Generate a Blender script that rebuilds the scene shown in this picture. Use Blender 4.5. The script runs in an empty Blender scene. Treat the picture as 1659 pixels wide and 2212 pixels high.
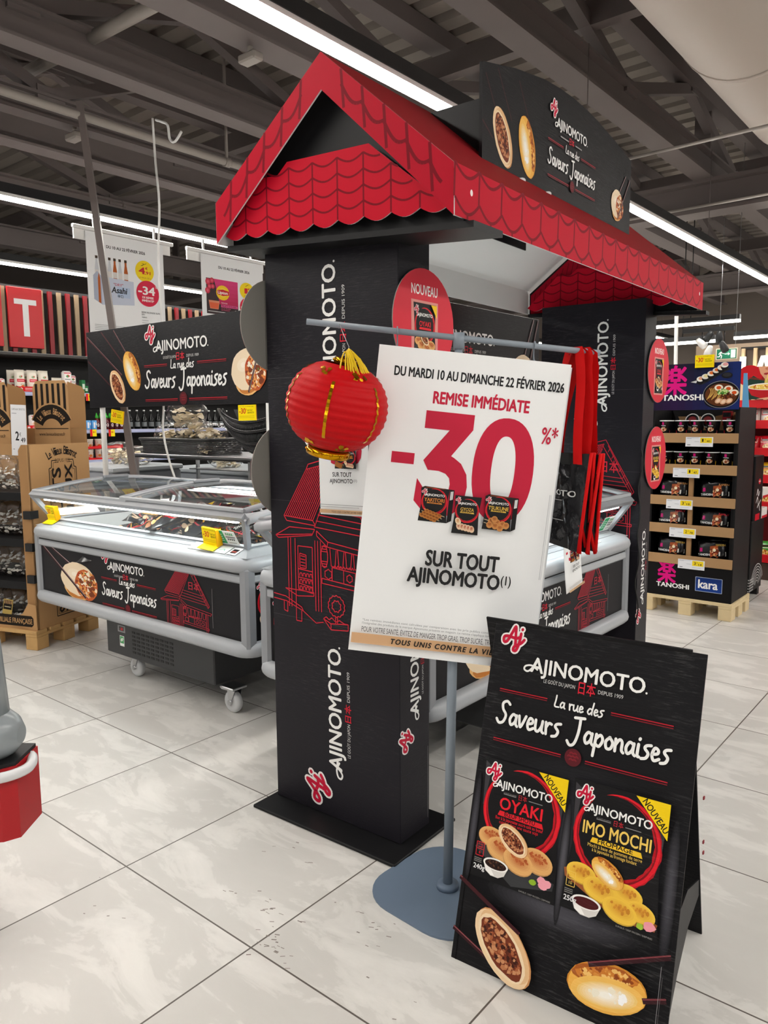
import bpy, math, random
from mathutils import Matrix, Vector
SC = bpy.context.scene
COL = SC.collection
random.seed(11)
R = math.radians
# ------------------------------------------------------------------ camera
cam_d = bpy.data.cameras.new('camera')
cam = bpy.data.objects.new('camera', cam_d)
COL.objects.link(cam)
cam_d.sensor_fit = 'VERTICAL'
cam_d.sensor_height = 36.0
cam_d.lens = 1652.0 / 2212.0 * 36.0
cam_d.clip_start = 0.02
cam.location = (0, 0, 1.417)
cam.rotation_mode = 'XYZ'
cam.rotation_euler = (Matrix.Rotation(R(39.5), 4, 'Z') @ Matrix.Rotation(R(90) - 0.12066, 4, 'X') @ Matrix.Rotation(-0.0069, 4, 'Z')).to_euler()
SC.camera = cam
# ------------------------------------------------------------------ world, exposure
W = bpy.data.worlds.new('world')
SC.world = W
W.use_nodes = True
W.node_tree.nodes['Background'].inputs[0].default_value = (0.95, 0.97, 1.0, 1)
W.node_tree.nodes['Background'].inputs[1].default_value = 0.10
SC.view_settings.view_transform = 'Standard'
SC.view_settings.look = 'None'
SC.view_settings.gamma = 1.0
SC.view_settings.exposure = 0.47
SC.view_settings.use_curve_mapping = False
LED_STRENGTH = 46.0
LED_ROWS = [(-2.68, -7, 19), (-6.37, -4, 19), (-8.95, -4, 19), (1.1, -7, 19), (4.9, -7, 19)]
LED_Z = 3.2
try:
    SC.cycles.use_denoising = True
    SC.cycles.max_bounces = 8
    SC.cycles.diffuse_bounces = 4
    SC.cycles.glossy_bounces = 3
    SC.cycles.transmission_bounces = 8
    SC.cycles.transparent_max_bounces = 16
    SC.cycles.caustics_reflective = False
    SC.cycles.caustics_refractive = False
    SC.cycles.sample_clamp_indirect = 6.0
except Exception:
    pass

# ------------------------------------------------------------------ colours and materials
def lin1(c):
    return c / 12.92 if c <= 0.04045 else ((c + 0.055) / 1.055) ** 2.4
_lc = {}
def lin(h):
    if not isinstance(h, str):
        return tuple(h)[:3]
    if h not in _lc:
        _lc[h] = tuple(lin1(int(h[i:i + 2], 16) / 255.0) for i in (0, 2, 4))
    return _lc[h]
def mix(a, b, t):
    a, b = lin(a), lin(b)
    return tuple(a[i] + (b[i] - a[i]) * t for i in range(3))

MATS = {}
def mat(name, col='808080', rough=0.5, metal=0.0, spec=0.5, bump=0.0, bscale=60.0, emit=0.0, trans=0.0, ior=1.45, alpha=1.0, noise=0.0, nscale=8.0, coat=0.0):
    if name in MATS:
        return MATS[name]
    m = bpy.data.materials.new(name)
    m.use_nodes = True
    nt = m.node_tree
    b = nt.nodes['Principled BSDF']
    c = lin(col)
    b.inputs['Base Color'].default_value = (*c, 1)
    b.inputs['Roughness'].default_value = rough
    b.inputs['Metallic'].default_value = metal
    b.inputs['Specular IOR Level'].default_value = spec
    b.inputs['IOR'].default_value = ior
    b.inputs['Transmission Weight'].default_value = trans
    b.inputs['Alpha'].default_value = alpha
    b.inputs['Coat Weight'].default_value = coat
    if emit:
        b.inputs['Emission Color'].default_value = (*c, 1)
        b.inputs['Emission Strength'].default_value = emit
    if bump or noise:
        tc = nt.nodes.new('ShaderNodeTexCoord')
        if bump:
            n = nt.nodes.new('ShaderNodeTexNoise')
            n.inputs['Scale'].default_value = bscale
            n.inputs['Detail'].default_value = 4
            bp = nt.nodes.new('ShaderNodeBump')
            bp.inputs['Strength'].default_value = bump
            bp.inputs['Distance'].default_value = 0.01
            nt.links.new(tc.outputs['Object'], n.inputs['Vector'])
            nt.links.new(n.outputs['Fac'], bp.inputs['Height'])
            nt.links.new(bp.outputs['Normal'], b.inputs['Normal'])
        if noise:
            n = nt.nodes.new('ShaderNodeTexNoise')
            n.inputs['Scale'].default_value = nscale
            n.inputs['Detail'].default_value = 5
            mx = nt.nodes.new('ShaderNodeMix')
            mx.data_type = 'RGBA'
            mx.inputs[6].default_value = (*[x * (1 - noise) for x in c], 1)
            mx.inputs[7].default_value = (*[min(1, x * (1 + noise)) for x in c], 1)
            nt.links.new(tc.outputs['Object'], n.inputs['Vector'])
            nt.links.new(n.outputs['Fac'], mx.inputs[0])
            nt.links.new(mx.outputs[2], b.inputs['Base Color'])
    MATS[name] = m
    return m

def print_mat(name, rough, spec=0.5, streak=0.0, bump=0.0, coat=0.0):
    """printed surface: ink colour comes from the artwork's own colours; streak adds the brushed charcoal pattern of the boards"""
    m = bpy.data.materials.new(name)
    m.use_nodes = True
    nt = m.node_tree
    b = nt.nodes['Principled BSDF']
    b.inputs['Roughness'].default_value = rough
    b.inputs['Specular IOR Level'].default_value = spec
    b.inputs['Coat Weight'].default_value = coat
    at = nt.nodes.new('ShaderNodeAttribute')
    at.attribute_name = 'Col'
    src = at.outputs['Color']
    if streak or bump:
        tc = nt.nodes.new('ShaderNodeTexCoord')
        mp = nt.nodes.new('ShaderNodeMapping')
        mp.inputs['Scale'].default_value = (9, 9, 110)
        nt.links.new(tc.outputs['Object'], mp.inputs['Vector'])
        n = nt.nodes.new('ShaderNodeTexNoise')
        n.inputs['Scale'].default_value = 2.2
        n.inputs['Detail'].default_value = 6
        n.inputs['Roughness'].default_value = 0.75
        nt.links.new(mp.outputs['Vector'], n.inputs['Vector'])
        n2 = nt.nodes.new('ShaderNodeTexNoise')
        n2.inputs['Scale'].default_value = 2.6
        nt.links.new(tc.outputs['Object'], n2.inputs['Vector'])
        r2 = nt.nodes.new('ShaderNodeMapRange')
        r2.inputs[1].default_value = 0.45
        r2.inputs[2].default_value = 0.75
        nt.links.new(n2.outputs['Fac'], r2.inputs[0])
        r1 = nt.nodes.new('ShaderNodeMapRange')
        r1.inputs[1].default_value = 0.52
        r1.inputs[2].default_value = 0.72
        nt.links.new(n.outputs['Fac'], r1.inputs[0])
        mu = nt.nodes.new('ShaderNodeMath')
        mu.operation = 'MULTIPLY'
        nt.links.new(r1.outputs[0], mu.inputs[0])
        nt.links.new(r2.outputs[0], mu.inputs[1])
        mu2 = nt.nodes.new('ShaderNodeMath')
        mu2.operation = 'MULTIPLY'
        mu2.inputs[1].default_value = streak
        nt.links.new(mu.outputs[0], mu2.inputs[0])
        ad = nt.nodes.new('ShaderNodeMix')
        ad.data_type = 'RGBA'
        ad.blend_type = 'ADD'
        ad.inputs[0].default_value = 1.0
        nt.links.new(src, ad.inputs[6])
        nt.links.new(mu2.outputs[0], ad.inputs[7])
        src = ad.outputs[2]
        if bump:
            bp = nt.nodes.new('ShaderNodeBump')
            bp.inputs['Strength'].default_value = bump
            bp.inputs['Distance'].default_value = 0.004
            nt.links.new(n.outputs['Fac'], bp.inputs['Height'])
            nt.links.new(bp.outputs['Normal'], b.inputs['Normal'])
    nt.links.new(src, b.inputs['Base Color'])
    MATS[name] = m
    return m
P_BOARD = print_mat('print_charcoal_board', 0.42, 0.16, streak=0.085, bump=0.3)
P_CARD = print_mat('print_card', 0.5, 0.14)
P_PAPER = print_mat('print_paper', 0.6, 0.3)
P_GLOSS = print_mat('print_film', 0.22, 0.5)
P_RED = print_mat('print_red_board', 0.55, 0.08)

M_GREY = mat('freezer_grey_plastic', '8f9297', 0.38)
M_LGREY = mat('freezer_light_plastic', 'a8acb1', 0.35)
M_WHITE = mat('white_liner', 'e6e9ea', 0.4)
M_DARK = mat('charcoal_metal', '2e2f31', 0.45)
M_BLACK = mat('black_card', '131315', 0.5, spec=.25)
M_BLK2 = mat('black_dull_metal', '121214', 0.55)  # plain black for housings, rails, slots and plinths
M_GLASS = mat('clear_glass', 'f4fbf9', 0.0, trans=1.0, ior=1.08, spec=0.5)
M_STEEL = mat('brushed_steel', 'b9bbbd', 0.3, 1.0)
M_STAND = mat('stand_blue_grey', '66768a', 0.5)
M_POLE = mat('stand_pole_grey', '818b95', 0.45)
M_CARTON = mat('brown_carton', 'b38a5e', 0.8, noise=0.08, nscale=6)
M_CARTON_D = mat('brown_carton_edge', '8d6b47', 0.85)
M_WOOD = mat('pallet_wood', 'c19a63', 0.75, noise=0.22, nscale=14)
M_WOOD2 = mat('pallet_wood_pale', 'd9c49a', 0.75, noise=0.12, nscale=14)
M_WHT = mat('white_card', 'ececea', 0.6)
M_RUBBER = mat('caster_rubber', 'c4c6c8', 0.5)
M_BEAM = mat('painted_beam_taupe', '645c5a', 0.7, noise=0.08, nscale=3)
M_DECK = mat('roof_deck_taupe', '7d756e', 0.75, noise=0.1, nscale=2)
M_PIPE = mat('pipe_grey', '8c857f', 0.5)
M_DUCT = mat('duct_white_paint', 'a39a91', 0.55)
M_LED = mat('led_diffuser', 'fffaf2', 0.5, emit=LED_STRENGTH)
M_CABLE = mat('white_cable', 'dcdcda', 0.5)
M_BCABLE = mat('black_cable', '161616', 0.5)
M_GREYCARD = mat('grey_card_back', '8d8b86', 0.75)
M_WCARD = mat('white_card_inside', 'dcdcdc', 0.7)

# ------------------------------------------------------------------ mesh builder
def frame(O, X, Y):
    X = Vector(X).normalized()
    Y = Vector(Y).normalized()
    Z = X.cross(Y)
    M = Matrix.Identity(4)
    for i in range(3):
        M[i][0], M[i][1], M[i][2], M[i][3] = X[i], Y[i], Z[i], O[i]
    return M

class MB:
    def __init__(s, M=None):
        s.v, s.f, s.m, s.c, s.sm, s.mats = [], [], [], [], [], []
        s.M = M or Matrix.Identity(4)
        s.colored = False
    def mi(s, m):
        if m not in s.mats:
            s.mats.append(m)
        return s.mats.index(m)
    def pts(s, P, M=None):
        M = s.M @ M if M else s.M
        k = len(s.v)
        for p in P:
            s.v.append(tuple(M @ Vector(p)))
        return k
    def face(s, idx, m, col=None, smooth=False):
        s.f.append(tuple(idx))
        s.m.append(s.mi(m))
        s.c.append(lin(col) if col is not None else None)
        if col is not None:
            s.colored = True
        s.sm.append(smooth)
    def poly(s, P, m, col=None, M=None):
        k = s.pts(P, M)
        s.face(range(k, k + len(P)), m, col)
    def box(s, x0, x1, y0, y1, z0, z1, m, b=0.0, col=None, M=None):
        x0, x1, y0, y1, z0, z1 = min(x0, x1), max(x0, x1), min(y0, y1), max(y0, y1), min(z0, z1), max(z0, z1)
        if b <= 0:
            k = s.pts([(x0, y0, z0), (x1, y0, z0), (x1, y1, z0), (x0, y1, z0), (x0, y0, z1), (x1, y0, z1), (x1, y1, z1), (x0, y1, z1)], M)
            for q in ((0, 3, 2, 1), (4, 5, 6, 7), (0, 1, 5, 4), (1, 2, 6, 5), (2, 3, 7, 6), (3, 0, 4, 7)):
                s.face([k + i for i in q], m, col)
            return
        b = min(b, (x1 - x0) / 2.01, (y1 - y0) / 2.01, (z1 - z0) / 2.01)
        cx, cy, cz = (x0 + x1) / 2, (y0 + y1) / 2, (z0 + z1) / 2
        hx, hy, hz = (x1 - x0) / 2, (y1 - y0) / 2, (z1 - z0) / 2
        P, ix = [], {}
        for sx in (-1, 1):
            for sy in (-1, 1):
                for sz in (-1, 1):
                    for a in range(3):
                        h = [hx - b, hy - b, hz - b]
                        h[a] += b
                        ix[(sx, sy, sz, a)] = len(P)
                        P.append((cx + sx * h[0], cy + sy * h[1], cz + sz * h[2]))
        k = s.pts(P, M)
        g = lambda *t: k + ix[t]
        for d in (-1, 1):
            o = 1 if d > 0 else -1
            q = [g(d, -1, -1, 0), g(d, 1, -1, 0), g(d, 1, 1, 0), g(d, -1, 1, 0)][::o]
            s.face(q, m, col)
            q = [g(-1, d, -1, 1), g(-1, d, 1, 1), g(1, d, 1, 1), g(1, d, -1, 1)][::o]
            s.face(q, m, col)
            q = [g(-1, -1, d, 2), g(1, -1, d, 2), g(1, 1, d, 2), g(-1, 1, d, 2)][::o]
            s.face(q, m, col)
        for a in (-1, 1):
            for c in (-1, 1):
                o = a * c
                q = [g(a, c, -1, 0), g(a, c, -1, 1), g(a, c, 1, 1), g(a, c, 1, 0)]
                s.face(q if o > 0 else q[::-1], m, col)
                q = [g(a, -1, c, 2), g(a, -1, c, 0), g(a, 1, c, 0), g(a, 1, c, 2)]
                s.face(q if o < 0 else q[::-1], m, col)
                q = [g(-1, a, c, 1), g(-1, a, c, 2), g(1, a, c, 2), g(1, a, c, 1)]
                s.face(q if o > 0 else q[::-1], m, col)
                for z in (-1, 1):
                    t = [g(a, c, z, 0), g(a, c, z, 1), g(a, c, z, 2)]
                    s.face(t if a * c * z > 0 else t[::-1], m, col)
    def tube(s, P, r, m, seg=8, closed=False, caps=True, col=None, smooth=True, sy=1.0):
        P = [Vector(p) for p in P]
        n = len(P)
        rr = r if isinstance(r, (list, tuple)) else [r] * n
        T = []
        for i in range(n):
            a = P[i - 1] if (i > 0 or closed) else P[i]
            b = P[(i + 1) % n] if (i < n - 1 or closed) else P[i]
            d = b - a
            T.append(d.normalized() if d.length > 1e-9 else Vector((0, 0, 1)))
        up = Vector((0, 0, 1)) if abs(T[0].z) < 0.95 else Vector((0, 1, 0))
        N = (up - T[0] * up.dot(T[0])).normalized()
        rings = []
        for i in range(n):
            N = (N - T[i] * N.dot(T[i]))
            N = N.normalized() if N.length > 1e-9 else Vector((1, 0, 0))
            B = T[i].cross(N)
            rings.append(s.pts([P[i] + (N * math.cos(2 * math.pi * k / seg) * sy + B * math.sin(2 * math.pi * k / seg)) * rr[i] for k in range(seg)]))
        for i in range(n if closed else n - 1):
            a, b = rings[i], rings[(i + 1) % n]
            for k in range(seg):
                k2 = (k + 1) % seg
                s.face((a + k, a + k2, b + k2, b + k), m, col, smooth)
        if caps and not closed:
            s.face([rings[0] + k for k in range(seg)][::-1], m, col)
            s.face([rings[-1] + k for k in range(seg)], m, col)
    def cyl(s, a, b, r, m, seg=12, col=None, r2=None, smooth=True):
        s.tube([a, b], [r, r if r2 is None else r2], m, seg, col=col, smooth=smooth)
    def lathe(s, prof, m, seg=24, M=None, smooth=True, col=None, cap=True):
        rings = []
        for r, z in prof:
            rings.append(s.pts([(r * math.cos(2 * math.pi * k / seg), r * math.sin(2 * math.pi * k / seg), z) for k in range(seg)], M))
        for i in range(len(prof) - 1):
            a, b = rings[i], rings[i + 1]
            for k in range(seg):
                k2 = (k + 1) % seg
                s.face((a + k, a + k2, b + k2, b + k), m, col, smooth)
        if cap:
            s.face([rings[0] + k for k in range(seg)][::-1], m, col)
            s.face([rings[-1] + k for k in range(seg)], m, col)
    def prism(s, P2, z0, z1, m, M=None, col=None, mside=None):
        n = len(P2)
        a = s.pts([(x, y, z0) for x, y in P2], M)
        b = s.pts([(x, y, z1) for x, y in P2], M)
        s.face([a + i for i in range(n)][::-1], m, col)
        s.face([b + i for i in range(n)], m, col)
        for i in range(n):
            j = (i + 1) % n
            s.face((a + i, a + j, b + j, b + i), mside or m, col)
    def grid(s, fn, nu, nv, m, col=None, smooth=True, wrapu=False, wrapv=False):
        k = s.pts([fn(i / (nu if wrapu else nu - 1), j / (nv if wrapv else nv - 1)) for j in range(nv) for i in range(nu)])
        for j in range(nv if wrapv else nv - 1):
            for i in range(nu if wrapu else nu - 1):
                i2, j2 = (i + 1) % nu, (j + 1) % nv
                s.face((k + j * nu + i, k + j * nu + i2, k + j2 * nu + i2, k + j2 * nu + i), m, col, smooth)
    def sweep(s, prof, path_axis, a0, a1, m, col=None, smooth=False):
        """extrude a closed (y,z) profile along x from a0 to a1"""
        n = len(prof)
        A = s.pts([(a0, y, z) for y, z in prof])
        B = s.pts([(a1, y, z) for y, z in prof])
        for i in range(n):
            j = (i + 1) % n
            s.face((A + i, B + i, B + j, A + j), m, col, smooth)
        s.face([A + i for i in range(n)], m, col)
        s.face([B + i for i in range(n)][::-1], m, col)
    def build(s, name, parent=None, loc=None, rz=0.0, rot=None):
        me = bpy.data.meshes.new(name)
        me.from_pydata(s.v, [], s.f)
        for m in s.mats:
            me.materials.append(m)
        me.polygons.foreach_set('material_index', s.m)
        me.polygons.foreach_set('use_smooth', s.sm)
        if s.colored:
            at = me.color_attributes.new('Col', 'FLOAT_COLOR', 'CORNER')
            buf = []
            for f, c in zip(s.f, s.c):
                c = c or (0.5, 0.5, 0.5)
                buf.extend((c[0], c[1], c[2], 1.0) * len(f))
            at.data.foreach_set('color', buf)
        me.update()
        o = bpy.data.objects.new(name, me)
        COL.objects.link(o)
        if parent:
            o.parent = parent
        if loc is not None:
            o.location = loc
        if rot is not None:
            o.rotation_euler = rot
        elif rz:
            o.rotation_euler = (0, 0, rz)
        return o

def tag(o, label=None, cat=None, group=None, kind=None):
    if label:
        o['label'] = label
    if cat:
        o['category'] = cat
    if group:
        o['group'] = group
    if kind:
        o['kind'] = kind
    return o
def thing(name, label, cat, loc=(0, 0, 0), rz=0.0, group=None, rot=None):
    o = bpy.data.objects.new(name, None)
    o.empty_display_size = 0.1
    COL.objects.link(o)
    o.location = loc
    o.rotation_euler = rot if rot is not None else (0, 0, rz)
    return tag(o, label, cat, group)
def dup(root, loc, rz=0.0, label=None, group=None, rot=None):
    r = root.copy()
    COL.objects.link(r)
    r.location = loc
    r.rotation_euler = rot if rot is not None else (0, 0, rz)
    if label:
        r['label'] = label
    if group:
        r['group'] = group
    for ch in list(root.children):
        c = ch.copy()
        COL.objects.link(c)
        c.parent = r
        for g in list(ch.children):
            d = g.copy()
            COL.objects.link(d)
            d.parent = c
    return r

# ------------------------------------------------------------------ lettering and artwork
_tc = {}
def text_mesh(s, bold=0.0, shear=0.0, sp=1.0):
    key = (s, bold, shear, sp)
    if key not in _tc:
        cu = bpy.data.curves.new('lettering', 'FONT')
        cu.body = s
        cu.offset = bold
        cu.shear = shear
        cu.space_character = sp
        cu.resolution_u = 3
        o = bpy.data.objects.new('lettering', cu)
        me = bpy.data.meshes.new_from_object(o)
        V = [(v.co.x, v.co.y) for v in me.vertices]
        F = [tuple(p.vertices) for p in me.polygons]
        bpy.data.objects.remove(o)
        bpy.data.curves.remove(cu)
        bpy.data.meshes.remove(me)
        xs = [v[0] for v in V] or [0, 1]
        _tc[key] = (V, F, min(xs), max(xs))
    return _tc[key]

class Art:
    """2-D print laid on a surface: every call lies one thin ink layer above the one before"""
    def __init__(s, mb, M, m, z=0.0004, dz=0.00005):
        s.mb, s.M, s.m, s.Z, s.dz = mb, M, m, [z], dz
        s.T = (1, 0, 0, 1, 0, 0)
        s.warp = None
    def sub(s, x, y, k=1.0, rot=0.0, sx=1.0):
        a, b, c, d, e, f = s.T
        n = Art(s.mb, s.M, s.m)
        n.Z, n.dz, n.warp = s.Z, s.dz, s.warp
        co, si = math.cos(R(rot)) * k, math.sin(R(rot)) * k
        p, q, r_, t = co * sx, si * sx, -si, co
        n.T = (a * p + c * q, b * p + d * q, a * r_ + c * t, b * r_ + d * t, a * x + c * y + e, b * x + d * y + f)
        return n
    def emit(s, P, F, col, zs=None):
        a, b, c, d, e, f = s.T
        s.Z[0] += s.dz
        z = s.Z[0]
        zs = zs or [0.0] * len(P)
        Q = [(a * x + c * y + e, b * x + d * y + f, z + q) for (x, y), q in zip(P, zs)]
        if s.warp:
            k = s.mb.pts([s.warp(*q) for q in Q], s.M)
        else:
            k = s.mb.pts(Q, s.M)
        if zs:
            s.Z[0] += max(zs)
        flip = (a * d - b * c) < 0
        for q in F:
            q = [k + i for i in q]
            s.mb.face(q[::-1] if flip else q, s.m, col)
    def poly(s, P, col):
        ar = sum(P[i][0] * P[(i + 1) % len(P)][1] - P[(i + 1) % len(P)][0] * P[i][1] for i in range(len(P)))
        if ar < 0:
            P = P[::-1]
        s.emit(P, [range(len(P))], col)
    def rect(s, x0, y0, x1, y1, col):
        s.poly([(x0, y0), (x1, y0), (x1, y1), (x0, y1)], col)
    def grad(s, x0, y0, x1, y1, c0, c1, n=8, vert=True):
        for i in range(n):
            t0, t1 = i / n, (i + 1) / n
            c = mix(c0, c1, (i + .5) / n)
            if vert:
                s.rect(x0, y0 + (y1 - y0) * t0, x1, y0 + (y1 - y0) * t1, c)
            else:
                s.rect(x0 + (x1 - x0) * t0, y0, x0 + (x1 - x0) * t1, y1, c)
            s.Z[0] -= s.dz
        s.Z[0] += s.dz
    def ell(s, cx, cy, rx, ry, col, n=20, rot=0.0, jit=0.0):
        co, si = math.cos(R(rot)), math.sin(R(rot))
        P = []
        for i in range(n):
            t = 2 * math.pi * i / n
            k = 1 + (random.random() - .5) * jit
            x, y = rx * math.cos(t) * k, ry * math.sin(t) * k
            P.append((cx + x * co - y * si, cy + x * si + y * co))
        s.poly(P, col)
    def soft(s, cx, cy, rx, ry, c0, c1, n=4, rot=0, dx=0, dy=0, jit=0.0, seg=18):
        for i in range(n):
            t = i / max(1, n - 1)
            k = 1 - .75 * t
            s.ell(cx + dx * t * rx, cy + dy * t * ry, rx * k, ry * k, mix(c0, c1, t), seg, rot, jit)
    def strokes(s, LL, w, col, closed=False, dots=True):
        V, F, Zs = [], [], []
        lv = 0
        for P in LL:
            n = len(P)
            for i in range(n if closed else n - 1):
                (x0, y0), (x1, y1) = P[i], P[(i + 1) % n]
                L = math.hypot(x1 - x0, y1 - y0)
                if L < 1e-9:
                    continue
                ww = w
                nx, ny = -(y1 - y0) / L * ww / 2, (x1 - x0) / L * ww / 2
                k = len(V)
                V += [(x0 + nx, y0 + ny), (x0 - nx, y0 - ny), (x1 - nx, y1 - ny), (x1 + nx, y1 + ny)]
                F.append((k, k + 1, k + 2, k + 3))
                lv = (lv + 1) % 4
                Zs += [1.1e-5 * lv] * 4
            if dots:
                for (x, y) in P:
                    k = len(V)
                    V += [(x + w / 2 * math.cos(i * math.pi / 4), y + w / 2 * math.sin(i * math.pi / 4)) for i in range(8)]
                    F.append(tuple(range(k, k + 8)))
                    lv = (lv + 1) % 4
                    Zs += [1.1e-5 * (4 + lv)] * 8
        if F:
            s.emit(V, F, col, Zs)
    def stroke(s, P, w, col, closed=False, dots=True):
        s.strokes([P], w, col, closed, dots)
    def band(s, cx, cy, rx, ry, w, col, a0=0, a1=360, n=40, taper=True, jit=0.0):
        O, I = [], []
        for i in range(n + 1):
            t = i / n
            a = R(a0 + (a1 - a0) * t)
            ww = w * (math.sin(math.pi * min(1, max(0, t))) ** .5 if taper else 1) * (1 + (random.random() - .5) * jit)
            O.append((cx + (rx + ww / 2) * math.cos(a), cy + (ry + ww / 2) * math.sin(a)))
            I.append((cx + (rx - ww / 2) * math.cos(a), cy + (ry - ww / 2) * math.sin(a)))
        V = O + I
        m = n + 1
        s.emit(V, [(i, m + i, m + i + 1, i + 1) if (a1 < a0) else (i, i + 1, m + i + 1, m + i)[::-1] for i in range(n)], col)
    def text(s, t, x, y, h, col, w=None, al='l', bold=0.0, shear=0.0, rot=0.0, sq=1.0, sp=1.0):
        V, F, x0, x1 = text_mesh(t, 0.0, shear, sp)
        if not V:
            return 0
        k = h / 0.69
        kx = (w / (x1 - x0)) if w else k * sq
        W_ = (x1 - x0) * kx
        ox = {'l': 0, 'c': -W_ / 2, 'r': -W_}[al]
        A = s.sub(x, y, 1, rot) if rot else s.sub(x, y)
        VV, FF, ZZ = [], [], []
        b = bold
        for dx, dy in ([(0, 0)] if not b else [(0, 0), (b, 0), (-b, 0), (0, b * .7), (0, -b * .7)] + ([(b * .7, b * .5), (-b * .7, b * .5), (b * .7, -b * .5), (-b * .7, -b * .5)] if b > .025 else [])):
            n = len(VV)
            VV += [((vx - x0 + dx) * kx + ox, (vy + dy) * k) for vx, vy in V]
            FF += [tuple(i + n for i in q) for q in F]
            ZZ += [1.1e-5 * (len(ZZ) // max(1, len(V)))] * len(V)
        A.emit(VV, FF, col, ZZ)
        return W_

def catmull(P, n=5):
    if len(P) < 3:
        return P
    Q = [P[0]] + list(P) + [P[-1]]
    out = []
    for i in range(1, len(Q) - 2):
        p0, p1, p2, p3 = Q[i - 1], Q[i], Q[i + 1], Q[i + 2]
        for j in range(n):
            t = j / n
            out.append(tuple(.5 * (2 * p1[k] + (p2[k] - p0[k]) * t + (2 * p0[k] - 5 * p1[k] + 4 * p2[k] - p3[k]) * t * t + (3 * p1[k] - p0[k] - 3 * p2[k] + p3[k]) * t ** 3) for k in (0, 1)))
    out.append(P[-1])
    return out
# ------------------------------------------------------------------ shared artwork
GL = {
 'L': (.46, [[(.14, 1), (.1, .55), (.05, .06), (.4, .03)]]),
 'a': (.47, [[(.36, .43), (.2, .5), (.06, .25), (.14, .02), (.32, .18), (.38, .48)], [(.38, .48), (.36, .12), (.45, .0)]]),
 'r': (.36, [[(.06, .5), (.1, 0)], [(.08, .28), (.2, .48), (.33, .46)]]),
 'u': (.48, [[(.05, .5), (.06, .1), (.19, .02), (.34, .25), (.38, .5)], [(.38, .5), (.36, .1), (.45, 0)]]),
 'e': (.40, [[(.06, .24), (.28, .3), (.3, .44), (.16, .5), (.06, .22), (.15, 0), (.36, .1)]]),
 'd': (.52, [[(.36, .42), (.2, .48), (.05, .2), (.18, 0), (.36, .2)], [(.5, 1), (.4, .3), (.4, 0)]]),
 's': (.40, [[(.4, .56), (.22, .52), (.15, .4), (.3, .22), (.22, .02), (.03, -.04)]]),
 'S': (.64, [[(.62, .9), (.47, 1.02), (.27, .9), (.3, .64), (.47, .4), (.37, .08), (.16, 0), (.03, .16)]]),
 'v': (.42, [[(.04, .5), (.14, .02), (.38, .54)]]),
 'J': (.80, [[(.34, .98), (.78, 1.02)], [(.6, 1.0), (.56, .4), (.42, -.1), (.22, -.22), (.08, -.06)]]),
 'p': (.46, [[(.1, .5), (.02, -.42)], [(.08, .3), (.28, .5), (.39, .3), (.25, .02), (.08, .1)]]),
 'o': (.43, [[(.24, .5), (.07, .3), (.12, .03), (.3, .05), (.37, .3), (.22, .5)]]),
 'n': (.46, [[(.06, .5), (.06, 0)], [(.06, .25), (.22, .5), (.34, .42), (.34, .1), (.42, 0)]]),
 'i': (.22, [[(.1, .5), (.08, .05), (.16, 0)], [(.13, .7), (.15, .74)]]),
 'B': (.6, [[(.1, 1), (.1, 0)], [(.1, 1), (.42, .9), (.38, .6), (.12, .52), (.5, .4), (.45, .05), (.1, 0)]]),
 'V': (.6, [[(.02, 1), (.15, .9), (.25, .02), (.5, .95)]]),
 'x': (.42, [[(.04, .5), (.36, 0)], [(.36, .5), (.04, 0)]]),
 't': (.3, [[(.15, .85), (.14, .05), (.26, 0)], [(.02, .5), (.28, .54)]]),
 ' ': (.28, []),
}
def script(A, t, x, y, h, w, col, pen=.105):
    tot = sum(GL[c][0] for c in t)
    kx = w / tot
    px, LL = x, []
    for c in t:
        adv, st = GL[c]
        for P in st:
            LL.append(catmull([(px + a * kx, y + b * h) for a, b in P], 4))
        px += adv * kx
    A.strokes(LL, pen * h, col)

RED, WHT, BLK = 'd0102e', 'f4f4f2', '1f1d20'
def aj_logo(A, x, y, s, rot=0):
    B = A.sub(x, y, s, rot)
    L = [catmull([(.64, .02), (.6, .5), (.55, .95), (.36, .55), (.14, .12), (-.04, .1), (-.04, .34), (.2, .4), (.62, .34), (.86, .42)], 5),
         catmull([(.9, .62), (.84, .1), (.72, -.28), (.56, -.3), (.6, -.1), (.95, .12), (1.12, .32)], 5), [(.95, .84), (.96, .86)]]
    B.strokes(L, .34, 'f6f1ef')
    B.strokes(L, .16, 'c8143a')
def wordmark(A, x, y, w, col=WHT, h=None, reg=True):
    """AJINOMOTO with the looped capital; x is the left of the loop"""
    h = h or w * .118
    tx = x + .5 * h
    A.text('AJINOMOTO', tx, y, h, col, w=w - .5 * h, bold=.022)
    A.stroke(catmull([(tx + .5 * h, y + .2 * h), (tx + .05 * h, y + .42 * h), (x + .1 * h, y + .32 * h), (x + .02 * h, y + .08 * h), (x + .3 * h, y - .02 * h), (tx + .12 * h, y + .3 * h), (tx + .42 * h, y + .98 * h)], 5), .13 * h, col)
    if reg:
        A.ell(x + w + .14 * h, y + .08 * h, .07 * h, .07 * h, col, 10)
def lockup(A, x, y, w, fine=True):
    wordmark(A, x, y, w)
    h = w * .118
    yy = y - h * .80
    if fine:
        A.text('LE GOÛT DU JAPON', x + w * .19, yy, h * .26, 'd8d8d6', w=w * .255)
        A.text('DEPUIS 1909', x + w * .63, yy, h * .26, 'd8d8d6', w=w * .22)
    else:
        A.rect(x + w * .17, yy, x + w * .42, yy + h * .14, '9c9a9a')
        A.rect(x + w * .63, yy, x + w * .84, yy + h * .14, '9c9a9a')
    A.text('日本', x + w * .44, yy - h * .16, h * .58, 'd02438', w=w * .15, bold=.012)
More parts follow.
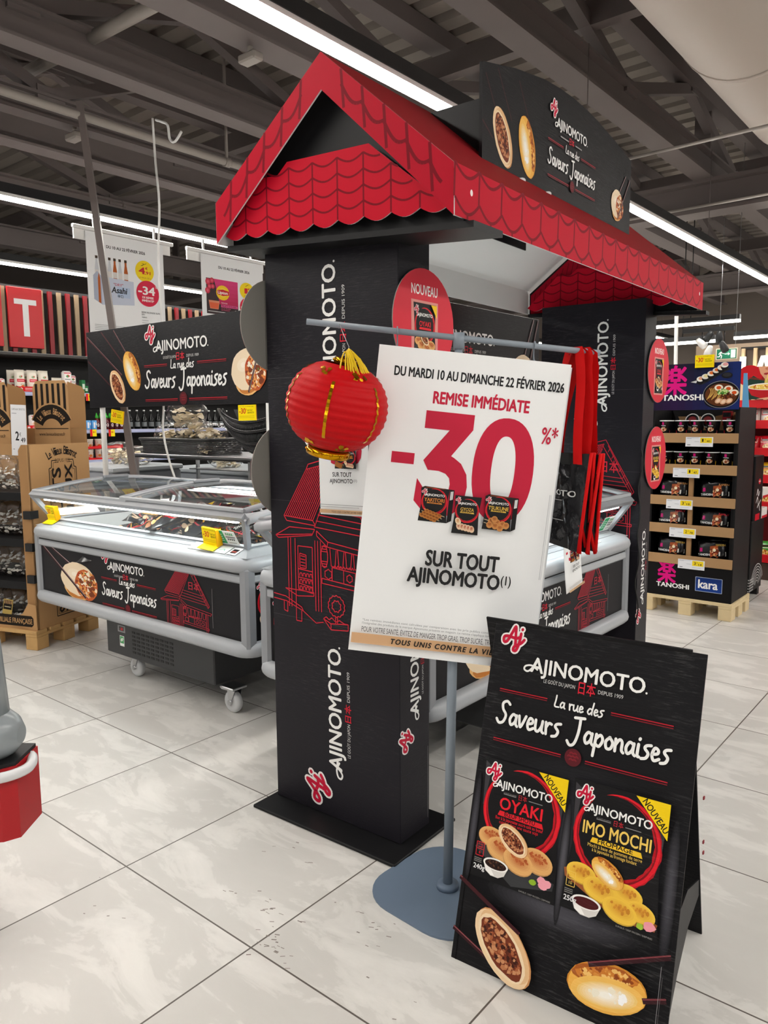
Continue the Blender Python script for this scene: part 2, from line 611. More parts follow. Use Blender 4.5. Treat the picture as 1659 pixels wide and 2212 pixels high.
def emblem(A, x, y, r):
    A.ell(x, y, r, r, '5a1a22', 24)
    for k in range(-2, 3):
        for j in range(-2, 3):
            cx, cy = x + k * r * .45 + (j % 2) * r * .22, y + j * r * .36
            if math.hypot(cx - x, cy - y) < r * .72:
                for q in (.22, .12):
                    A.band(cx, cy, r * q, r * q, r * .035, 'a52a36', 0, 180, 8, taper=False)
def title_block(A, x, y, w, em=True, ly=.160):
    """rules, 'La rue des' and 'Saveurs Japonaises'; (x, y) is the lower left corner of the big words"""
    script(A, 'Saveurs Japonaises', x, y, w * .128, w, WHT, .125)
    script(A, 'La rue des', x + w * .345, y + w * ly, w * .064, w * .285, WHT, .14)
    t = w * .0055
    for dy, c in ((0, 'b3202f'), (-.012, '7a1a24')):
        yy = y + w * (ly + .032 + dy)
        A.rect(x, yy, x + w * .30, yy + t, c)
        A.rect(x + w * .67, yy, x + w, yy + t, c)
        yy = y - w * (.095 - dy)
        A.rect(x, yy, x + w * (.42 if em else 1), yy + t, c)
        if em:
            A.rect(x + w * .56, yy, x + w, yy + t, c)
    if em:
        emblem(A, x + w * .49, y - w * .09, w * .048)
def brand_block(A, x, y, w, fine=True, aj=True, wy=.325, ly=.160):
    """the whole printed title: logo, wordmark, tag line, rules and script"""
    lockup(A, x + w * .13, y + w * wy, w * .66, fine)
    title_block(A, x, y, w, True, ly)
    if aj:
        aj_logo(A, x + w * .045, y + w * (wy + .098), w * .10)

def house(A, x, y, s, col='c02434', w=.75, dense=True, sx=1.0, ymin=None):
    """line drawing of a street-food house, about 110 x 140 units"""
    B = A.sub(x, y, s, 0, sx)
    L = []
    a, b, c, d = (60, 134), (28, 127), (2, 88), (34, 86)
    L += [[a, b, c, d, a], [(62, 139), (30, 131), (28, 127)]]
    n = 15 if dense else 8
    for i in range(1, n):
        t = i / n
        L.append([(b[0] + (a[0] - b[0]) * t, b[1] + (a[1] - b[1]) * t), (c[0] + (d[0] - c[0]) * t, c[1] + (d[1] - c[1]) * t)])
    L += [[(2, 88), (5, 84), (37, 82), (34, 86)], [(62, 139), (99, 76), (96, 72), (58, 132)], [(65, 132), (97, 74)], [(58, 128), (37, 83)]]
    for i in range(6):
        t = .15 + i * .13
        L.append([(62 + 37 * t, 138 - 63 * t), (59.5 + 37 * t, 133 - 61 * t)])
    for k, yy in enumerate((96, 91, 86, 81)):
        L.append([(42 - k * 2.2, yy), (84 + k * 3, yy - 4)])
    L += [[(-8, 71), (8, 79), (36, 79), (33, 74), (-5, 69), (-8, 71), (33, 75)], [(38, 78), (50, 70), (103, 64), (101, 60), (49, 66), (38, 74), (38, 78)], [(49, 66), (50, 70)]]
    for xx in (6, 9, 14, 36, 39, 42):
        L.append([(xx, 70), (xx, 12)])
    for xx in (92, 95):
        L.append([(xx, 61), (xx, 14)])
    for i in range(5):
        xx = 52 + i * 8
        L.append([(xx, 65 - i * .6), (xx + 1.2, 51), (xx + 5.2, 50.5), (xx + 6.6, 64 - i * .6)])
    # shelves in the side window
    L += [[(17, 64), (33, 64), (33, 26), (17, 28), (17, 64)], [(19, 58), (26, 57), (26, 46), (19, 46), (19, 58)], [(17, 45), (33, 44)], [(17, 38), (33, 37)], [(17, 33), (33, 31)], [(2, 27), (16, 22), (34, 24), (34, 27), (18, 27), (2, 27)]]
    for i in range(4):
        L.append([(20, 56 - i * 2.6), (25, 55.6 - i * 2.6)])
    for yy in (39, 33.5, 28):
        for i in range(4):
            xx = 18.5 + i * 3.7
            L.append([(xx, yy), (xx + .3, yy + 2.6), (xx + 2.3, yy + 2.8), (xx + 2.8, yy)])
    # lantern
    L.append([(46 + 3.6 * math.cos(i * math.pi / 8), 58 + 9 * math.sin(i * math.pi / 8)) for i in range(17)])
    for yy in (50, 52, 54, 62, 64, 66):
        L.append([(43.2, yy), (48.8, yy)])
    # counter with pots
    L += [[(43, 40), (97, 36), (97, 33), (43, 36), (43, 40)], [(54, 50), (90, 47)], [(54, 50), (54, 39)], [(66, 49), (66, 38.5)], [(90, 47), (90, 37)], [(78, 48), (78, 38)]]
    for i in range(7):
        L.append([(56 + i * 3, 50), (57 + i * 3, 52), (58.5 + i * 3, 50)])
    for cx, cy, r in ((50, 44, 3.4), (72, 43, 2.6), (84, 42, 2.6)):
        L.append([(cx + r * (1 + .25 * (i % 2)) * math.cos(i * math.pi / 6), cy + r * (1 + .25 * (i % 2)) * math.sin(i * math.pi / 6)) for i in range(13)])
    # bush, planter, bench
    L.append([(58 + 8 * (1 + .13 * (i % 2)) * math.cos(i * math.pi / 14), 19 + 8 * (1 + .13 * (i % 2)) * math.sin(i * math.pi / 14)) for i in range(29)])
    L.append([(58 + 4 * (1 + .3 * (i % 2)) * math.cos(i * math.pi / 8), 19 + 4 * (1 + .3 * (i % 2)) * math.sin(i * math.pi / 8)) for i in range(17)])
    L += [[(57, 11), (57, 5)], [(59, 11), (59, 5)], [(44, 7), (52, -1), (70, 1), (70, 6), (52, 4), (44, 7)], [(52, 4), (52, -1)], [(44, 7), (47, 9), (50, 7), (53, 9), (57, 6), (61, 8), (66, 6), (70, 6)]]
    L += [[(-12, 21), (2, 20), (20, 13), (22, 10), (3, 16), (-12, 17)], [(14, 12), (14, 1), (20, 1), (20, 10)], [(0, 16), (0, 8), (4, 7), (4, 15)], [(22, 10), (36, 2), (44, 4)]]
    if ymin is not None:
        L2 = []
        for P in L:
            for p, q in zip(P, P[1:]):
                if p[1] < ymin and q[1] < ymin:
                    continue
                if p[1] < ymin or q[1] < ymin:
                    t = (ymin - p[1]) / (q[1] - p[1])
                    m = (p[0] + (q[0] - p[0]) * t, ymin)
                    p, q = (m, q) if p[1] < ymin else (p, m)
                L2.append([p, q])
        L = L2
    B.strokes(L, w, col, dots=False)
    B.text('日本', 56, 100, 11, col, w=23, bold=.01)

def bits(A, cx, cy, rx, ry, cols, n, s, rot=0, seed=3):
    rnd = random.Random(seed)
    co, si = math.cos(R(rot)), math.sin(R(rot))
    for c in cols:
        V, F, Zs = [], [], []
        for i in range(n):
            t, q = rnd.random() * 2 * math.pi, math.sqrt(rnd.random())
            x, y = rx * q * math.cos(t), ry * q * math.sin(t)
            x, y = cx + x * co - y * si, cy + x * si + y * co
            k = len(V)
            m = rnd.choice((4, 5, 6))
            r0 = s * (.5 + rnd.random())
            V += [(x + r0 * (.6 + .6 * rnd.random()) * math.cos(2 * math.pi * j / m), y + r0 * (.6 + .6 * rnd.random()) * math.sin(2 * math.pi * j / m)) for j in range(m)]
            F.append(tuple(range(k, k + m)))
            Zs += [1.1e-5 * (i % 5)] * m
        A.emit(V, F, c, Zs)
def oyaki_half(A, x, y, s, rot=0):
    """bun cut open with a minced beef filling; long axis 2 units"""
    B = A.sub(x, y, s, rot)
    B.ell(.02, .03, 1.04, .60, 'c98c58', 26, jit=.03)
    B.ell(0, 0, 1.02, .58, 'edcfa6', 26, jit=.03)
    B.ell(.0, .1, .96, .5, 'e2b98a', 26)
    B.ell(0, -.01, .90, .47, 'f0d8b4', 26, jit=.03)
    B.ell(0, -.02, .82, .40, '74351f', 26, jit=.08)
    bits(B, 0, -.02, .74, .34, ['8f4a2b', 'a9613c', '5d2918', 'b9774e', '3f1c13', 'c98d63'], 34, .055)
def mochi_half(A, x, y, s, rot=0):
    B = A.sub(x, y, s, rot)
    B.ell(0, .0, 1.0, .58, 'c9852c', 26, jit=.03)
    B.ell(0, -.03, .98, .55, 'e9ae4c', 26, jit=.02)
    B.ell(-.02, .26, .82, .24, 'a85a1e', 20, jit=.12)
    B.ell(0, .24, .78, .18, 'c9792c', 20, jit=.15)
    bits(B, 0, .27, .7, .17, ['8e4517', 'd68f3d', 'f0c070'], 26, .05, seed=5)
    B.ell(0, -.14, .92, .38, 'f0bd5e', 24, jit=.03)
    B.soft(0, -.16, .76, .28, 'efc97a', 'fbf6ea', 9)
    bits(B, 0, -.16, .5, .14, ['ffffff', 'f4ecd8'], 5, .09, seed=2)
def bun(A, x, y, rx, ry, rot, base, top, seed=1):
    B = A.sub(x, y, 1, rot)
    B.ell(0, -ry * .12, rx, ry, mix(base, '6a3510', .35), 22)
    B.ell(0, 0, rx, ry, base, 22)
    B.soft(0, ry * .1, rx * .95, ry * .85, base, mix(base, top, .8), 6)
    bits(B, 0, ry * .22, rx * .6, ry * .4, [mix(base, top, .95), mix(top, '5a2408', .12)], 9, rx * .09, seed=seed)
def gyoza_sticks(A, x, y, s, rot=0, sticks=None, up=False):
    """half a dumpling held by chopsticks (sticks: list of line ends in the parent's units)"""
    if sticks and not up:
        for (p, q, w) in sticks:
            A.stroke([p, q], w, '3a2226', dots=False)
            A.stroke([(p[0] + w * .2, p[1] + w * .25), (q[0] + w * .2, q[1] + w * .25)], w * .25, 'b9a3a4', dots=False)
    B = A.sub(x, y, s, rot)
    B.ell(-.12, -.3, .8, .6, 'e7b676', 22, jit=.06)
    B.ell(-.2, -.55, .55, .28, 'c27a38', 18, jit=.1)
    B.ell(-.12, .12, .95, .82, 'ecd7b8', 24, jit=.05)
    B.soft(-.3, .34, .6, .42, 'ecd7b8', 'f7ead6', 3)
    B.ell(.34, -.08, .62, .72, 'c05e2c', 22, jit=.1)
    bits(B, .34, -.05, .52, .62, ['d9803f', 'f0dfc0', 'a83c1e', 'f3e8d2', 'e09a52', '7d3a1c'], 26, .09, seed=9)
    bits(B, .36, .0, .4, .5, ['5f7a35'], 5, .04, seed=4)
    if sticks:
        (p, q, w) = sticks[0]
        A.stroke([p, q], w, '33191d', dots=False)
        A.stroke([(p[0] + w * .2, p[1] + w * .25), (q[0] + w * .2, q[1] + w * .25)], w * .25, 'a98f90', dots=False)
def bowl(A, x, y, s, sauce):
    A.poly([(x - s, y), (x - s * .75, y - s * .6), (x - s * .3, y - s * .85), (x + s * .3, y - s * .85), (x + s * .75, y - s * .6), (x + s, y)], 'd9d6d2')
    A.poly([(x - s * .9, y - .2 * s), (x - s * .7, y - s * .6), (x - s * .3, y - s * .8), (x, y - s * .8), (x - .4 * s, y - .3 * s)], 'f5f3f0')
    A.ell(x, y, s, s * .42, 'f6f4f1', 24)
    A.ell(x, y - s * .02, s * .86, s * .33, sauce, 24)
def pouch(A, w, h, title, tcol, ribbon, rcol, sub, kind, weight, small=False):
    """frozen-food pouch front, origin at its lower left corner"""
    A.poly([(0, 0), (w, 0), (w * .97, h * .3), (w * .95, h * .5), (w * .97, h * .75), (w, h), (0, h), (w * .03, h * .75), (w * .05, h * .5), (w * .03, h * .3)], '151416')
    if not small:
        for k in range(2):
            A.poly([(w * (.02 if k == 0 else .98), h * .97), (w * (.1 if k == 0 else .9), h * .93), (w * (.06 if k == 0 else .94), h * .6), (w * (.045 if k == 0 else .955), h * .6)], '3b393d')
    cx, cy, r = w * .5, h * .625, w * .42
    A.band(cx, cy, r, r * 1.02, w * .085, 'b5121f', 95, -230, 44, jit=.35)
    A.band(cx, cy, r * 1.01, r * 1.03, w * .05, 'e01c2c', 110, -220, 44, jit=.5)
    A.band(cx, cy, r * .97, r, w * .02, '7e0d17', 100, -200, 40, jit=.9)
    A.ell(cx, cy + h * .0, r * .88, r * .9, '121113', 32)
    aj_logo(A, w * .06, h * .86, w * .14)
    wordmark(A, w * .14, h * .775, w * .7, reg=False)
    if not small:
        A.text('日本', w * .46, h * .722, w * .045, 'c22a38', w=w * .1)
        A.rect(w * .28, h * .732, w * .43, h * .738, '8c8a8a')
        A.rect(w * .58, h * .732, w * .74, h * .738, '8c8a8a')
        A.text('LE GOÛT DU JAPON', w * .28, h * .7405, w * .012, '8c8a8a', w=w * .15)
    tw = w * (.5 if len(title) < 6 else .7)
    A.text(title, w * .5, h * .608, w * .125, tcol, w=tw, al='c', bold=.02)
    A.poly([(w * .24, h * .552), (w * .78, h * .547), (w * .76, h * .587), (w * .26, h * .592)], rcol)
    if ribbon:
        A.text(ribbon, w * .5, h * .557, w * .045, '141214', w=w * .36, al='c', bold=.02)
    if not small:
        for i, t in enumerate(sub):
            A.text(t, w * .5, h * (.518 - .030 * i), w * .034, tcol, w=w * (.56 if i == 0 else .46), al='c')
    if kind == 'oyaki':
        A.poly([(0.02 * w, h * .24), (w * .12, h * .34), (w * .97, h * .16), (w * .96, h * .10), (w * .5, h * .02)], '3a3b3d')
        for q in ((.2, .36, .17, 0), (.34, .285, .2, -8), (.76, .29, .2, -12), (.55, .235, .2, -14)):
            bun(A, w * q[0], h * q[1], w * q[2] * .9, w * q[2] * .6, q[3], 'e0ac6c', 'b4592c', 3)
        oyaki_half(A, w * .46, h * .385, w * .2, -34)
        bowl(A, w * .3, h * .15, w * .15, '2a1713')
        bits(A, w * .3, h * .15, w * .1, w * .04, ['5a3a28', '1c0f0c'], 16, w * .01)
        A.ell(w * .74, h * .12, w * .04, w * .03, '8db32e', 10, jit=.2)
        for q in ((.84, .155), (.9, .14), (.86, .12)):
            A.ell(w * q[0], h * q[1], w * .055, w * .04, 'eda0ad', 10, jit=.3)
    elif kind == 'mochi':
        A.poly([(-.0 * w, h * .3), (w * .1, h * .33), (w * .99, h * .12), (w * .97, h * .065), (w * .6, h * .05), (w * .02, h * .24)], '9a5a30')
        for q in ((.19, .30, .16, -5), (.68, .26, .15, -8), (.40, .225, .18, -10), (.82, .165, .15, -12), (.62, .13, .18, -12)):
            bun(A, w * q[0], h * q[1], w * q[2], w * q[2] * .62, q[3], 'f0c548', 'd08a2c', 7)
        mochi_half(A, w * .46, h * .365, w * .19, -30)
        bowl(A, w * .28, h * .10, w * .155, '4a1418')
        A.ell(w * .83, h * .075, w * .035, w * .03, '9cc23c', 10, jit=.2)
        A.ell(w * .92, h * .095, w * .06, w * .045, 'ee9aa6', 10, jit=.3)
    elif kind == 'gyoza':
        for i in range(5):
            bun(A, w * (.26 + .12 * i), h * (.2 - .012 * i), w * .1, w * .13, 20, 'e9c9a8', 'b8502f', 4)
        bun(A, w * .2, h * .33, w * .1, w * .14, 30, 'f0d9b6', 'd08a4c', 4)
    elif kind == 'yakitori':
        for i in range(3):
            x0, y0 = w * (.12 + .08 * i), h * (.18 + .07 * i)
            A.stroke([(x0 - w * .1, y0 + h * .06), (x0 + w * .62, y0 - h * .13)], w * .018, 'd9c7a0')
            for j in range(5):
                bun(A, x0 + w * .11 * j, y0 - h * .028 * j, w * .085, w * .07, -15, 'b8742f', '8a4618', 3)
    elif kind == 'tsukune':
        for j in range(2):
            A.stroke([(w * .05, h * (.3 - .1 * j)), (w * .85, h * (.16 - .1 * j))], w * .018, 'd9c7a0')
        for q in ((.3, .27), (.5, .24), (.7, .2), (.25, .15), (.45, .13), (.62, .08), (.82, .17), (.4, .33)):
            bun(A, w * q[0], h * q[1], w * .11, w * .11, 0, 'c98a4c', '9c5426', 3)
    if weight:
        A.text(weight, w * .04, h * .07, w * .05, 'e8e8e8', bold=.02)
        A.strokes([[(w * .05, h * .18), (w * .14, h * .18), (w * .14, h * .29), (w * .05, h * .29), (w * .05, h * .18)], [(w * .06, h * .235), (w * .13, h * .235)], [(w * .07, h * .25), (w * .12, h * .25), (w * .11, h * .262)]], w * .006, tcol, dots=False)
        A.text('10' if kind == 'mochi' else '6', w * .095, h * .195, w * .03, tcol, al='c')
        A.text('6 min' if kind == 'mochi' else '13 min', w * .095, h * .268, w * .016, tcol, al='c')
        for i in range(3):
            A.rect(w * .04, h * (.125 + i * .014), w * .13, h * (.131 + i * .014), '8a8886')
        A.text('SURGELÉ / DEEP FROZEN / DIEPVRIES', w * .6, h * .012, w * .016, '9a9896', w=w * .36)

def minus30_card(A, w, h, lines=('SUR TOUT', 'AJINOMOTO*')):
    A.rect(0, 0, w, h, 'f7dc08')
    A.text('DU 10 AU 22 FÉVRIER 2026', w * .08, h * .86, h * .06, '6b5a10', w=w * .8)
    A.text('-30', w * .06, h * .45, h * .34, 'c81424', w=w * .36, bold=.02)
    A.text('%', w * .43, h * .66, h * .12, 'c81424', w=w * .06)
    A.text(lines[0], w * .52, h * .60, h * .1, '2a2610', w=w * .3, bold=.01)
    A.text(lines[1], w * .52, h * .45, h * .1, '2a2610', w=w * .38, bold=.01)
    for i in range(2):
        A.rect(w * .06, h * (.16 + .1 * i), w * .92, h * (.2 + .1 * i), 'd8bd10')
# ------------------------------------------------------------------ setting: floor
def floor_mat():
    m = bpy.data.materials.new('stone_look_floor_tile')
    m.use_nodes = True
    nt = m.node_tree
    N, Lk = nt.nodes, nt.links
    b = N['Principled BSDF']
    tc = N.new('ShaderNodeTexCoord')
    sep = N.new('ShaderNodeSeparateXYZ')
    Lk.new(tc.outputs['Object'], sep.inputs[0])
    def mth(op, a, c=None):
        n = N.new('ShaderNodeMath')
        n.operation = op
        for i, v in enumerate((a, c)):
            if v is None:
                continue
            if isinstance(v, (int, float)):
                n.inputs[i].default_value = v
            else:
                Lk.new(v, n.inputs[i])
        return n.outputs[0]
    ux = mth('DIVIDE', mth('ADD', sep.outputs[0], 2.105), 0.604)
    vy = mth('DIVIDE', mth('SUBTRACT', sep.outputs[1], 1.242), 0.595)
    gx = mth('ABSOLUTE', mth('SUBTRACT', mth('FRACT', mth('ADD', ux, 0.5)), 0.5))
    gy = mth('ABSOLUTE', mth('SUBTRACT', mth('FRACT', mth('ADD', vy, 0.5)), 0.5))
    gr = mth('LESS_THAN', mth('MINIMUM', gx, gy), 0.0042)
    comb = N.new('ShaderNodeCombineXYZ')
    Lk.new(mth('FLOOR', ux), comb.inputs[0])
    Lk.new(mth('FLOOR', vy), comb.inputs[1])
    wn = N.new('ShaderNodeTexWhiteNoise')
    wn.noise_dimensions = '3D'
    Lk.new(comb.outputs[0], wn.inputs['Vector'])
    off = N.new('ShaderNodeVectorMath')
    off.operation = 'MULTIPLY_ADD'
    Lk.new(wn.outputs['Color'], off.inputs[0])
    off.inputs[1].default_value = (9, 9, 9)
    Lk.new(tc.outputs['Object'], off.inputs[2])
    mp = N.new('ShaderNodeMapping')
    mp.inputs['Scale'].default_value = (2.2, 5.0, 1)
    mp.inputs['Rotation'].default_value = (0, 0, 0.35)
    Lk.new(off.outputs[0], mp.inputs['Vector'])
    n1 = N.new('ShaderNodeTexNoise')
    n1.inputs['Scale'].default_value = 1.5
    n1.inputs['Detail'].default_value = 7
    n1.inputs['Roughness'].default_value = 0.62
    n1.inputs['Distortion'].default_value = 0.5
    Lk.new(mp.outputs[0], n1.inputs['Vector'])
    cr = N.new('ShaderNodeValToRGB')
    e = cr.color_ramp.elements
    e[0].position, e[0].color = 0.40, (*lin('c8c6c2'), 1)
    e[1].position, e[1].color = 0.66, (*lin('dcdad6'), 1)
    k = e.new(0.50)
    k.color = (*lin('cac8c4'), 1)
    k = e.new(0.53)
    k.color = (*lin('d3d1cd'), 1)
    Lk.new(n1.outputs['Fac'], cr.inputs[0])
    mx = N.new('ShaderNodeMix')
    mx.data_type = 'RGBA'
    Lk.new(gr, mx.inputs[0])
    Lk.new(cr.outputs[0], mx.inputs[6])
    mx.inputs[7].default_value = (*lin('59524d'), 1)
    Lk.new(mx.outputs[2], b.inputs['Base Color'])
    b.inputs['Roughness'].default_value = 0.38
    b.inputs['Specular IOR Level'].default_value = 0.4
    return m
mb = MB()
mb.box(-17, 9, -8, 21, -0.06, 0, floor_mat())
tag(mb.build('floor'), kind='structure')
# scuff marks and crumbs on the tiles
mb = MB()
rnd = random.Random(4)
M_SCUFF = mat('dark_scuff', '857d77', 0.7)
for (cx, cy, n, sp) in ((-1.45, 1.27, 22, .05), (-1.62, 1.38, 16, .07), (-1.33, 1.5, 12, .07), (-2.02, 1.1, 5, .1), (-1.1, 1.3, 5, .1), (-1.75, 1.65, 6, .1)):
    for i in range(n):
        x, y = cx + rnd.gauss(0, sp), cy + rnd.gauss(0, sp * .5)
        a, l, w = rnd.random() * .8, .002 + rnd.random() * .006, .0008 + rnd.random() * .0012
        ca, sa_ = math.cos(a), math.sin(a)
        mb.poly([(x - l * ca + w * sa_, y - l * sa_ - w * ca, .0005), (x + l * ca + w * sa_, y + l * sa_ - w * ca, .0005), (x + l * ca - w * sa_, y + l * sa_ + w * ca, .0005), (x - l * ca - w * sa_, y - l * sa_ + w * ca, .0005)], M_SCUFF)
tag(mb.build('floor_scuffs'), 'dark scuff marks and crumbs on the pale tiles before the pillar', 'floor marks', kind='stuff')

# ------------------------------------------------------------------ ceiling: deck, trusses, girders, pipes, duct
mb = MB()
prof = []
y = -8.0
while y < 21:
    prof += [(y, 5.0), (y + .17, 5.0), (y + .20, 5.06), (y + .27, 5.06)]
    y += .30
k0 = mb.pts([(-17, a, z) for a, z in prof])
k1 = mb.pts([(9, a, z) for a, z in prof])
for i in range(len(prof) - 1):
    mb.face((k0 + i, k0 + i + 1, k1 + i + 1, k1 + i), M_DECK)
tag(mb.build('ceiling'), kind='structure')
def truss(x, z0, h, w, y0, y1, step=1.5, ph=0.0):
    mb = MB()
    # bottom chord: I section; top chord: box; diagonals between
    mb.box(x - w / 2, x + w / 2, y0, y1, z0, z0 + .025, M_BEAM)
    mb.box(x - w * .16, x + w * .16, y0, y1, z0 + .025, z0 + h - .025, M_BEAM)
    mb.box(x - w / 2, x + w / 2, y0, y1, z0 + h - .025, z0 + h, M_BEAM)
    mb.box(x - w * .4, x + w * .4, y0, y1, 4.84, 4.99, M_BEAM)
    y = y0 + ph
    a, up = (y, z0 + h), True
    while y < y1 - step:
        b = (y + step, 4.86 if up else z0 + h)
        d = Vector((0, b[0] - a[0], b[1] - a[1]))
        L = d.length
        ang = math.atan2(d.z, d.y)
        M = Matrix.Translation((x, a[0], a[1])) @ Matrix.Rotation(ang, 4, 'X')
        mb.box(-.05, .05, 0, L, -.05, .05, M_BEAM, M=M)
        mb.box(-.065, .065, -.12, .12, -.02, .10, M_BEAM, M=Matrix.Translation((x, b[0], b[1] - .04)))
        a, up = b, not up
        y += step
    tag(mb.build('ceiling_truss'), kind='structure')
for (x, z0, h, w, st, ph) in ((-2.93, 4.08, .26, .22, 1.7, .4), (-4.45, 4.10, .30, .26, 1.6, 0), (-5.75, 4.12, .26, .20, 1.5, .9), (-6.55, 3.95, .2, .16, 1.7, .3), (-7.6, 4.05, .28, .22, 1.5, .6), (-9.6, 4.05, .3, .24, 1.6, .2), (-11.8, 4.0, .3, .24, 1.6, 1.0), (1.5, 4.1, .3, .24, 1.6, .5)):
    truss(x, z0, h, w, -7, 20, st, ph)
for y in (-3.2, 9.4, 15.5):
    mb = MB()
    mb.box(-14, 6, y - .16, y + .16, 3.72, 3.76, M_BEAM)
    mb.box(-14, 6, y - .05, y + .05, 3.76, 4.10, M_BEAM)
    mb.box(-14, 6, y - .16, y + .16, 4.04, 4.08, M_BEAM)
    for x in range(-13, 6, 2):
        mb.box(x - .09, x + .09, y - .02, y + .02, 4.08, 5.0, M_BEAM)
    tag(mb.build('ceiling_beam'), kind='structure')
mb = MB()
for y in (1.6, 6.2, 11.2, 16.0):
    mb.box(-14, 6, y - .06, y + .06, 4.55, 4.75, M_BEAM)
tag(mb.build('ceiling_purlin_beam'), kind='structure')
mb = MB()
mb.cyl((-6.05, -5, 3.88), (-6.05, 19, 3.88), .035, M_PIPE, 10)
for y in range(-4, 19, 3):
    mb.box(-6.06, -6.04, y - .01, y + .01, 3.9, 4.9, M_PIPE)
    mb.cyl((-6.05, y - .03, 3.88), (-6.05, y + .03, 3.88), .045, M_PIPE, 10)
tag(mb.build('sprinkler_pipe'), 'thin pale sprinkler pipe running under the beams at upper left', 'pipe')
mb = MB()
mb.cyl((-6.7, 3.4, 4.35), (-3.0, 3.55, 4.35), .05, M_PIPE, 12)
mb.box(-4.55, -4.35, 3.38, 3.56, 4.25, 4.46, M_PIPE, .01)
tag(mb.build('conduit_pipe'), 'thick pale pipe crossing between two beams at top left', 'pipe')
mb = MB()
for (a, b) in (((-4.2, 6.7, 3.62), (5, 6.7, 3.72)), ((-3.5, 3.05, 3.8), (4, 3.05, 3.8)), ((-4.2, 8.2, 3.5), (5, 8.2, 3.6))):
    mb = MB()
    mb.cyl(a, b, .014, M_PIPE, 8)
    i = int(a[1] * 10)
    tag(mb.build('ceiling_rod'), {67: 'thin pale rod crossing the ceiling right of the roof sign', 30: 'thin pale rod crossing the ceiling above the bright lamp row', 82: 'thin pale rod in the ceiling beyond the roof sign'}[i], 'rod')
mb = MB()
P = [(-1.62, -7, 4.3), (-1.62, 7.9, 4.3), (-1.60, 8.15, 4.3), (-1.54, 8.35, 4.3), (-1.48, 8.42, 4.3)]
mb.tube(P, [.53, .53, .51, .42, .25], M_DUCT, 44)
for y in range(-6, 7, 4):
    mb.tube([(-1.62, y, 4.3), (-1.62, y + .05, 4.3)], .536, M_DUCT, 44)
tag(mb.build('air_duct'), 'big round off-white air duct under the roof at top right', 'duct')

# ------------------------------------------------------------------ LED rows
def led_row(x, y0, y1, z, label, along='y', seg=1.5):
    t = thing('led_strip_light', label, 'ceiling light', (x, 0, z), group=None)
    mb = MB()
    if along == 'y':
        mb.box(-.05, .05, y0, y1, .025, .10, M_BLK2)
        mb.box(-.042, .042, y0, y1, .0, .026, M_WHT)
    y = y0
    while y < y1:
        mb.cyl((0, y + .7, .1), (0, y + .7, 1.0), .004, M_BEAM, 5)
        y += 3
    mb.build('lamp_housing', t)
    mb = MB()
    y = y0
    while y < y1 - .01:
        e = min(y + seg, y1)
        mb.box(-.036, .036, y + .004, e - .004, -.018, -.0005, M_LED)
        y = e
    mb.build('led_diffuser', t)
    return t
LL_ = ['long bright LED row above the red roof, running on behind the roof sign', 'LED row at left behind the hanging beer poster', 'farthest low LED row at left behind the slatted wall line', 'LED row above the aisle on the far right', 'LED row over the next aisle to the right']
for (x, y0, y1), lb in zip(LED_ROWS, LL_):
    led_row(x, y0, y1, LED_Z, lb)
# ------------------------------------------------------------------ the cardboard street-food stall
ST = thing('promotional_stall', 'black cardboard street-stall arch with red tiled roof over the freezers', 'stall', (-1.485, 1.876, 0), R(2))
PIL, SIDE = '1f1d23', '2d2b2e'
def disc_pouch(A, which, sy=1.0):
    A.text('NOUVEAU', 0, .088, .030, 'f3f1ee', w=.145, al='c', bold=.02)
    A.poly([(-.072, -.128), (.074, -.128), (.076, .07), (-.074, .07)], 'd99088')
    B = A.sub(-.062, -.12, 1)
    if which == 'oyaki':
        pouch(B, .126, .182, 'OYAKI', 'd8232f', '', 'd8232f', [], 'oyaki', None, True)
    else:
        pouch(B, .126, .182, 'IMO MOCHI', 'e8c25a', '', 'e8b92c', [], 'mochi', None, True)
    A.poly([(.03, .06), (.062, .06), (.062, .02)], 'f0c81e')
def disc(parent, x, y, z, r, face, which, label=None):
    """round tag in a plane across the pillar side; face=+1 shows its printed side towards +x"""
    mb = MB(frame((x, y, z), (0, face, 0), (0, 0, 1)))
    n = 40
    P = [(r * math.cos(2 * math.pi * i / n), r * math.sin(2 * math.pi * i / n)) for i in range(n)]
    mb.prism(P, -.003, 0, P_CARD, col='8f8d88')
    A = Art(mb, None, P_CARD)
    A.ell(0, 0, r, r, 'cf2f3f', n)
    if which:
        disc_pouch(A.sub(0, 0, r / .17), which)
    o = mb.build('round_tag', parent)
    if label:
        o['label'] = label
    return o
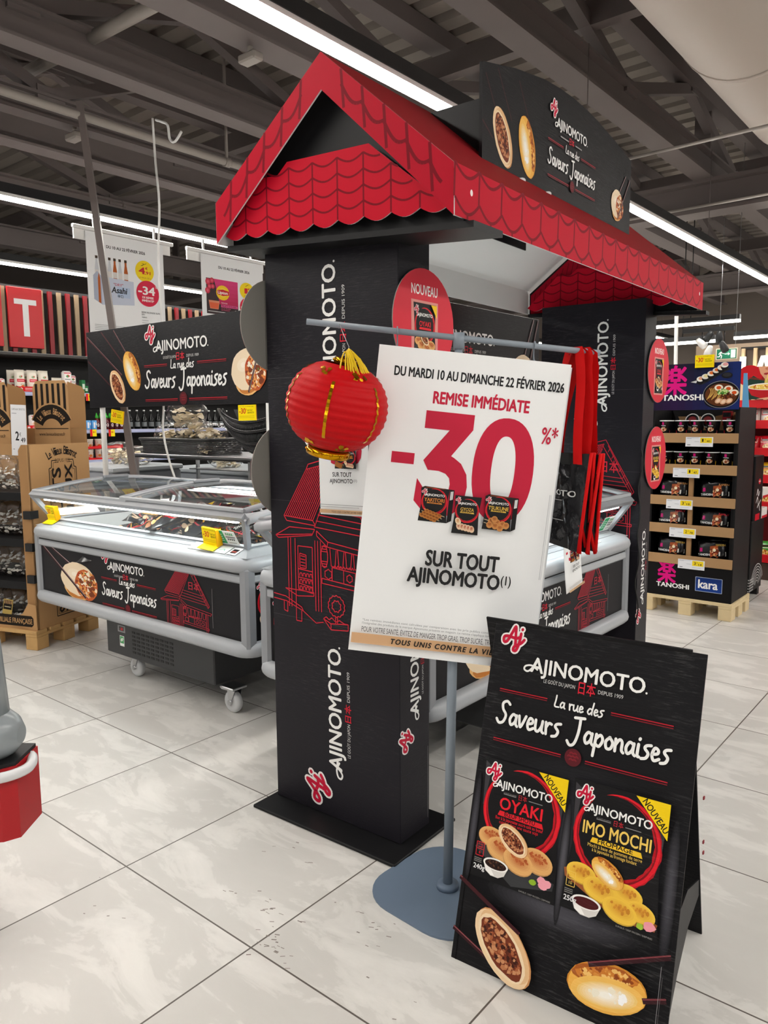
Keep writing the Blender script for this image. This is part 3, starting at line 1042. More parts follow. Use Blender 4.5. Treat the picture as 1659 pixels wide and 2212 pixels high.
def pillar(px, py, first):
    sh = 0 if first else .058
    w, d, z1 = .575, .17, 2.02
    t = MB(Matrix.Translation((px, py, 0)))
    t.box(-w, 0, 0, d, .012, z1, P_BOARD, .002, col=PIL)
    A = Art(t, frame((-w, 0, 0), (1, 0, 0), (0, 0, 1)), P_BOARD)
    for z in (.716, 1.134, 1.562):
        A.rect(.002, z - .0006, w - .002, z + .0006, '4a484c')
    for zb in ((.165, 1.452) if True else ()):
        B = A.sub(w - .252 + sh, zb, 1, 90)
        L = .465
        wordmark(B, 0, 0, L, h=.0575)
        B.text('LE GOÛT DU JAPON', L * .19, -.040, .0125, 'd8d8d6', w=L * .26)
        B.text('DEPUIS 1909', L * .62, -.040, .0125, 'd8d8d6', w=L * .23)
        B.text('日本', L * .465, -.043, .022, 'd02438', w=L * .135, bold=.012)
        aj_logo(A, w - .355 + sh, zb - .112, .086, 72)
    house(A, w - .515 + sh, .702, .0043, 'c8283a', w=.8)
    A = Art(t, frame((0, 0, 0), (0, 1, 0), (0, 0, 1)), P_BOARD)
    for z in (.716, 1.134, 1.562):
        A.rect(.002, z - .0006, d - .002, z + .0006, '4a484c')
    B = A.sub(.105, .415, 1, 90)
    wordmark(B, 0, 0, .40, h=.046)
    B.text('LE GOÛT DU JAPON', .08, -.028, .008, 'd8d8d6', w=.1)
    B.text('DEPUIS 1909', .245, -.028, .008, 'd8d8d6', w=.09)
    B.text('日本', .185, -.031, .016, 'c22a38', w=.05)
    aj_logo(A, .04, .325, .058, 72)
    A.rect(d - .012, .04, d - .0105, .30, '8f8d90')
    p = t.build('pillar', ST)
    b = MB(Matrix.Translation((px, py, 0)))
    b.box(-w - .02, .055, -.108, d + .085, 0, .012, M_BLACK, .003)
    b.build('base_plate', p)
    if first:
        p['label'] = 'front pillar with the vertical white wordmark and red house drawing'
        disc(p, px - w - .013, py + .05, 1.748, .160, -1, 'oyaki', 'grey back of upper round tag')
        disc(p, px - w - .013, py + .085, 1.235, .164, -1, 'mochi', 'grey back of lower round tag')
        disc(p, px + .010, py + .128, 1.718, .170, 1, 'oyaki', 'red round tag showing a pouch')
    else:
        p['label'] = 'rear pillar, seen between poster and noodle display'
        disc(p, px + .010, py + .20, 1.663, .168, 1, 'oyaki', 'upper red round tag on rear pillar')
        disc(p, px + .010, py + .20, 1.200, .168, 1, 'mochi', 'lower red round tag on rear pillar')
    for z in (1.748, 1.235):
        mb = MB(Matrix.Translation((px, py, 0)))
        mb.box(-w - .010, -w, .03, .06, z - .09, z + .09, M_BLK2)
        mb.build('tag_clip', p)
    return p
pillar(0, 0, True)
pillar(.06, 2.04, False)

RT, RT_D = 'b00f28', '760b1c'
AL, AR, AP = -.668, .282, -.183          # left eave, right eave, ridge (local x)
ZLt, ZLb, ZRt, ZRb, ZPt, ZPb = 2.145, 2.012, 2.091, 1.956, 2.494, 2.388
B0, B1 = -.13, 2.22
def fascia_tiles(A, L, H, pitch=.128):
    A.rect(0, 0, L, H, RT)
    n = int(L / pitch)
    lines = []
    for i in range(n + 1):
        x = i * pitch
        lines.append([(x, H), (x - .004, H * .36)])
        if x + pitch <= L:
            lines.append([(x + pitch * q, H * (.36 - .26 * math.sin(math.pi * q))) for q in [j / 10 for j in range(11)]])
            lines.append([(x + pitch * .5, H * .1), (x + pitch * .5, 0)])
            lines.append([(x + pitch * (.5 + (q - .5)), H * (1.02 - .22 * math.sin(math.pi * q))) for q in [j / 8 for j in range(9)]])
    A.strokes(lines, .009, RT_D, dots=False)
roof = MB()
# two slopes, outside red-brown, its shade painted into the colour, inside white card
for (xa, za, xe, ze, sgn) in ((AP, ZPt, AR, ZRt, 1), (AP, ZPt, AL, ZLt, -1)):
    for off, m, c in ((0, P_RED, '8c1a22'), (-.006, M_WCARD, None)):
        q = [(xa, B0, za + off), (xe, B0, ze + off), (xe, B1, ze + off), (xa, B1, za + off)]
        roof.poly(q if sgn > 0 else q[::-1], m, c)
rf = roof.build('roof', ST)
rf['label'] = 'red tiled cardboard roof'
def band(pts, name, M, fn=None, back=M_WCARD, th=.005):
    mb = MB(M)
    mb.prism(pts, -th, 0, back)
    A = Art(mb, None, P_RED)
    fn(A)
    return mb.build(name, rf)
# long eave fascias
M = frame((AR + .002, B0, ZRb), (0, 1, 0), (0, 0, 1))
L, H = B1 - B0, ZRt - ZRb
def f1(A):
    fascia_tiles(A, L, H)
    for x in (.085, L - .06):
        A.ell(x, H * .55, .007, .009, 'e8e0e0', 12)
band([(0, 0), (L, 0), (L, H), (0, H)], 'eave_fascia', M, f1)
M = frame((AL - .002, B1, ZLb), (0, -1, 0), (0, 0, 1))
band([(0, 0), (L, 0), (L, H), (0, H)], 'eave_fascia', M, lambda A: fascia_tiles(A, L, H))
# gable bands, front and back
def gable_band(xe, zt, zb, M, side):
    P = [(AP, ZPb), (xe, zb), (xe, zt), (AP, ZPt)]
    if xe < AP:
        P = P[::-1]
    def fn(A):
        A.poly(P, RT)
        ln = []
        for i in range(1, 6):
            t = i / 6
            x = AP + (xe - AP) * t
            zt_, zb_ = ZPt + (zt - ZPt) * t, ZPb + (zb - ZPb) * t
            ln.append([(x, zt_), (x + (xe - AP) * .02, zb_)])
            x2 = AP + (xe - AP) * (t + .13)
            dz = (zt - ZPt) * .13
            slope = (zt - ZPt) / 6
            for hh_ in (.62,):
                ln.append([(x + (xe - AP) / 6 * (q - .5 * (hh_ < .5)), zb_ + (zt_ - zb_) * (hh_ - .22 * math.sin(math.pi * q)) + slope * (q - .5 * (hh_ < .5))) for q in [j / 8 for j in range(9)] if i < 5 or q < .6])
        A.strokes(ln, .010, RT_D, dots=False)
    band(P, 'gable_band', M, fn)
Mf = frame((0, B0 - .001, 0), (1, 0, 0), (0, 0, 1))
gable_band(AR, ZRt, ZRb, Mf, 1)
gable_band(AL, ZLt, ZLb, Mf, -1)
def gable(yb, yskirt, name_):
    """black gable wall with the scalloped tile skirt in front of it, facing -y"""
    mb = MB()
    P = [(AL + .01, ZLb - .005), (AR - .01, ZRb - .005), (AR - .01, ZRt - .02), (AP, ZPt - .02), (AL + .01, ZLt - .02)]
    mb.prism(P, -.004, 0, M_BLACK, M=frame((0, yb, 0), (1, 0, 0), (0, 0, 1)))
    # soffit box down to the pillar head
    mb.prism([(AL + .012, ZLb - .02), (AR + .04, ZRb - .03), (AR + .04, ZRb - .012), (AL + .012, ZLb - .002)], -.13 if yb < 1 else -.04, .03 if yb < 1 else .02, M_BLACK, M=frame((0, yb, 0), (1, 0, 0), (0, 0, 1)))
    g = mb.build('gable_panel', rf)
    mb = MB()
    zb = lambda x: ZLb + .012 + (ZRb + .022 - ZLb - .012) * (x - AL) / (AR - AL)
    top = [(.20, 2.03), (.012, 2.178), (-.03, 2.212), (-.36, 2.226), (-.405, 2.192), (-.476, 2.199)]
    n = 9
    x0, x1 = AL + .012, AR - .03
    pitch = (x1 - x0) / n
    bot = []
    for i in range(n):
        for j in range(8):
            q = j / 8
            x = x0 + (i + q) * pitch
            bot.append((x, zb(x) + .018 - .018 * math.sin(math.pi * q)))
    bot.append((x1, zb(x1) + .018))
    P = bot + top
    Mk = frame((0, yskirt, 0), (1, 0, 0), (0, 0, 1))
    mb.prism(P, -.004, 0, M_WCARD, M=Mk)
    A = Art(mb, Mk, P_RED)
    A.poly(P, 'be1029')
    lim = lambda x: min(2.22, ZLb + .02 + (x - AL - .01) * .93 if x < -.36 else 9, 2.0 + (.24 - x) * .80 if x > .0 else 9)
    ln = []
    for r in range(5):
        off = 0
        for i in range(n):
            xa = x0 + (i + off) * pitch
            arc = []
            for j in range(9):
                q = j / 8
                x = xa + q * pitch
                z = zb(x) + .018 + .045 * r - .018 * math.sin(math.pi * q)
                if r == 0 or z < lim(x):
                    arc.append((x, z))
            if r > 0 and len(arc) > 2:
                ln.append(arc)
            za, zc = zb(xa) + .018 + .045 * r, zb(xa) + .018 + .045 * (r + 1)
            if zc < lim(xa) and i > 0:
                ln.append([(xa, za), (xa, zc)])
    A.strokes(ln, .006, RT_D, dots=False)
    mb.build('gable_tile_skirt', g)
gable(-.065, -.10, 'front')
gable(2.17, 2.14, 'back')
# inside of the far gable: brick-lined red border
mb = MB()
Mi = frame((0, 2.165, 0), (1, 0, 0), (0, 0, 1))
A = Art(mb, Mi, P_RED)
A.poly([(AL + .02, ZLb), (AL + .1, ZLb), (AP, ZPb - .1), (AP, ZPt - .03), (AL + .02, ZLt - .03)], 'a50e26')
ln = []
for i in range(14):
    x = AL + .03 + i * .033
    ln.append([(x, ZLb + (x - AL) * .72), (x + .02, ZLb + (x - AL) * .72 + .09)])
A.strokes(ln, .004, RT_D, dots=False)
mb.build('gable_border', rf)
# white tabs under the right slope
for b in (.62, .83):
    mb = MB()
    s = (ZPt - ZRt) / (AP - AR)
    for k in range(1):
        x = .07
        z = ZRt + (x - AR) * s - .02
        mb.lathe([(.0, 0), (.034, 0), (.034, .003), (.0, .003)], M_WCARD, 18, M=Matrix.Translation((x, b, z - .012)) @ Matrix.Rotation(R(-25), 4, 'Y'), cap=False)
    mb.build('cut_out_tab', rf)
# ---- sign board standing on the roof
def roof_sign():
    a = .085
    mb = MB()
    ys = [.35, .575, .80, .925, 1.05, 1.175, 1.30, 1.50, 1.70]
    top = {.35: 2.56, .575: 2.613, .80: 2.65, .925: 2.660, 1.05: 2.664, 1.175: 2.660, 1.30: 2.649, 1.50: 2.622, 1.70: 2.587}
    M0 = frame((a, .35, 2.262), (0, 1, 0), (0, 0, 1))
    P = [(0, 0), (1.35, 0)] + [(y - .35, top[y] - 2.262) for y in ys[::-1]]
    mb.prism(P, -.012, 0, P_BOARD, M=M0, col='141316')
    A = Art(mb, M0, P_BOARD)
    for x in (.45, .95):
        A.rect(x - .001, .0, x + .001, .385, '0e0e10')
    # chopsticks and halves on the left leaf
    A.strokes([[(.02, .27), (.12, .13)], [(.10, .31), (.20, .17)], [(.25, .32), (.34, .19)]], .006, '3d1f22', dots=False)
    A.strokes([[(.0, .12), (.07, .08)]], .006, '3d1f22', dots=False)
    oyaki_half(A, .135, .10, .095, -62)
    mochi_half(A, .315, .115, .105, -72)
    gyoza_sticks(A, 1.19, .095, .072, 10, [((1.33, .235), (1.19, .04), .009), ((1.28, .24), (1.15, .09), .009)])
    brand_block(A, .475, .105, .45, False)
    s = mb.build('roof_sign', ST)
    s['label'] = 'arched black sign standing on the roof'
    mb = MB()
    mb.box(-.44, a - .014, .43, 1.62, 2.30, 2.485, M_BLACK)
    mb.build('sign_support_box', s)
    mb = MB(Matrix.Translation((-.36 - a, 0, 0)))
    mb.prism([(y, z) for y, z in [(p[0] + .35, p[1] + 2.262) for p in P]], -.006, 0, P_BOARD, M=frame((0, 0, 0), (0, 1, 0), (0, 0, 1)), col='141316')
    mb.build('rear_sign_board', s)
roof_sign()
# ------------------------------------------------------------------ chest freezers
def glass_mat():
    m = bpy.data.materials.new('pane_glass')
    m.use_nodes = True
    nt = m.node_tree
    for n in list(nt.nodes):
        if n.type == 'BSDF_PRINCIPLED':
            nt.nodes.remove(n)
    out = [n for n in nt.nodes if n.type == 'OUTPUT_MATERIAL'][0]
    tr = nt.nodes.new('ShaderNodeBsdfTransparent')
    tr.inputs[0].default_value = (0.93, 0.96, 0.95, 1)
    gl = nt.nodes.new('ShaderNodeBsdfGlossy')
    gl.inputs['Roughness'].default_value = 0.03
    lw = nt.nodes.new('ShaderNodeLayerWeight')
    lw.inputs[0].default_value = 0.5
    pw = nt.nodes.new('ShaderNodeMath')
    pw.operation = 'POWER'
    pw.inputs[1].default_value = 4.0
    nt.links.new(lw.outputs['Facing'], pw.inputs[0])
    fr = nt.nodes.new('ShaderNodeMath')
    fr.operation = 'MULTIPLY_ADD'
    fr.inputs[1].default_value = 0.7
    fr.inputs[2].default_value = 0.05
    nt.links.new(pw.outputs[0], fr.inputs[0])
    mx = nt.nodes.new('ShaderNodeMixShader')
    nt.links.new(fr.outputs[0], mx.inputs[0])
    nt.links.new(tr.outputs[0], mx.inputs[1])
    nt.links.new(gl.outputs[0], mx.inputs[2])
    nt.links.new(mx.outputs[0], out.inputs[0])
    return m
M_PANE = glass_mat()
def film_mat():
    m = bpy.data.materials.new('clear_crinkled_film')
    m.use_nodes = True
    nt = m.node_tree
    for n in list(nt.nodes):
        if n.type == 'BSDF_PRINCIPLED':
            nt.nodes.remove(n)
    out = [n for n in nt.nodes if n.type == 'OUTPUT_MATERIAL'][0]
    tr = nt.nodes.new('ShaderNodeBsdfTransparent')
    tr.inputs[0].default_value = (0.985, 0.985, 0.985, 1)
    gl = nt.nodes.new('ShaderNodeBsdfGlossy')
    gl.inputs['Roughness'].default_value = 0.16
    tc = nt.nodes.new('ShaderNodeTexCoord')
    no = nt.nodes.new('ShaderNodeTexNoise')
    no.inputs['Scale'].default_value = 16
    no.inputs['Detail'].default_value = 4
    bp = nt.nodes.new('ShaderNodeBump')
    bp.inputs['Strength'].default_value = 0.8
    bp.inputs['Distance'].default_value = 0.012
    nt.links.new(tc.outputs['Object'], no.inputs['Vector'])
    nt.links.new(no.outputs['Fac'], bp.inputs['Height'])
    nt.links.new(bp.outputs[0], gl.inputs['Normal'])
    lw = nt.nodes.new('ShaderNodeLayerWeight')
    lw.inputs[0].default_value = 0.5
    pw = nt.nodes.new('ShaderNodeMath')
    pw.operation = 'POWER'
    pw.inputs[1].default_value = 4.0
    nt.links.new(lw.outputs['Facing'], pw.inputs[0])
    fr = nt.nodes.new('ShaderNodeMath')
    fr.operation = 'MULTIPLY_ADD'
    fr.inputs[1].default_value = 0.7
    fr.inputs[2].default_value = 0.04
    nt.links.new(pw.outputs[0], fr.inputs[0])
    mx = nt.nodes.new('ShaderNodeMixShader')
    nt.links.new(fr.outputs[0], mx.inputs[0])
    nt.links.new(tr.outputs[0], mx.inputs[1])
    nt.links.new(gl.outputs[0], mx.inputs[2])
    nt.links.new(mx.outputs[0], out.inputs[0])
    return m
M_FILM = film_mat()
M_FLED = mat('freezer_led', 'fafffe', 0.5, emit=22.0)
FP = '1f1e21'
def front_art(A, W, H):
    """printed long side, drawn in a 1.97 x .325 layout"""
    k = W / 1.97
    A = A.sub(0, 0, 1, sx=k)
    A.rect(0.0, 0, 1.97, .04, '1c1b1d')
    random.seed(5)
    gyoza_sticks(A.sub(0, 0, 1, sx=1.75), .270, .128, .118, 0, [((.015, .310), (.305, .045), .015), ((.055, .318), (.245, .2), .013)])
    brand_block(A, .715, .092, .535, wy=.275, ly=.145)
    house(A, 1.325, -.049, .00275, 'b02c3c', w=.85, sx=1.4, ymin=20)
    A.rect(1.728, .06, 1.730, .25, '8c8a8d')
def end_art(A, W, H):
    A.rect(0, 0, W, .035, '1c1b1d')
    for x, ti, tc, kd in ((.03, 'GYOZA', '6cb52c', 'gyoza'), (.34, 'YAKITORI', 'd9893a', 'yakitori')):
        B = A.sub(x, .03, 1)
        pouch(B, .19, .28, ti, tc, '', tc, [], kd, None, True)
        B.ell(.165, .05, .018, .018, 'e8d21c', 14)
def ring(mb, x0, x1, y0, y1, z, r, m, rc=.05, sy=1.0):
    P = []
    for (cx, cy, a0) in ((x1 - rc, y1 - rc, 0), (x0 + rc, y1 - rc, 90), (x0 + rc, y0 + rc, 180), (x1 - rc, y0 + rc, 270)):
        for j in range(6):
            a = R(a0 + 18 * j)
            P.append((cx + rc * math.cos(a), cy + rc * math.sin(a), z))
    mb.tube(P, r, m, 12, closed=True, sy=sy)
def make_freezer(label, W, D, loc, rz, base=True, art=True, basex=(.68, 1.62)):
    t = thing('chest_freezer', label, 'freezer', loc, rz, 'island chest freezers')
    mb = MB()
    i = .045
    # outer shell: bottom and four sides, inner liner basin
    mb.box(i, W - i, i, D - i, .35, .48, M_LGREY, .01)
    for (x0, x1, y0, y1) in ((i, W - i, i, i + .09), (i, W - i, D - i - .09, D - i), (i, i + .09, i + .09, D - i - .09), (W - i - .09, W - i, i + .09, D - i - .09)):
        mb.box(x0, x1, y0, y1, .48, .80, M_LGREY)
    body = mb.build('body', t)
    mb = MB()
    a = i + .092
    mb.poly([(a, a, .482), (W - a, a, .482), (W - a, D - a, .482), (a, D - a, .482)], M_WHITE)
    for (p, q) in (((a, a), (W - a, a)), ((W - a, a), (W - a, D - a)), ((W - a, D - a), (a, D - a)), ((a, D - a), (a, a))):
        mb.poly([(p[0], p[1], .482), (p[0], p[1], .835), (q[0], q[1], .835), (q[0], q[1], .482)], M_WHITE)
    mb.build('liner', body)
    # printed panels in the four sides
    for nm, Mx, L, fn in (('front_panel', frame((.06, i - .004, .385), (1, 0, 0), (0, 0, 1)), W - .12, front_art), ('end_panel', frame((i - .004, D - .06, .385), (0, -1, 0), (0, 0, 1)), D - .12, end_art), ('end_panel', frame((W - i + .004, .06, .385), (0, 1, 0), (0, 0, 1)), D - .12, end_art)):
        mb = MB(Mx)
        mb.box(0, L, 0, .325, -.004, 0, P_CARD, col=FP)
        if art:
            A = Art(mb, None, P_CARD)
            A.rect(.002, .002, L - .002, .323, FP)
            fn(A, L, .325)
        mb.build(nm, t)
    mb = MB()
    for (x, y) in ((i + .01, i + .01), (W - i - .01, i + .01), (i + .01, D - i - .01), (W - i - .01, D - i - .01)):
        mb.box(x - .03, x + .03, y - .03, y + .03, .38, .76, M_GREY, .012)
    for (x0, x1, y0, y1) in ((.07, W - .07, .028, .05), (.07, W - .07, D - .05, D - .028), (.028, .05, .07, D - .07), (W - .05, W - .028, .07, D - .07)):
        mb.box(x0, x1, y0, y1, .685, .725, M_LGREY, .008)
        mb.box(x0, x1, y0 + .004, y1 - .004, .725, .75, M_BLK2)
    mb.build('panel_frame', t)
    mb = MB()
    ring(mb, .037, W - .037, .037, D - .037, .378, .037, M_LGREY, .06)
    mb.build('lower_bumper', t)
    mb = MB()
    ring(mb, .036, W - .036, .036, D - .036, .768, .036, M_LGREY, .07)
    # sloping ledge up to the glass
    a, b = .036, .125
    o = [(a, a, .803), (W - a, a, .803), (W - a, D - a, .803), (a, D - a, .803)]
    n_ = [(b, b, .838), (W - b, b, .838), (W - b, D - b, .838), (b, D - b, .838)]
    for j in range(4):
        j2 = (j + 1) % 4
        mb.poly([o[j], o[j2], n_[j2], n_[j]], M_LGREY)
    for k_, z_ in ((.07, .8168), (.10, .8286)):
        mb.box(k_ + .05, W - k_ - .05, k_, k_ + .004, z_, z_ + .002, M_GREY)
    mb.build('upper_bumper', t)
    # glass collar leaning outwards
    zt, zb_ = .985, .836
    it, ib = .03, .115
    T_ = [(it, it), (W - it, it), (W - it, D - it), (it, D - it)]
    B_ = [(ib, ib), (W - ib, ib), (W - ib, D - ib), (ib, D - ib)]
    for j in range(4):
        j2 = (j + 1) % 4
        mb = MB()
        mb.poly([(*B_[j], zb_), (*B_[j2], zb_), (*T_[j2], zt), (*T_[j], zt)], M_PANE)
        mb.build('glass_pane', t)
    mb = MB()
    for j in range(4):
        p, q = Vector((*B_[j], zb_)), Vector((*T_[j], zt))
        mb.tube([p, q], .017, M_GREY, 4, smooth=False)
        j2 = (j + 1) % 4
        mb.tube([(*B_[j], zb_ + .004), (*B_[j2], zb_ + .004)], .009, M_LGREY, 4, smooth=False)
        mb.tube([(*T_[j], zt + .004), (*T_[j2], zt + .004)], .021, M_GREY, 4, smooth=False)
        d = .012
    mb.build('glass_frame', t)
    mb = MB()
    mb.box(.12, W - .12, .055, .073, .955, .967, M_FLED)
    mb.box(.12, W - .12, D - .073, D - .055, .955, .967, M_FLED)
    mb.build('light_bar', t)
    # two curved sliding lids
    def arc(tt, up=0.0):
        y = .035 + (D - .07) * tt
        return y, 1.0 + up + .050 * math.sin(math.pi * tt)
    for (x0, x1, up) in ((.04, W * .52, .006), (W * .49, W - .04, .018)):
        mb = MB()
        mb.grid(lambda u, v: (x0 + (x1 - x0) * u, *arc(v, up)), 2, 15, M_PANE)
        ld = mb.build('sliding_lid', t)
        mb = MB()
        for x in (x0, x1):
            mb.tube([(x, *arc(j / 14, up)) for j in range(15)], .013, M_GREY, 6)
            mb.tube([(x + (.022 if x == x0 else -.022), *arc(j / 14, up)) for j in range(15)], .008, M_LGREY, 6)
        for v in (0, 1):
            y, z = arc(v, up)
            mb.box(x0, x1, y - .012, y + .012, z - .008, z + .012, M_LGREY, .004)
        mb.box(x0 + .03, x0 + .055, D * .42, D * .58, arc(.5, up)[1], arc(.5, up)[1] + .02, M_GREY, .006)
        mb.build('lid_frame', ld)
    for x in (.022, W - .022):
        mb = MB()
        mb.tube([(x, arc(j / 14)[0], arc(j / 14)[1] - .022) for j in range(15)], .022, M_LGREY, 6)
        mb.build('end_rail', t)
    # running gear
    mb = MB()
    bx0, bx1 = basex
    mb.box(bx0, bx1, .085, D - .09, .135, .355, M_DARK, .006)
    bs = mb.build('compressor_base', t)
    mb = MB()
    for r_ in range(6):
        for c_ in range(9):
            x = bx0 + .25 + c_ * .042
            z = .17 + r_ * .022
            mb.box(x, x + .028, .0835, .0855, z, z + .011, M_BLK2)
    mb.build('vent_grille', bs)
    mb = MB(frame((bx0 + .115, .0845, .268), (1, 0, 0), (0, 0, 1)))
    mb.box(0, .07, 0, .038, -.004, 0, P_GLOSS, col='7c7c7e')
    A = Art(mb, None, P_GLOSS)
    A.rect(.012, .008, .058, .031, '1a0a0c')
    A.text('-20', .035, .012, .015, 'ff2a3c', al='c', bold=.02)
    mb.build('temperature_display', bs)
    mb = MB(frame((bx0 + .13, .0843, .19), (1, 0, 0), (0, 0, 1)))
    mb.box(0, .042, 0, .058, -.001, 0, P_GLOSS, col='f0f4f0')
    A = Art(mb, None, P_GLOSS)
    A.rect(.003, .016, .039, .055, '3f9a58')
    A.ell(.021, .036, .014, .008, 'e9f4ea', 14, 40)
    A.stroke([(.009, .024), (.03, .044)], .0016, '3f9a58')
    mb.build('leaf_sticker', bs)
    for (x, y) in ((bx0 + .16, .17), (bx1 + .06, .15), (bx0 + .16, D - .17), (bx1 + .02, D - .16)):
        mb = MB()
        mb.lathe([(.02, .002), (.04, .0), (.052, .006), (.055, .014), (.055, .026), (.052, .034), (.04, .040), (.02, .038)], M_RUBBER, 24, M=Matrix.Translation((x, y + .020, .055)) @ Matrix.Rotation(R(90), 4, 'X'))
        cs = mb.build('caster_wheel', t)
        mb = MB()
        mb.box(x - .05, x + .05, y - .045, y + .045, .124, .136, M_STEEL, .003)
        for s in (-1, 1):
            mb.prism([(x - .008, .05), (x + .008, .05), (x + .04, .126), (x - .02, .126)], y + s * .024 - .0015, y + s * .024 + .0015, M_STEEL, M=Matrix(((1, 0, 0, 0), (0, 0, 1, 0), (0, 1, 0, 0), (0, 0, 0, 1))))
        mb.cyl((x, y - .032, .055), (x, y + .032, .055), .013, M_STEEL, 10)
        mb.box(x - .075, x - .03, y - .02, y + .02, .105, .120, M_STEEL, .003)
        mb.build('fork', cs)
    return t
FA = make_freezer('left grey chest freezer with the chopsticks and gyoza print along its side', 1.97, 1.12, (-4.54, 2.14, 0), R(.6))
FB = make_freezer('right grey chest freezer behind the front pillar and discount poster', 1.85, .93, (-1.50, 2.06, 0), R(90), basex=(.55, 1.45))
# label holder plates and stickers on freezer A / B
def ledge_frame(fz, x):
    return frame((x, .045, .8085), (1, 0, 0), (0, .932, .362))
def ledge_card(fz, x, w, name, fn, col='e8eaea', parent=None):
    mb = MB(ledge_frame(fz, x))
    mb.box(0, w, 0, .06, 0, .002, P_CARD, col=col)
    A = Art(mb, None, P_CARD, z=.0024)
    fn(A)
    return mb.build(name, fz)
ledge_card(FA, 1.50, .17, 'label_holder', lambda A: None, 'f2f3f3')
ledge_card(FA, 1.69, .085, 'ledge_sticker', lambda A: A.stroke([(.02, .02), (.05, .035), (.06, .02)], .004, '58b08a'), 'dfe5e2')
def thermo(A):
    A.rect(.012, .012, .05, .046, '1b1718')
    A.rect(.016, .02, .046, .03, 'a04438')
ledge_card(FA, 1.785, .062, 'thermometer', thermo, 'd9dadb')
ledge_card(FB, 1.28, .22, 'label_holder', lambda A: A.text('x', .16, .02, .015, 'd8b13c'), 'e6e8ea')
def glass_sticker(fz, x, w, h, green):
    s = Vector((0, -.085, .149)).normalized()
    mb = MB(frame((x, .1135 - .004, .845), (1, 0, 0), s))
    mb.box(0, w, 0, h, .001, .0016, P_CARD, col='eef1ef')
    A = Art(mb, None, P_CARD, z=.0019)
    A.rect(0, 0, w * .44, h, '35a06a')
    for i in range(4):
        A.rect(w * .06, h * (.2 + .16 * i), w * .36, h * (.25 + .16 * i), 'd8f0e0')
    for i in range(4):
        A.rect(w * (.55 + .09 * i), h * .68, w * (.6 + .09 * i), h * .86, '2f9a5a')
        A.rect(w * (.55 + .09 * i), h * .3, w * (.6 + .09 * i), h * .45, '222222')
    A.rect(w * .5, h * .52, w * .94, h * .58, '333333')
    A.rect(w * .55, h * .1, w * .9, h * .14, '777777')
    mb.build('glass_sticker', fz)
glass_sticker(FA, 1.66, .15, .075, True)
glass_sticker(FB, 1.60, .13, .08, True)
mb = MB(Matrix.Translation((-4.54, 2.14, 0)) @ Matrix.Rotation(R(.6), 4, 'Z'))

# frozen pouches heaped in freezer A
def make_food_bag(title, tcol, kind, seed):
    rnd = random.Random(seed)
    w, h, d = .20, .27, .05
    t = MB()
    ph = [rnd.random() * 6 for _ in range(8)]
    def surf(x, y, top=True):
        u, v = x / w, y / h
        e = min(1.0, 2.6 * max(0.0, math.sin(math.pi * min(1, max(0, u))) * math.sin(math.pi * min(1, max(0, v))))) ** .5
        z = d * .5 * e * (1 + .35 * math.sin(9 * u + ph[0]) * math.sin(7 * v + ph[1])) + .012 * math.sin(11 * (u + v) + ph[2]) * e + .02 * math.sin(3 * u + 2 * v + ph[3])
        return z
    t.grid(lambda u, v: (u * w, v * h, surf(u * w, v * h)), 10, 12, P_GLOSS, '141315')
    t.grid(lambda u, v: ((1 - u) * w, v * h, .02 * math.sin(3 * (1 - u) + 2 * v + ph[3]) - d * .4 * max(0, math.sin(math.pi * u) * math.sin(math.pi * v)) ** .5), 10, 12, P_GLOSS, '1c1b1d')
    A = Art(t, None, P_GLOSS, z=.002)
    A.warp = lambda x, y, z: (x, y, surf(x, y) + z + .003)
    cx, cy, r = w * .5, h * .6, w * .38
    A.band(cx, cy, r, r, w * .05, 'a5141f', 95, -230, 30, jit=.3)
    A.text('AJINOMOTO', cx, h * .74, .016, 'f0f0ee', w=.11, al='c', bold=.02)
    A.text(title, cx, h * .55, .022, tcol, w=.1, al='c', bold=.02)
    A.rect(w * .25, h * .47, w * .75, h * .51, tcol)
    for q in ((.25, .25), (.42, .2), (.6, .22), (.72, .14), (.4, .1)):
        A.ell(w * q[0], h * q[1], .018, .014, {'gyoza': 'e8c4a0', 'oyaki': 'd29a5c', 'yakitori': 'a8642c'}[kind], 12)
    A.poly([(w * .72, h * .97), (w * .96, h * .97), (w * .96, h * .8)], 'e9c41c')
    return t
FG = 'frozen pouches heaped in the left freezer'
bags = []
for ti, tc, kd, sd in (('GYOZA', 'd7a03c', 'gyoza', 1), ('OYAKI', 'd8303c', 'oyaki', 2), ('YAKITORI', 'd58a3c', 'yakitori', 3)):
    o = make_food_bag(ti, tc, kd, sd).build('frozen_food_pouch')
    tag(o, 'black frozen-food pouch with red ring in the left freezer heap', 'food pouch', FG)
    bags.append(o)
rnd = random.Random(21)
k = 0
for layer in range(4):
    for ix in range((7, 7, 6, 4)[layer]):
        for iy in range((3, 3, 2, 2)[layer]):
            x = -4.20 + ix * .190 + layer * .09 + rnd.uniform(-.04, .04)
            y = 2.34 + iy * .22 + rnd.uniform(-.04, .04) + (layer > 1) * .06
            z = .60 + layer * .075 + rnd.uniform(0, .025)
            if k < 3:
                o = bags[k]
            else:
                o = bags[k % 3].copy()
                COL.objects.link(o)
            o.location = (x, y, z)
            o.rotation_euler = (rnd.uniform(-.3, .3) + .22, rnd.uniform(-.3, .3), rnd.uniform(-1.2, 1.2))
            k += 1
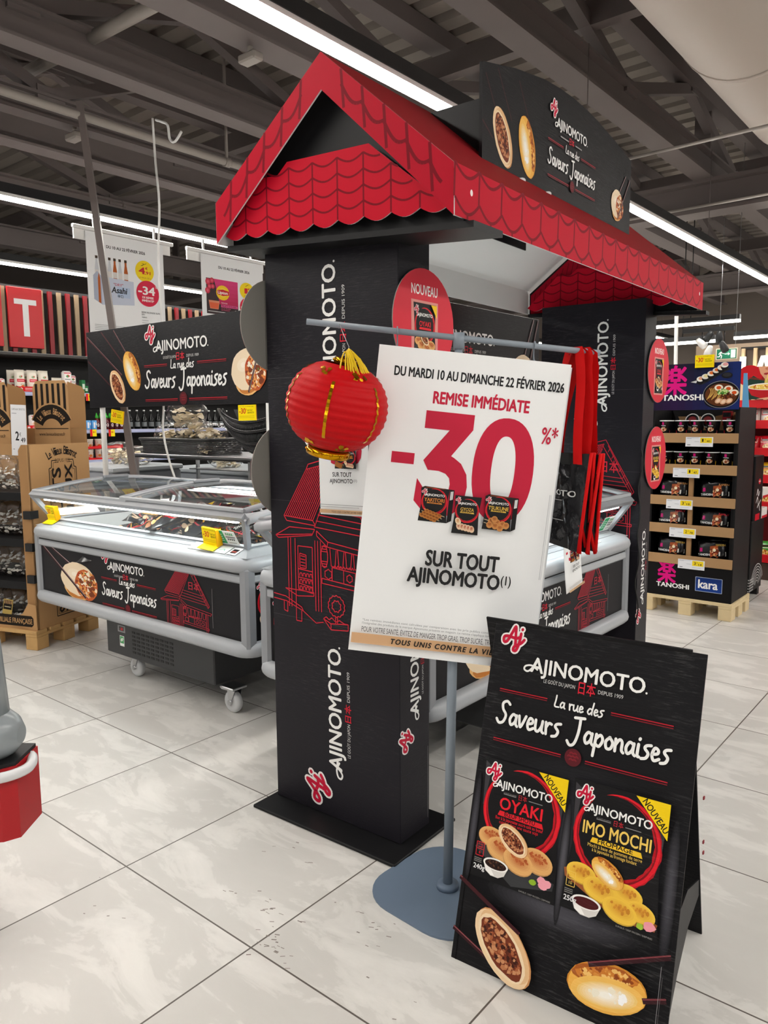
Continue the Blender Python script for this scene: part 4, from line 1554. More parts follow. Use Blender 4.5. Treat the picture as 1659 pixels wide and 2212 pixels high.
# red dumpling bags seen through freezer B
mb = MB()
mb.box(0, .26, 0, .19, 0, .045, P_CARD, .004, col='151416')
A = Art(mb, frame((0, 0, .045), (1, 0, 0), (0, 1, 0)), P_CARD)
A.band(.13, .105, .075, .06, .014, 'c21724', 0, 359, 30, taper=False)
wordmark(A, .07, .125, .12, reg=False)
A.text('TSUKUNE', .13, .09, .018, 'e0b03c', al='c', w=.09)
for q in ((.08, .04), (.12, .05), (.16, .04), (.2, .05)):
    A.ell(q[0], q[1], .02, .018, 'b87840', 10)
box0 = mb.build('frozen_food_box')
tag(box0, 'flat black frozen-food box with red ring inside the right freezer', 'food box', 'flat boxes laid in the right freezer')
k = 0
for i in range(6):
    for j in range(3):
        for l in range(2 if (i + j) % 3 else 1):
            o = box0 if k == 0 else box0.copy()
            if k:
                COL.objects.link(o)
            o.location = (-1.72 - j * .225, 2.24 + i * .275, .485 + l * .047)
            o.rotation_euler = (0, 0, R(90) + rnd.uniform(-.04, .04))
            k += 1
# ------------------------------------------------------------------ header signs over the freezers
def header_sign(label, O, X, W, H, th, posts, dx=0.0):
    t = thing('header_sign', label, 'sign', (0, 0, 0))
    mb = MB(frame(O, X, (0, 0, 1)))
    mb.box(0, W, 0, H, -th, 0, P_BOARD, .002, col='161519')
    A = Art(mb, None, P_BOARD)
    A.strokes([[(.01, H * .93), (W * .22, H * .40)], [(.01, H * .62), (W * .17, H * .22)], [(W * .1, H * .98), (W * .25, H * .5)], [(W * .18, H * .98), (W * .29, H * .52)]], .012, '4a2529', dots=False)
    A.strokes([[(.014, H * .94), (W * .222, H * .41)], [(W * .182, H * .98), (W * .292, H * .53)]], .003, '9c7a7c', dots=False)
    random.seed(8)
    oyaki_half(A, W * .19, H * .26, H * .23, -58)
    mochi_half(A, W * .285, H * .45, H * .27, -62)
    brand_block(A, W * .36, H * .225, W * .43, wy=.275, ly=.138)
    gyoza_sticks(A, W * .895, H * .34, W * .075, 10, [((W * .985, H * .98), (W * .89, H * .12), .016), ((W * .955, H * .98), (W * .86, H * .3), .014)])
    mb.build('sign_board', t)
    for (x, y) in posts:
        mb = MB()
        mb.cyl((x + dx, y, .02), (x, y, O[2] + H * .5), .021, M_CABLE, 14)
        mb.lathe([(.0, 0), (.11, 0), (.11, .012), (.03, .02), (.0, .02)], M_CABLE, 20, M=Matrix.Translation((x + dx, y, 0)), cap=False)
        mb.build('post', t)
    return t
header_sign('black freezer-aisle banner on white posts behind the left freezer', (-5.84, 3.33, 1.525), (1, .004, 0), 2.20, .60, .02, ((-5.70, 3.36), (-3.72, 3.36)))
header_sign('black banner seen under the red roof behind the discount poster', (-2.50, 2.72, 1.495), (0, 1, 0), 1.95, .57, .02, ((-2.54, 3.02), (-2.54, 4.55)))

# ------------------------------------------------------------------ A-board in front
def a_board():
    fl_, fr_ = Vector((-1.060, 1.552, 0)), Vector((-.508, 1.589, 0))
    bl_, br_ = Vector((-1.122, 2.030, 0)), Vector((-.573, 2.066, 0))
    tl, tr = Vector((-1.084, 1.792, .862)), Vector((-.530, 1.830, .869))
    t = thing('a_frame_board', 'black A-board with two food pouches standing on the floor', 'sign board', tuple((fl_ + fr_ + bl_ + br_) / 4))
    off = Vector(t.location)
    O = fl_ - off
    X = (fr_ - fl_)
    Wd = X.length
    Y = (tl - fl_)
    Y = Y - X * (Y.dot(X) / X.length_squared)
    Hh = Y.length
    mb = MB(frame(O, X, Y))
    mb.box(0, Wd, 0, Hh, -.006, 0, P_BOARD, .001, col='121114')
    A = Art(mb, None, P_BOARD)
    k = Wd / 1.0
    A = A.sub(0, 0, k)
    hh = Hh / k                    # layout is 1 wide, hh tall
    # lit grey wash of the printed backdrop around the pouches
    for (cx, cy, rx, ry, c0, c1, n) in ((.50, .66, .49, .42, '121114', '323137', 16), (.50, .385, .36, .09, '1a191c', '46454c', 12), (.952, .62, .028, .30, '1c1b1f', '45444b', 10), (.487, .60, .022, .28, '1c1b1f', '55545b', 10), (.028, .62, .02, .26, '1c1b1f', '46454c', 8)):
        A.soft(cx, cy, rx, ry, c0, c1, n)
    aj_logo(A, .062, 1.515, .092)
    wordmark(A, .183, 1.403, .576)
    A.text('LE GOÛT DU JAPON', .290, 1.363, .017, 'd8d8d6', w=.155)
    A.text('日本', .462, 1.350, .044, 'd02438', w=.080, bold=.015)
    A.text('DEPUIS 1909', .555, 1.363, .017, 'd8d8d6', w=.115)
    title_block(A, .072, 1.133, .825)
    # pouches
    B = A.sub(.045, .405, 1, 0)
    pouch(B, .43, .555, 'OYAKI', 'e0202f', 'BŒUF SHOYU', 'd8202c', ['Bun à la japonaise sucré-salé au bœuf', 'cuisiné dans une sauce soja'], 'oyaki', '240g')
    B.poly([(.285, .553), (.43, .553), (.43, .41)], 'f2cf12')
    B.text('NOUVEAU', .312, .535, .028, '1c1a14', w=.145, rot=-45, bold=.02)
    B = A.sub(.502, .418, 1, 0)
    pouch(B, .425, .56, 'IMO MOCHI', 'efca62', 'FROMAGE', 'efc22c', ['Mochi à base de pommes de terre', 'à la japonaise au fromage fondant'], 'mochi', '250g')
    B.poly([(.28, .558), (.425, .558), (.425, .41)], 'f2cf12')
    B.text('NOUVEAU', .308, .540, .028, '1c1a14', w=.148, rot=-46, bold=.02)
    # chopsticks and halves at the bottom
    A.strokes([[(.008, .385), (.339, .236)], [(.008, .152), (.265, .055)]], .020, '35171c', dots=False)
    A.strokes([[(.008, .390), (.339, .242)], [(.008, .157), (.265, .060)]], .005, '8c4a4e', dots=False)
    random.seed(3)
    oyaki_half(A, .262, .150, .175, -44)
    A.stroke([(.02, .381), (.335, .240)], .017, '40191e', dots=False)
    mochi_half(A, .748, .172, .172, 12)
    A.strokes([[(.664, .236), (.990, .388)], [(.90, .182), (.990, .219)]], .022, '35171c', dots=False)
    A.strokes([[(.664, .243), (.990, .395)], [(.90, .188), (.990, .225)]], .005, '7c3a40', dots=False)
    A.rect(.958, .06, .960, .34, '8a888a')
    A.rect(.966, .10, .9672, .30, '6a686a')
    mb.build('front_panel', t)
    # rear panel
    mb = MB()
    O2 = br_ - off
    X2 = (bl_ - br_)
    Y2 = (tr - br_)
    Y2 = Y2 - X2 * (Y2.dot(X2) / X2.length_squared)
    mb.M = frame(O2, X2, Y2)
    mb.box(0, X2.length, 0, Y2.length, -.006, 0, P_BOARD, .001, col='121114')
    mb.build('rear_panel', t)
    # side flaps that keep the legs apart
    for (f0, b0, tp) in ((fl_, bl_, tl), (fr_, br_, tr)):
        mb = MB()
        ins = (fl_ - fr_).normalized() * (.012 if f0 is fr_ else -.012)
        def q(s, h):
            a = f0.lerp(tp, h)
            b = b0.lerp(tp, h)
            return a.lerp(b, s) + ins - off
        P = [q(.0, .0), q(.06, .0), q(.30, .10), q(.6, .16), q(.97, .16), q(.97, .22), q(.5, .3), q(.0, .3)]
        k0 = mb.pts(P)
        k1 = mb.pts([p + (fr_ - fl_).normalized() * .004 for p in P])
        n = len(P)
        mb.face(range(k0, k0 + n), P_BOARD, '121114')
        mb.face(range(k1, k1 + n), P_BOARD, '121114')
        for i in range(n):
            j = (i + 1) % n
            mb.face((k0 + i, k0 + j, k1 + j, k1 + i), P_BOARD, '121114')
        mb.build('side_flap', t)
    # red hinge stitches on the back edge
    mb = MB()
    for h in (.32, .36, .52):
        p = br_.lerp(tr, h) - off
        mb.box(p.x - .001, p.x + .002, p.y - .004, p.y + .004, p.z - .004, p.z + .004, mat('stitch_red', '8c2430', .6))
    mb.build('edge_mark', t)
a_board()

# ------------------------------------------------------------------ poster stand
PX, PY = -1.236, 1.791
VD = Vector((.772, .636, 0)).normalized()          # along the cross bar
TILT = R(6.4)
BD = Vector((VD.x * math.cos(TILT), VD.y * math.cos(TILT), -math.sin(TILT)))
ND = Vector((VD.y, -VD.x, 0))                       # towards the viewer's side of the stand
TOPP = Vector((PX + .026 * VD.x, PY + .026 * VD.y, 1.640))
def stand():
    t = thing('poster_stand', 'blue-grey metal stand with one pole and a sagging cross bar', 'stand', (PX, PY, 0))
    o = Vector((PX, PY, 0))
    mb = MB()
    c = []
    r, rc = .20, .13
    for (sx, sy, a0) in ((1, 1, 0), (-1, 1, 90), (-1, -1, 180), (1, -1, 270)):
        for j in range(9):
            a = R(a0 + j * 11.25)
            c.append((sx * (r - rc) + rc * math.cos(a), sy * (r - rc) + rc * math.sin(a)))
    M = Matrix.Translation((.005, -.005, 0)) @ Matrix.Rotation(R(-4), 4, 'Z')
    mb.prism(c, 0, .006, M_STAND, M=M)
    mb.build('base_plate', t)
    mb = MB()
    mb.lathe([(.0, .006), (.034, .006), (.032, .02), (.016, .022), (.0, .022)], M_STAND, 24, cap=False)
    mb.build('collar', t)
    mb = MB()
    mid = Vector((0, 0, 0)).lerp(TOPP - o, .56)
    mb.cyl((0, 0, .006), mid, .0145, M_POLE, 16)
    mb.cyl(mid, TOPP - o, .0115, M_POLE, 16)
    mb.build('pole', t)
    mb = MB()
    mb.cyl(TOPP - o - BD * .425, TOPP - o + BD * .395, .0085, M_POLE, 12)
    mb.tube([TOPP - o - Vector((0, 0, .03)), TOPP - o + Vector((0, 0, .014))], .016, M_POLE, 12)
    mb.build('cross_bar', t)
    for s in (-.172, .212):
        p = TOPP - o + BD * s
        mb = MB()
        R_ = .012
        P = [p + Vector((ND.x * R_ * math.cos(a), ND.y * R_ * math.cos(a), R_ * math.sin(a))) for a in [R(-40 + i * 24) for i in range(11)]]
        P.append(P[-1] + Vector((0, 0, -.02)))
        P += [P[-1] + ND * .004 + Vector((0, 0, -.012)), P[-1] + ND * .016 + Vector((0, 0, -.018))]
        mb.tube(P, .0022, M_POLE, 6)
        mb.build('hook', t)
stand()

# ------------------------------------------------------------------ the discount poster
def big_poster(A, w, h):
    c = 'c0183a'
    A.text('DU MARDI 10 AU DIMANCHE 22 FÉVRIER 2026', w * .092, h * .910, h * .029, '1a1a1c', w=w * .885, bold=.035)
    A.text('REMISE IMMÉDIATE', w * .308, h * .834, h * .037, c, w=w * .50, bold=.04)
    # big figures
    A.rect(w * .122, h * .632, w * .242, h * .668, c)
    X, Y, S = w * .262, h * .476, h * .333
    k = w * .285
    O = [(.06, 1), (.95, 1), (.95, .855), (.60, .585), (.66, .57), (.80, .52), (.92, .42), (.955, .30), (.93, .18), (.84, .07), (.70, .01), (.50, -.015), (.30, .0), (.14, .045), (.0, .12), (.02, .34), (.14, .26), (.28, .20), (.42, .185), (.54, .20), (.62, .25), (.635, .31), (.61, .37), (.53, .41), (.40, .43), (.20, .43), (.10, .52), (.52, .83), (.06, .83)]
    A.poly([(X + k * p[0], Y + S * p[1]) for p in O], c)
    cx, cy = w * .712, Y + S * .495
    n = 44
    def se(rx, ry, e):
        return [(cx + rx * math.copysign(abs(math.cos(t)) ** (2 / e), math.cos(t)), cy + ry * math.copysign(abs(math.sin(t)) ** (2 / e), math.sin(t))) for t in [2 * math.pi * i / n for i in range(n)]]
    o, i_ = se(w * .160, S * .510, 2.25), se(w * .062, S * .335, 2.3)
    A.emit(o + i_, [(j, (j + 1) % n, n + (j + 1) % n, n + j) for j in range(n)], c)
    A.text('%*', w * .892, h * .742, h * .052, c, w=w * .085, bold=.015)
    # packs
    for (x, y, ww, hh, ti, tc, kd, rb, box) in ((.296, .452, .152, .108, 'YAKITORI', 'd9893a', 'yakitori', 'POULET SAUCE YAKITORI', True), (.478, .424, .140, .124, 'GYOZA', 'd8b04c', 'gyoza', 'POULET', False), (.634, .448, .152, .108, 'TSUKUNE', 'e0b94c', 'tsukune', 'POULET', True)):
        B = A.sub(w * x, h * y, 1)
        W_, H_ = w * ww, h * hh
        if box:
            B.poly([(W_, H_ * .0), (W_ * 1.16, H_ * .08), (W_ * 1.16, H_ * 1.02), (W_, H_)], '0d0c0e')
            B.poly([(W_ * 1.03, H_ * .7), (W_ * 1.13, H_ * .73), (W_ * 1.13, H_ * .98), (W_ * 1.03, H_ * .96)], 'd0d0d0')
            B.poly([(0, H_), (W_, H_), (W_ * 1.16, H_ * 1.02), (W_ * .12, H_ * 1.06)], '2a1712')
            B.poly([(W_ * .15, H_ * 1.01), (W_ * .8, H_ * 1.01), (W_ * .85, H_ * 1.035), (W_ * .2, H_ * 1.04)], '7a3a1c')
        pouch(B, W_, H_, ti, tc, rb, tc, [], kd, None, True)
    A.text('SUR TOUT', w * .36, h * .312, h * .049, '19191b', w=w * .385, bold=.04)
    A.text('AJINOMOTO', w * .274, h * .254, h * .047, '19191b', w=w * .485, bold=.04)
    A.text('(1)', w * .768, h * .272, h * .029, '19191b', w=w * .052, bold=.02)
    A.text("*Les remises immédiates sont calculées par comparaison avec les prix publics conseillés au niveau national", w * .06, h * .108, h * .0072, '8a8c90', w=w * .86)
    A.text("l'intégralité des produits de la marque Ajinomoto présents en magasin. La remise s'applique lors de votre passage en caisse.", w * .06, h * .097, h * .0072, '8a8c90', w=w * .88)
    A.text('POUR VOTRE SANTÉ, ÉVITEZ DE MANGER TROP GRAS, TROP SUCRÉ, TROP SALÉ', w * .06, h * .072, h * .017, '4c4e52', w=w * .76)
    A.rect(w * .010, h * .032, w * .985, h * .066, 'cfa57c')
    A.text('TOUS UNIS CONTRE LA VIE CHÈRE', w * .222, h * .041, h * .0165, '1c1715', w=w * .69, bold=.04, shear=.2, sp=1.25)
    A.rect(w * .968, h * .30, w * .971, h * .58, 'b4b6ba')
    A.rect(w * .976, h * .30, w * .9785, h * .58, 'c4c6ca')
def hang_poster(name, label, cat, O, X, Y, w, h, fn, curl, col='eef0f1', ny=26, nx=9, group=None):
    Mx = frame(O, X, Y)
    o = Vector(O)
    mb = MB(Matrix.Translation(-o) @ Mx)
    f = lambda x, y: curl(x / w, y / h)
    mb.grid(lambda u, v: (u * w, v * h, f(u * w, v * h)), nx, ny, P_PAPER, col)
    mb.grid(lambda u, v: ((1 - u) * w, v * h, f((1 - u) * w, v * h) - .0012), nx, ny, P_PAPER, col)
    A = Art(mb, None, P_PAPER, z=.0004, dz=.00004)
    A.warp = lambda x, y, z: (x, y, f(x, y) + z)
    if fn:
        fn(A, w, h)
    return tag(mb.build(name, None, o), label, cat, group)
w_, h_ = .535, .868
c0 = TOPP + BD * (-.222) + ND * .020 + Vector((0, 0, -.042))
Yd = Vector((VD.x * math.sin(TILT), VD.y * math.sin(TILT), math.cos(TILT)))
O_ = c0 - Yd * h_
curl1 = lambda u, v: .16 * max(0, .40 - v) ** 2 * (.4 + u) - .5 * max(0, u - .87) ** 2 * (1.2 - .6 * v)
hang_poster('discount_poster', 'big white -30 % poster hanging from the stand cross bar', 'poster', O_, BD, Yd, w_, h_, big_poster, curl1)
hang_poster('discount_poster', 'blank back sheet hanging just behind the -30 % poster', 'poster', O_ - ND * .044 + BD * .012 - Yd * .004, BD, Yd, w_, h_, None, lambda u, v: .010 * (1 - v) ** 2 + .004 * math.sin(u * 3), 'dfe2e5')
# small flyers
def small_flyer(A, w, h):
    A.text('REMISE IMMÉDIATE', w * .52, h * .86, h * .036, 'c2193a', w=w * .5, al='c', bold=.03)
    A.rect(w * .11, h * .66, w * .22, h * .70, 'c2193a')
    A.text('30', w * .28, h * .53, h * .26, 'c2193a', w=w * .58, bold=.03)
    for x, ti, kd in ((.34, 'YAKITORI', 'yakitori'), (.56, 'GYOZA', 'gyoza')):
        pouch(A.sub(w * x, h * .48, 1), w * .24, h * .19, ti, 'd9893a', '', 'd9893a', [], kd, None, True)
    A.text('SUR TOUT', w * .53, h * .40, h * .045, '1a1a1c', w=w * .38, al='c', bold=.02)
    A.text('AJINOMOTO', w * .51, h * .335, h * .042, '1a1a1c', w=w * .46, al='c', bold=.02)
    A.text('(1)', w * .76, h * .35, h * .025, '1a1a1c', w=w * .06)
    A.rect(w * .05, h * .105, w * .93, h * .112, 'a8aaae')
    A.rect(w * .05, h * .085, w * .85, h * .091, 'a8aaae')
    A.rect(w * .04, h * .02, w * .96, h * .06, 'cba680')
    A.text('TOUS UNIS CONTRE LA VIE CHÈRE', w * .3, h * .03, h * .018, '2c2420', w=w * .62)
hang_poster('small_flyer', 'small white flyer on the front pillar below the lantern', 'flyer', (-1.815, 1.862, 1.098), (.995, .035, .02), (-.02, 0, 1), .215, .325, small_flyer, lambda u, v: .004 * math.sin(3 * u), ny=8, nx=6)
hang_poster('small_flyer', 'small white flyer hanging off the right freezer edge', 'flyer', (-1.475, 3.02, .655), (-.05, .985, .10), (0, -.06, 1), .18, .255, small_flyer, lambda u, v: .012 * (1 - v) ** 2, ny=8, nx=6)

# ------------------------------------------------------------------ lantern
def lantern():
    M_LRED = mat('lantern_red_silk', 'b8020c', 0.55, spec=.2, bump=.3, bscale=25)
    M_GOLD = mat('lantern_gold_foil', 'c8900c', 0.25, 0.9)
    M_TAS = mat('tassel_yellow', 'e0bc10', 0.6)
    cen = TOPP + BD * (-.338) + ND * .10
    cen = Vector((cen.x, cen.y, 1.452))
    t = thing('paper_lantern', 'round red ribbed lantern with gold trim hanging from the cross bar', 'lantern', tuple(cen), rot=(R(7), R(12), R(39.5)))
    mb = MB()
    n, rib = 60, 15
    prof = []
    for i in range(n + 1):
        a = -math.pi * .40 + math.pi * .80 * i / n
        r = .137 * math.cos(a) ** .82
        r += .0016 * math.cos(2 * math.pi * i / n * rib)
        prof.append((r, .118 * math.sin(a)))
    mb.lathe(prof, M_LRED, 48, cap=False)
    sh = mb.build('shade', t)
    for k in range(6):
        mb = MB()
        a = R(60 * k - 96)
        for i in range(14, 46):
            r0, z0 = prof[i]
            r1, z1 = prof[i + 1]
            wd = .004
            ca, sa_ = math.cos(a), math.sin(a)
            q = []
            for (r, z, s) in ((r0, z0, -1), (r0, z0, 1), (r1, z1, 1), (r1, z1, -1)):
                q.append(((r + .0012) * ca - s * wd * sa_, (r + .0012) * sa_ + s * wd * ca, z))
            mb.poly(q, M_GOLD)
        mb.build('gold_strip', sh)
    # gold flower patches near both ends
    rn = random.Random(2)
    for k in range(6):
        for (i0, sg) in ((7, 1), (52, 1)):
            mb = MB()
            a0 = R(60 * k - 66 + (8 if i0 > 30 else 0))
            for j in range(9):
                a = a0 + rn.uniform(-.17, .17)
                i = i0 + rn.randint(-2, 2)
                r, z = prof[i]
                r2, z2 = prof[i + 1]
                P = []
                m = 7
                for q in range(m):
                    tt = 2 * math.pi * q / m
                    da, di = .07 * math.cos(tt) * rn.uniform(.6, 1.2), 1.6 * math.sin(tt) * rn.uniform(.6, 1.2)
                    rr = r + (prof[min(n, max(0, i + 1))][0] - r) * di + .0022
                    zz = z + (z2 - z) * di
                    P.append((rr * math.cos(a + da), rr * math.sin(a + da), zz))
                mb.poly(P, M_GOLD)
            mb.build('gold_flower', sh)
    for (z, nm, r, hh) in ((-.115, 'bottom_ring', .060, -.022), (.113, 'top_ring', .030, .016)):
        mb = MB()
        mb.lathe([(r * .9, z), (r, z + hh * .1), (r, z + hh * .9), (r * .92, z + hh), (r * .8, z + hh)], M_GOLD, 32, cap=False)
        for k in range(14):
            a = 2 * math.pi * k / 14
            mb.lathe([(0, 0), (.004, .0), (.003, .003), (0, .004)], M_GOLD, 6, M=Matrix.Translation((r * math.cos(a), r * math.sin(a), z + hh * .5)) @ Matrix.Rotation(a, 4, 'Z') @ Matrix.Rotation(R(90), 4, 'Y'), cap=False)
        mb.build(nm, t)
    mb = MB()
    rn = random.Random(5)
    for k in range(46):
        a = R(-75) + rn.uniform(-.75, .75)
        l = rn.uniform(.75, 1.0)
        P = []
        for j in range(6):
            q = j / 5 * l
            rr = .012 + .075 * q
            z = .145 - .012 * q - .055 * q * q + rn.uniform(-.002, .002) + .01 * (1 - abs(a + R(75)))
            P.append((rr * math.cos(a * .9 + .25 * q), rr * math.sin(a * .9 + .25 * q), z))
        mb.tube(P, .0016, M_TAS, 4)
    tp = mb.build('tassel', t)
    tag(tp, 'yellow tassel flipped over the top')
    mb = MB()
    hookp = TOPP + BD * (-.335)
    inv = (Matrix.Translation(cen) @ t.rotation_euler.to_matrix().to_4x4()).inverted()
    w0 = inv @ (hookp + Vector((0, 0, .008)))
    P = [(0, 0, .13), (.002, .004, .16), tuple(Vector((0, 0, .16)).lerp(w0, .5)), tuple(w0), tuple(inv @ (hookp - ND * .008)), tuple(inv @ (hookp - Vector((0, 0, .009))))]
    mb.tube(P, .0009, M_STEEL, 5)
    mb.build('hanger_wire', t)
lantern()

# ------------------------------------------------------------------ tote bags
def tote(label, off, yaw, seed):
    M_TRIM = mat('tote_red_webbing', 'c80a0c', 0.7, spec=.2)
    M_TFOIL = mat('tote_black_foil', '3c3c3f', 0.2, .75, spec=.8, bump=1.0, bscale=15)
    M_TIN = mat('tote_black_inside', '0d0d0e', 0.6)
    bar = TOPP + BD * .343
    t = thing('tote_bag', label, 'bag', tuple(bar + off), rot=(0, 0, R(39.5 + yaw)), group='black foil tote bags on the cross bar')
    # local x runs along the bag's long side, +y is its far side; the bag hangs from its straps
    xl, xr, h = -.255, .062, .262
    zt = -.285
    def crumple(u, v):
        return .006 * math.sin(17 * u + 5 * v + seed) * math.sin(9 * v + 2) + .004 * math.sin(31 * u - 12 * v + seed)
    def X(u, v):
        return xl + (xr - xl) * u - .030 * v
    def Z(u, v):
        return zt - v * h * (.96 + .10 * u)
    for sgn, nm in ((-1, 'front_panel'), (1, 'back_panel')):
        mb = MB()
        f = lambda u, v: sgn * (.005 + .011 * v) + crumple(u, v) * min(1, v * 5)
        mb.grid(lambda u, v: (X(u, v), f(u, v), Z(u, v)), 16, 20, M_TFOIL)
        mb.grid(lambda u, v: (X(u, v * .12), f(u, v * .12) - sgn * -.0012, Z(u, v * .12)), 8, 4, M_TIN)
        if sgn < 0:
            A = Art(mb, None, P_GLOSS, z=.0, dz=.00003)
            A.warp = lambda x, y, z: (X(x, 1 - y), f(x, 1 - y) - .0022 - z, Z(x, 1 - y))
            A.text('AJINOMOTO', .18, .545, .062, 'e8e8e8', w=.68, bold=.025)
            A.text('日本', .44, .46, .045, 'b8202c', w=.12)
            A.rect(.30, .49, .42, .497, 'b0b0b0')
            A.rect(.58, .49, .70, .497, 'b0b0b0')
            A.rect(.44, .28, .76, .288, 'a0a0a0')
            A.ell(.14, .80, .07, .045, 'c0202c', 12)
        mb.build(nm, t)
    mb = MB()
    pl_ = [(1.0, -1), (1.0, 1)]
    a0, a1 = (X(1, 0), -.006, Z(1, 0)), (X(1, 0), .006, Z(1, 0))
    m0 = (X(1, 0) - .030, .0, Z(1, 0) - .01)
    b0, b1 = (X(1, 1), -.017, Z(1, 1)), (X(1, 1), .017, Z(1, 1))
    n0 = (X(1, 1) - .012, .0, Z(1, 1) + .075)
    mb.poly([a0, b0, n0, m0], M_TIN)
    mb.poly([m0, n0, b1, a1], M_TIN)
    mb.poly([b0, (X(0, 1), -.017, Z(0, 1)), (X(0, 1), .017, Z(0, 1)), b1, n0], M_TIN)
    mb.build('gusset', t)
    for y in (-1, 1):
        mb = MB()
        mb.tube([(X(1, 0), y * .005, Z(1, 0) + .004), (X(1, .3), y * .009, Z(1, .3)), (X(1, .65), y * .013, Z(1, .65)), (X(1, 1), y * .017, Z(1, 1)), (X(1, 1) + .002, y * .014, Z(1, 1) - .004), (X(1, 1) - .006, y * .006, Z(1, 1) + .045), (n0[0], y * .002, n0[2])], .0052, M_TRIM, 7)
        mb.build('piping', t)
    for y in (-1, 1):
        mb = MB()
        k = []
        L = [(-.110, zt - .03), (-.106, zt + .03), (-.084, -.16), (-.058, -.06), (-.040, -.006), (-.030, .011), (.002, .011), (.010, -.006), (.014, -.06), (.016, -.16), (.016, zt + .03), (.014, zt - .03)]
        L = catmull(L, 4)
        for i in range(len(L)):
            p, q = L[max(0, i - 1)], L[min(len(L) - 1, i + 1)]
            d = Vector((q[0] - p[0], q[1] - p[1], 0)).normalized()
            nx, nz = -d.y * .015, d.x * .015
            yy = y * (.0095 if L[i][1] > -.03 else .011 + .004 * math.sin(L[i][1] * 20 + seed))
            if L[i][1] > .0:
                k.append(mb.pts([(L[i][0], yy, L[i][1] - .016), (L[i][0], 0, .0125)]))
            else:
                k.append(mb.pts([(L[i][0] - nx, yy - .003, L[i][1] - nz), (L[i][0] + nx, yy + .003, L[i][1] + nz)]))
        for a, b in zip(k, k[1:]):
            mb.face((a, a + 1, b + 1, b), M_TRIM, None, True)
        mb.build('strap', t)
    return t
tote('nearer black foil tote bag with red straps and white wordmark on the cross bar', ND * .0 + BD * -.004, -62, 0.0)
tote('farther black foil tote bag, only its red-edged side showing behind the nearer one', BD * .018, -58, 1.7)
# ------------------------------------------------------------------ yellow discount cards
def price_card(label, loc, rot, w=.115, h=.09, foot=False, lines=('SUR TOUT', 'AJINOMOTO*')):
    mb = MB()
    mb.box(-w / 2, w / 2, 0, .012, 0, h, P_CARD, col='e8a80e')
    A = Art(mb, frame((-w / 2, 0, 0), (1, 0, 0), (0, 0, 1)), P_CARD)
    minus30_card(A, w, h, lines)
    if foot:
        mb.box(-w / 2, w / 2, -.045, .002, -.002, .0, P_CARD, col='f4d80c', M=Matrix.Rotation(R(12), 4, 'X'))
        mb.box(w / 2 - .004, w / 2 + .001, -.012, .02, 0, h, P_CARD, col='e8a80e')
    o = mb.build('discount_card')
    o.location = loc
    o.rotation_euler = rot
    return tag(o, label, 'price card', 'yellow -30 % cards')
price_card('yellow -30 card on the left end of the left freezer ledge', (-4.40, 2.235, .835), (R(12), 0, R(4)), .105, .085, True)
price_card('yellow -30 card on the right end of the left freezer ledge', (-2.90, 2.235, .835), (R(10), R(3), R(2)), .115, .080, True)
price_card('yellow -30 card hanging from the left end of the black freezer banner', (-5.36, 3.27, 1.40), (R(2), R(10), R(18)), .115, .10)
price_card('yellow -30 card hanging from the right end of the black freezer banner', (-3.83, 3.27, 1.415), (0, R(-1), R(22)), .125, .10)

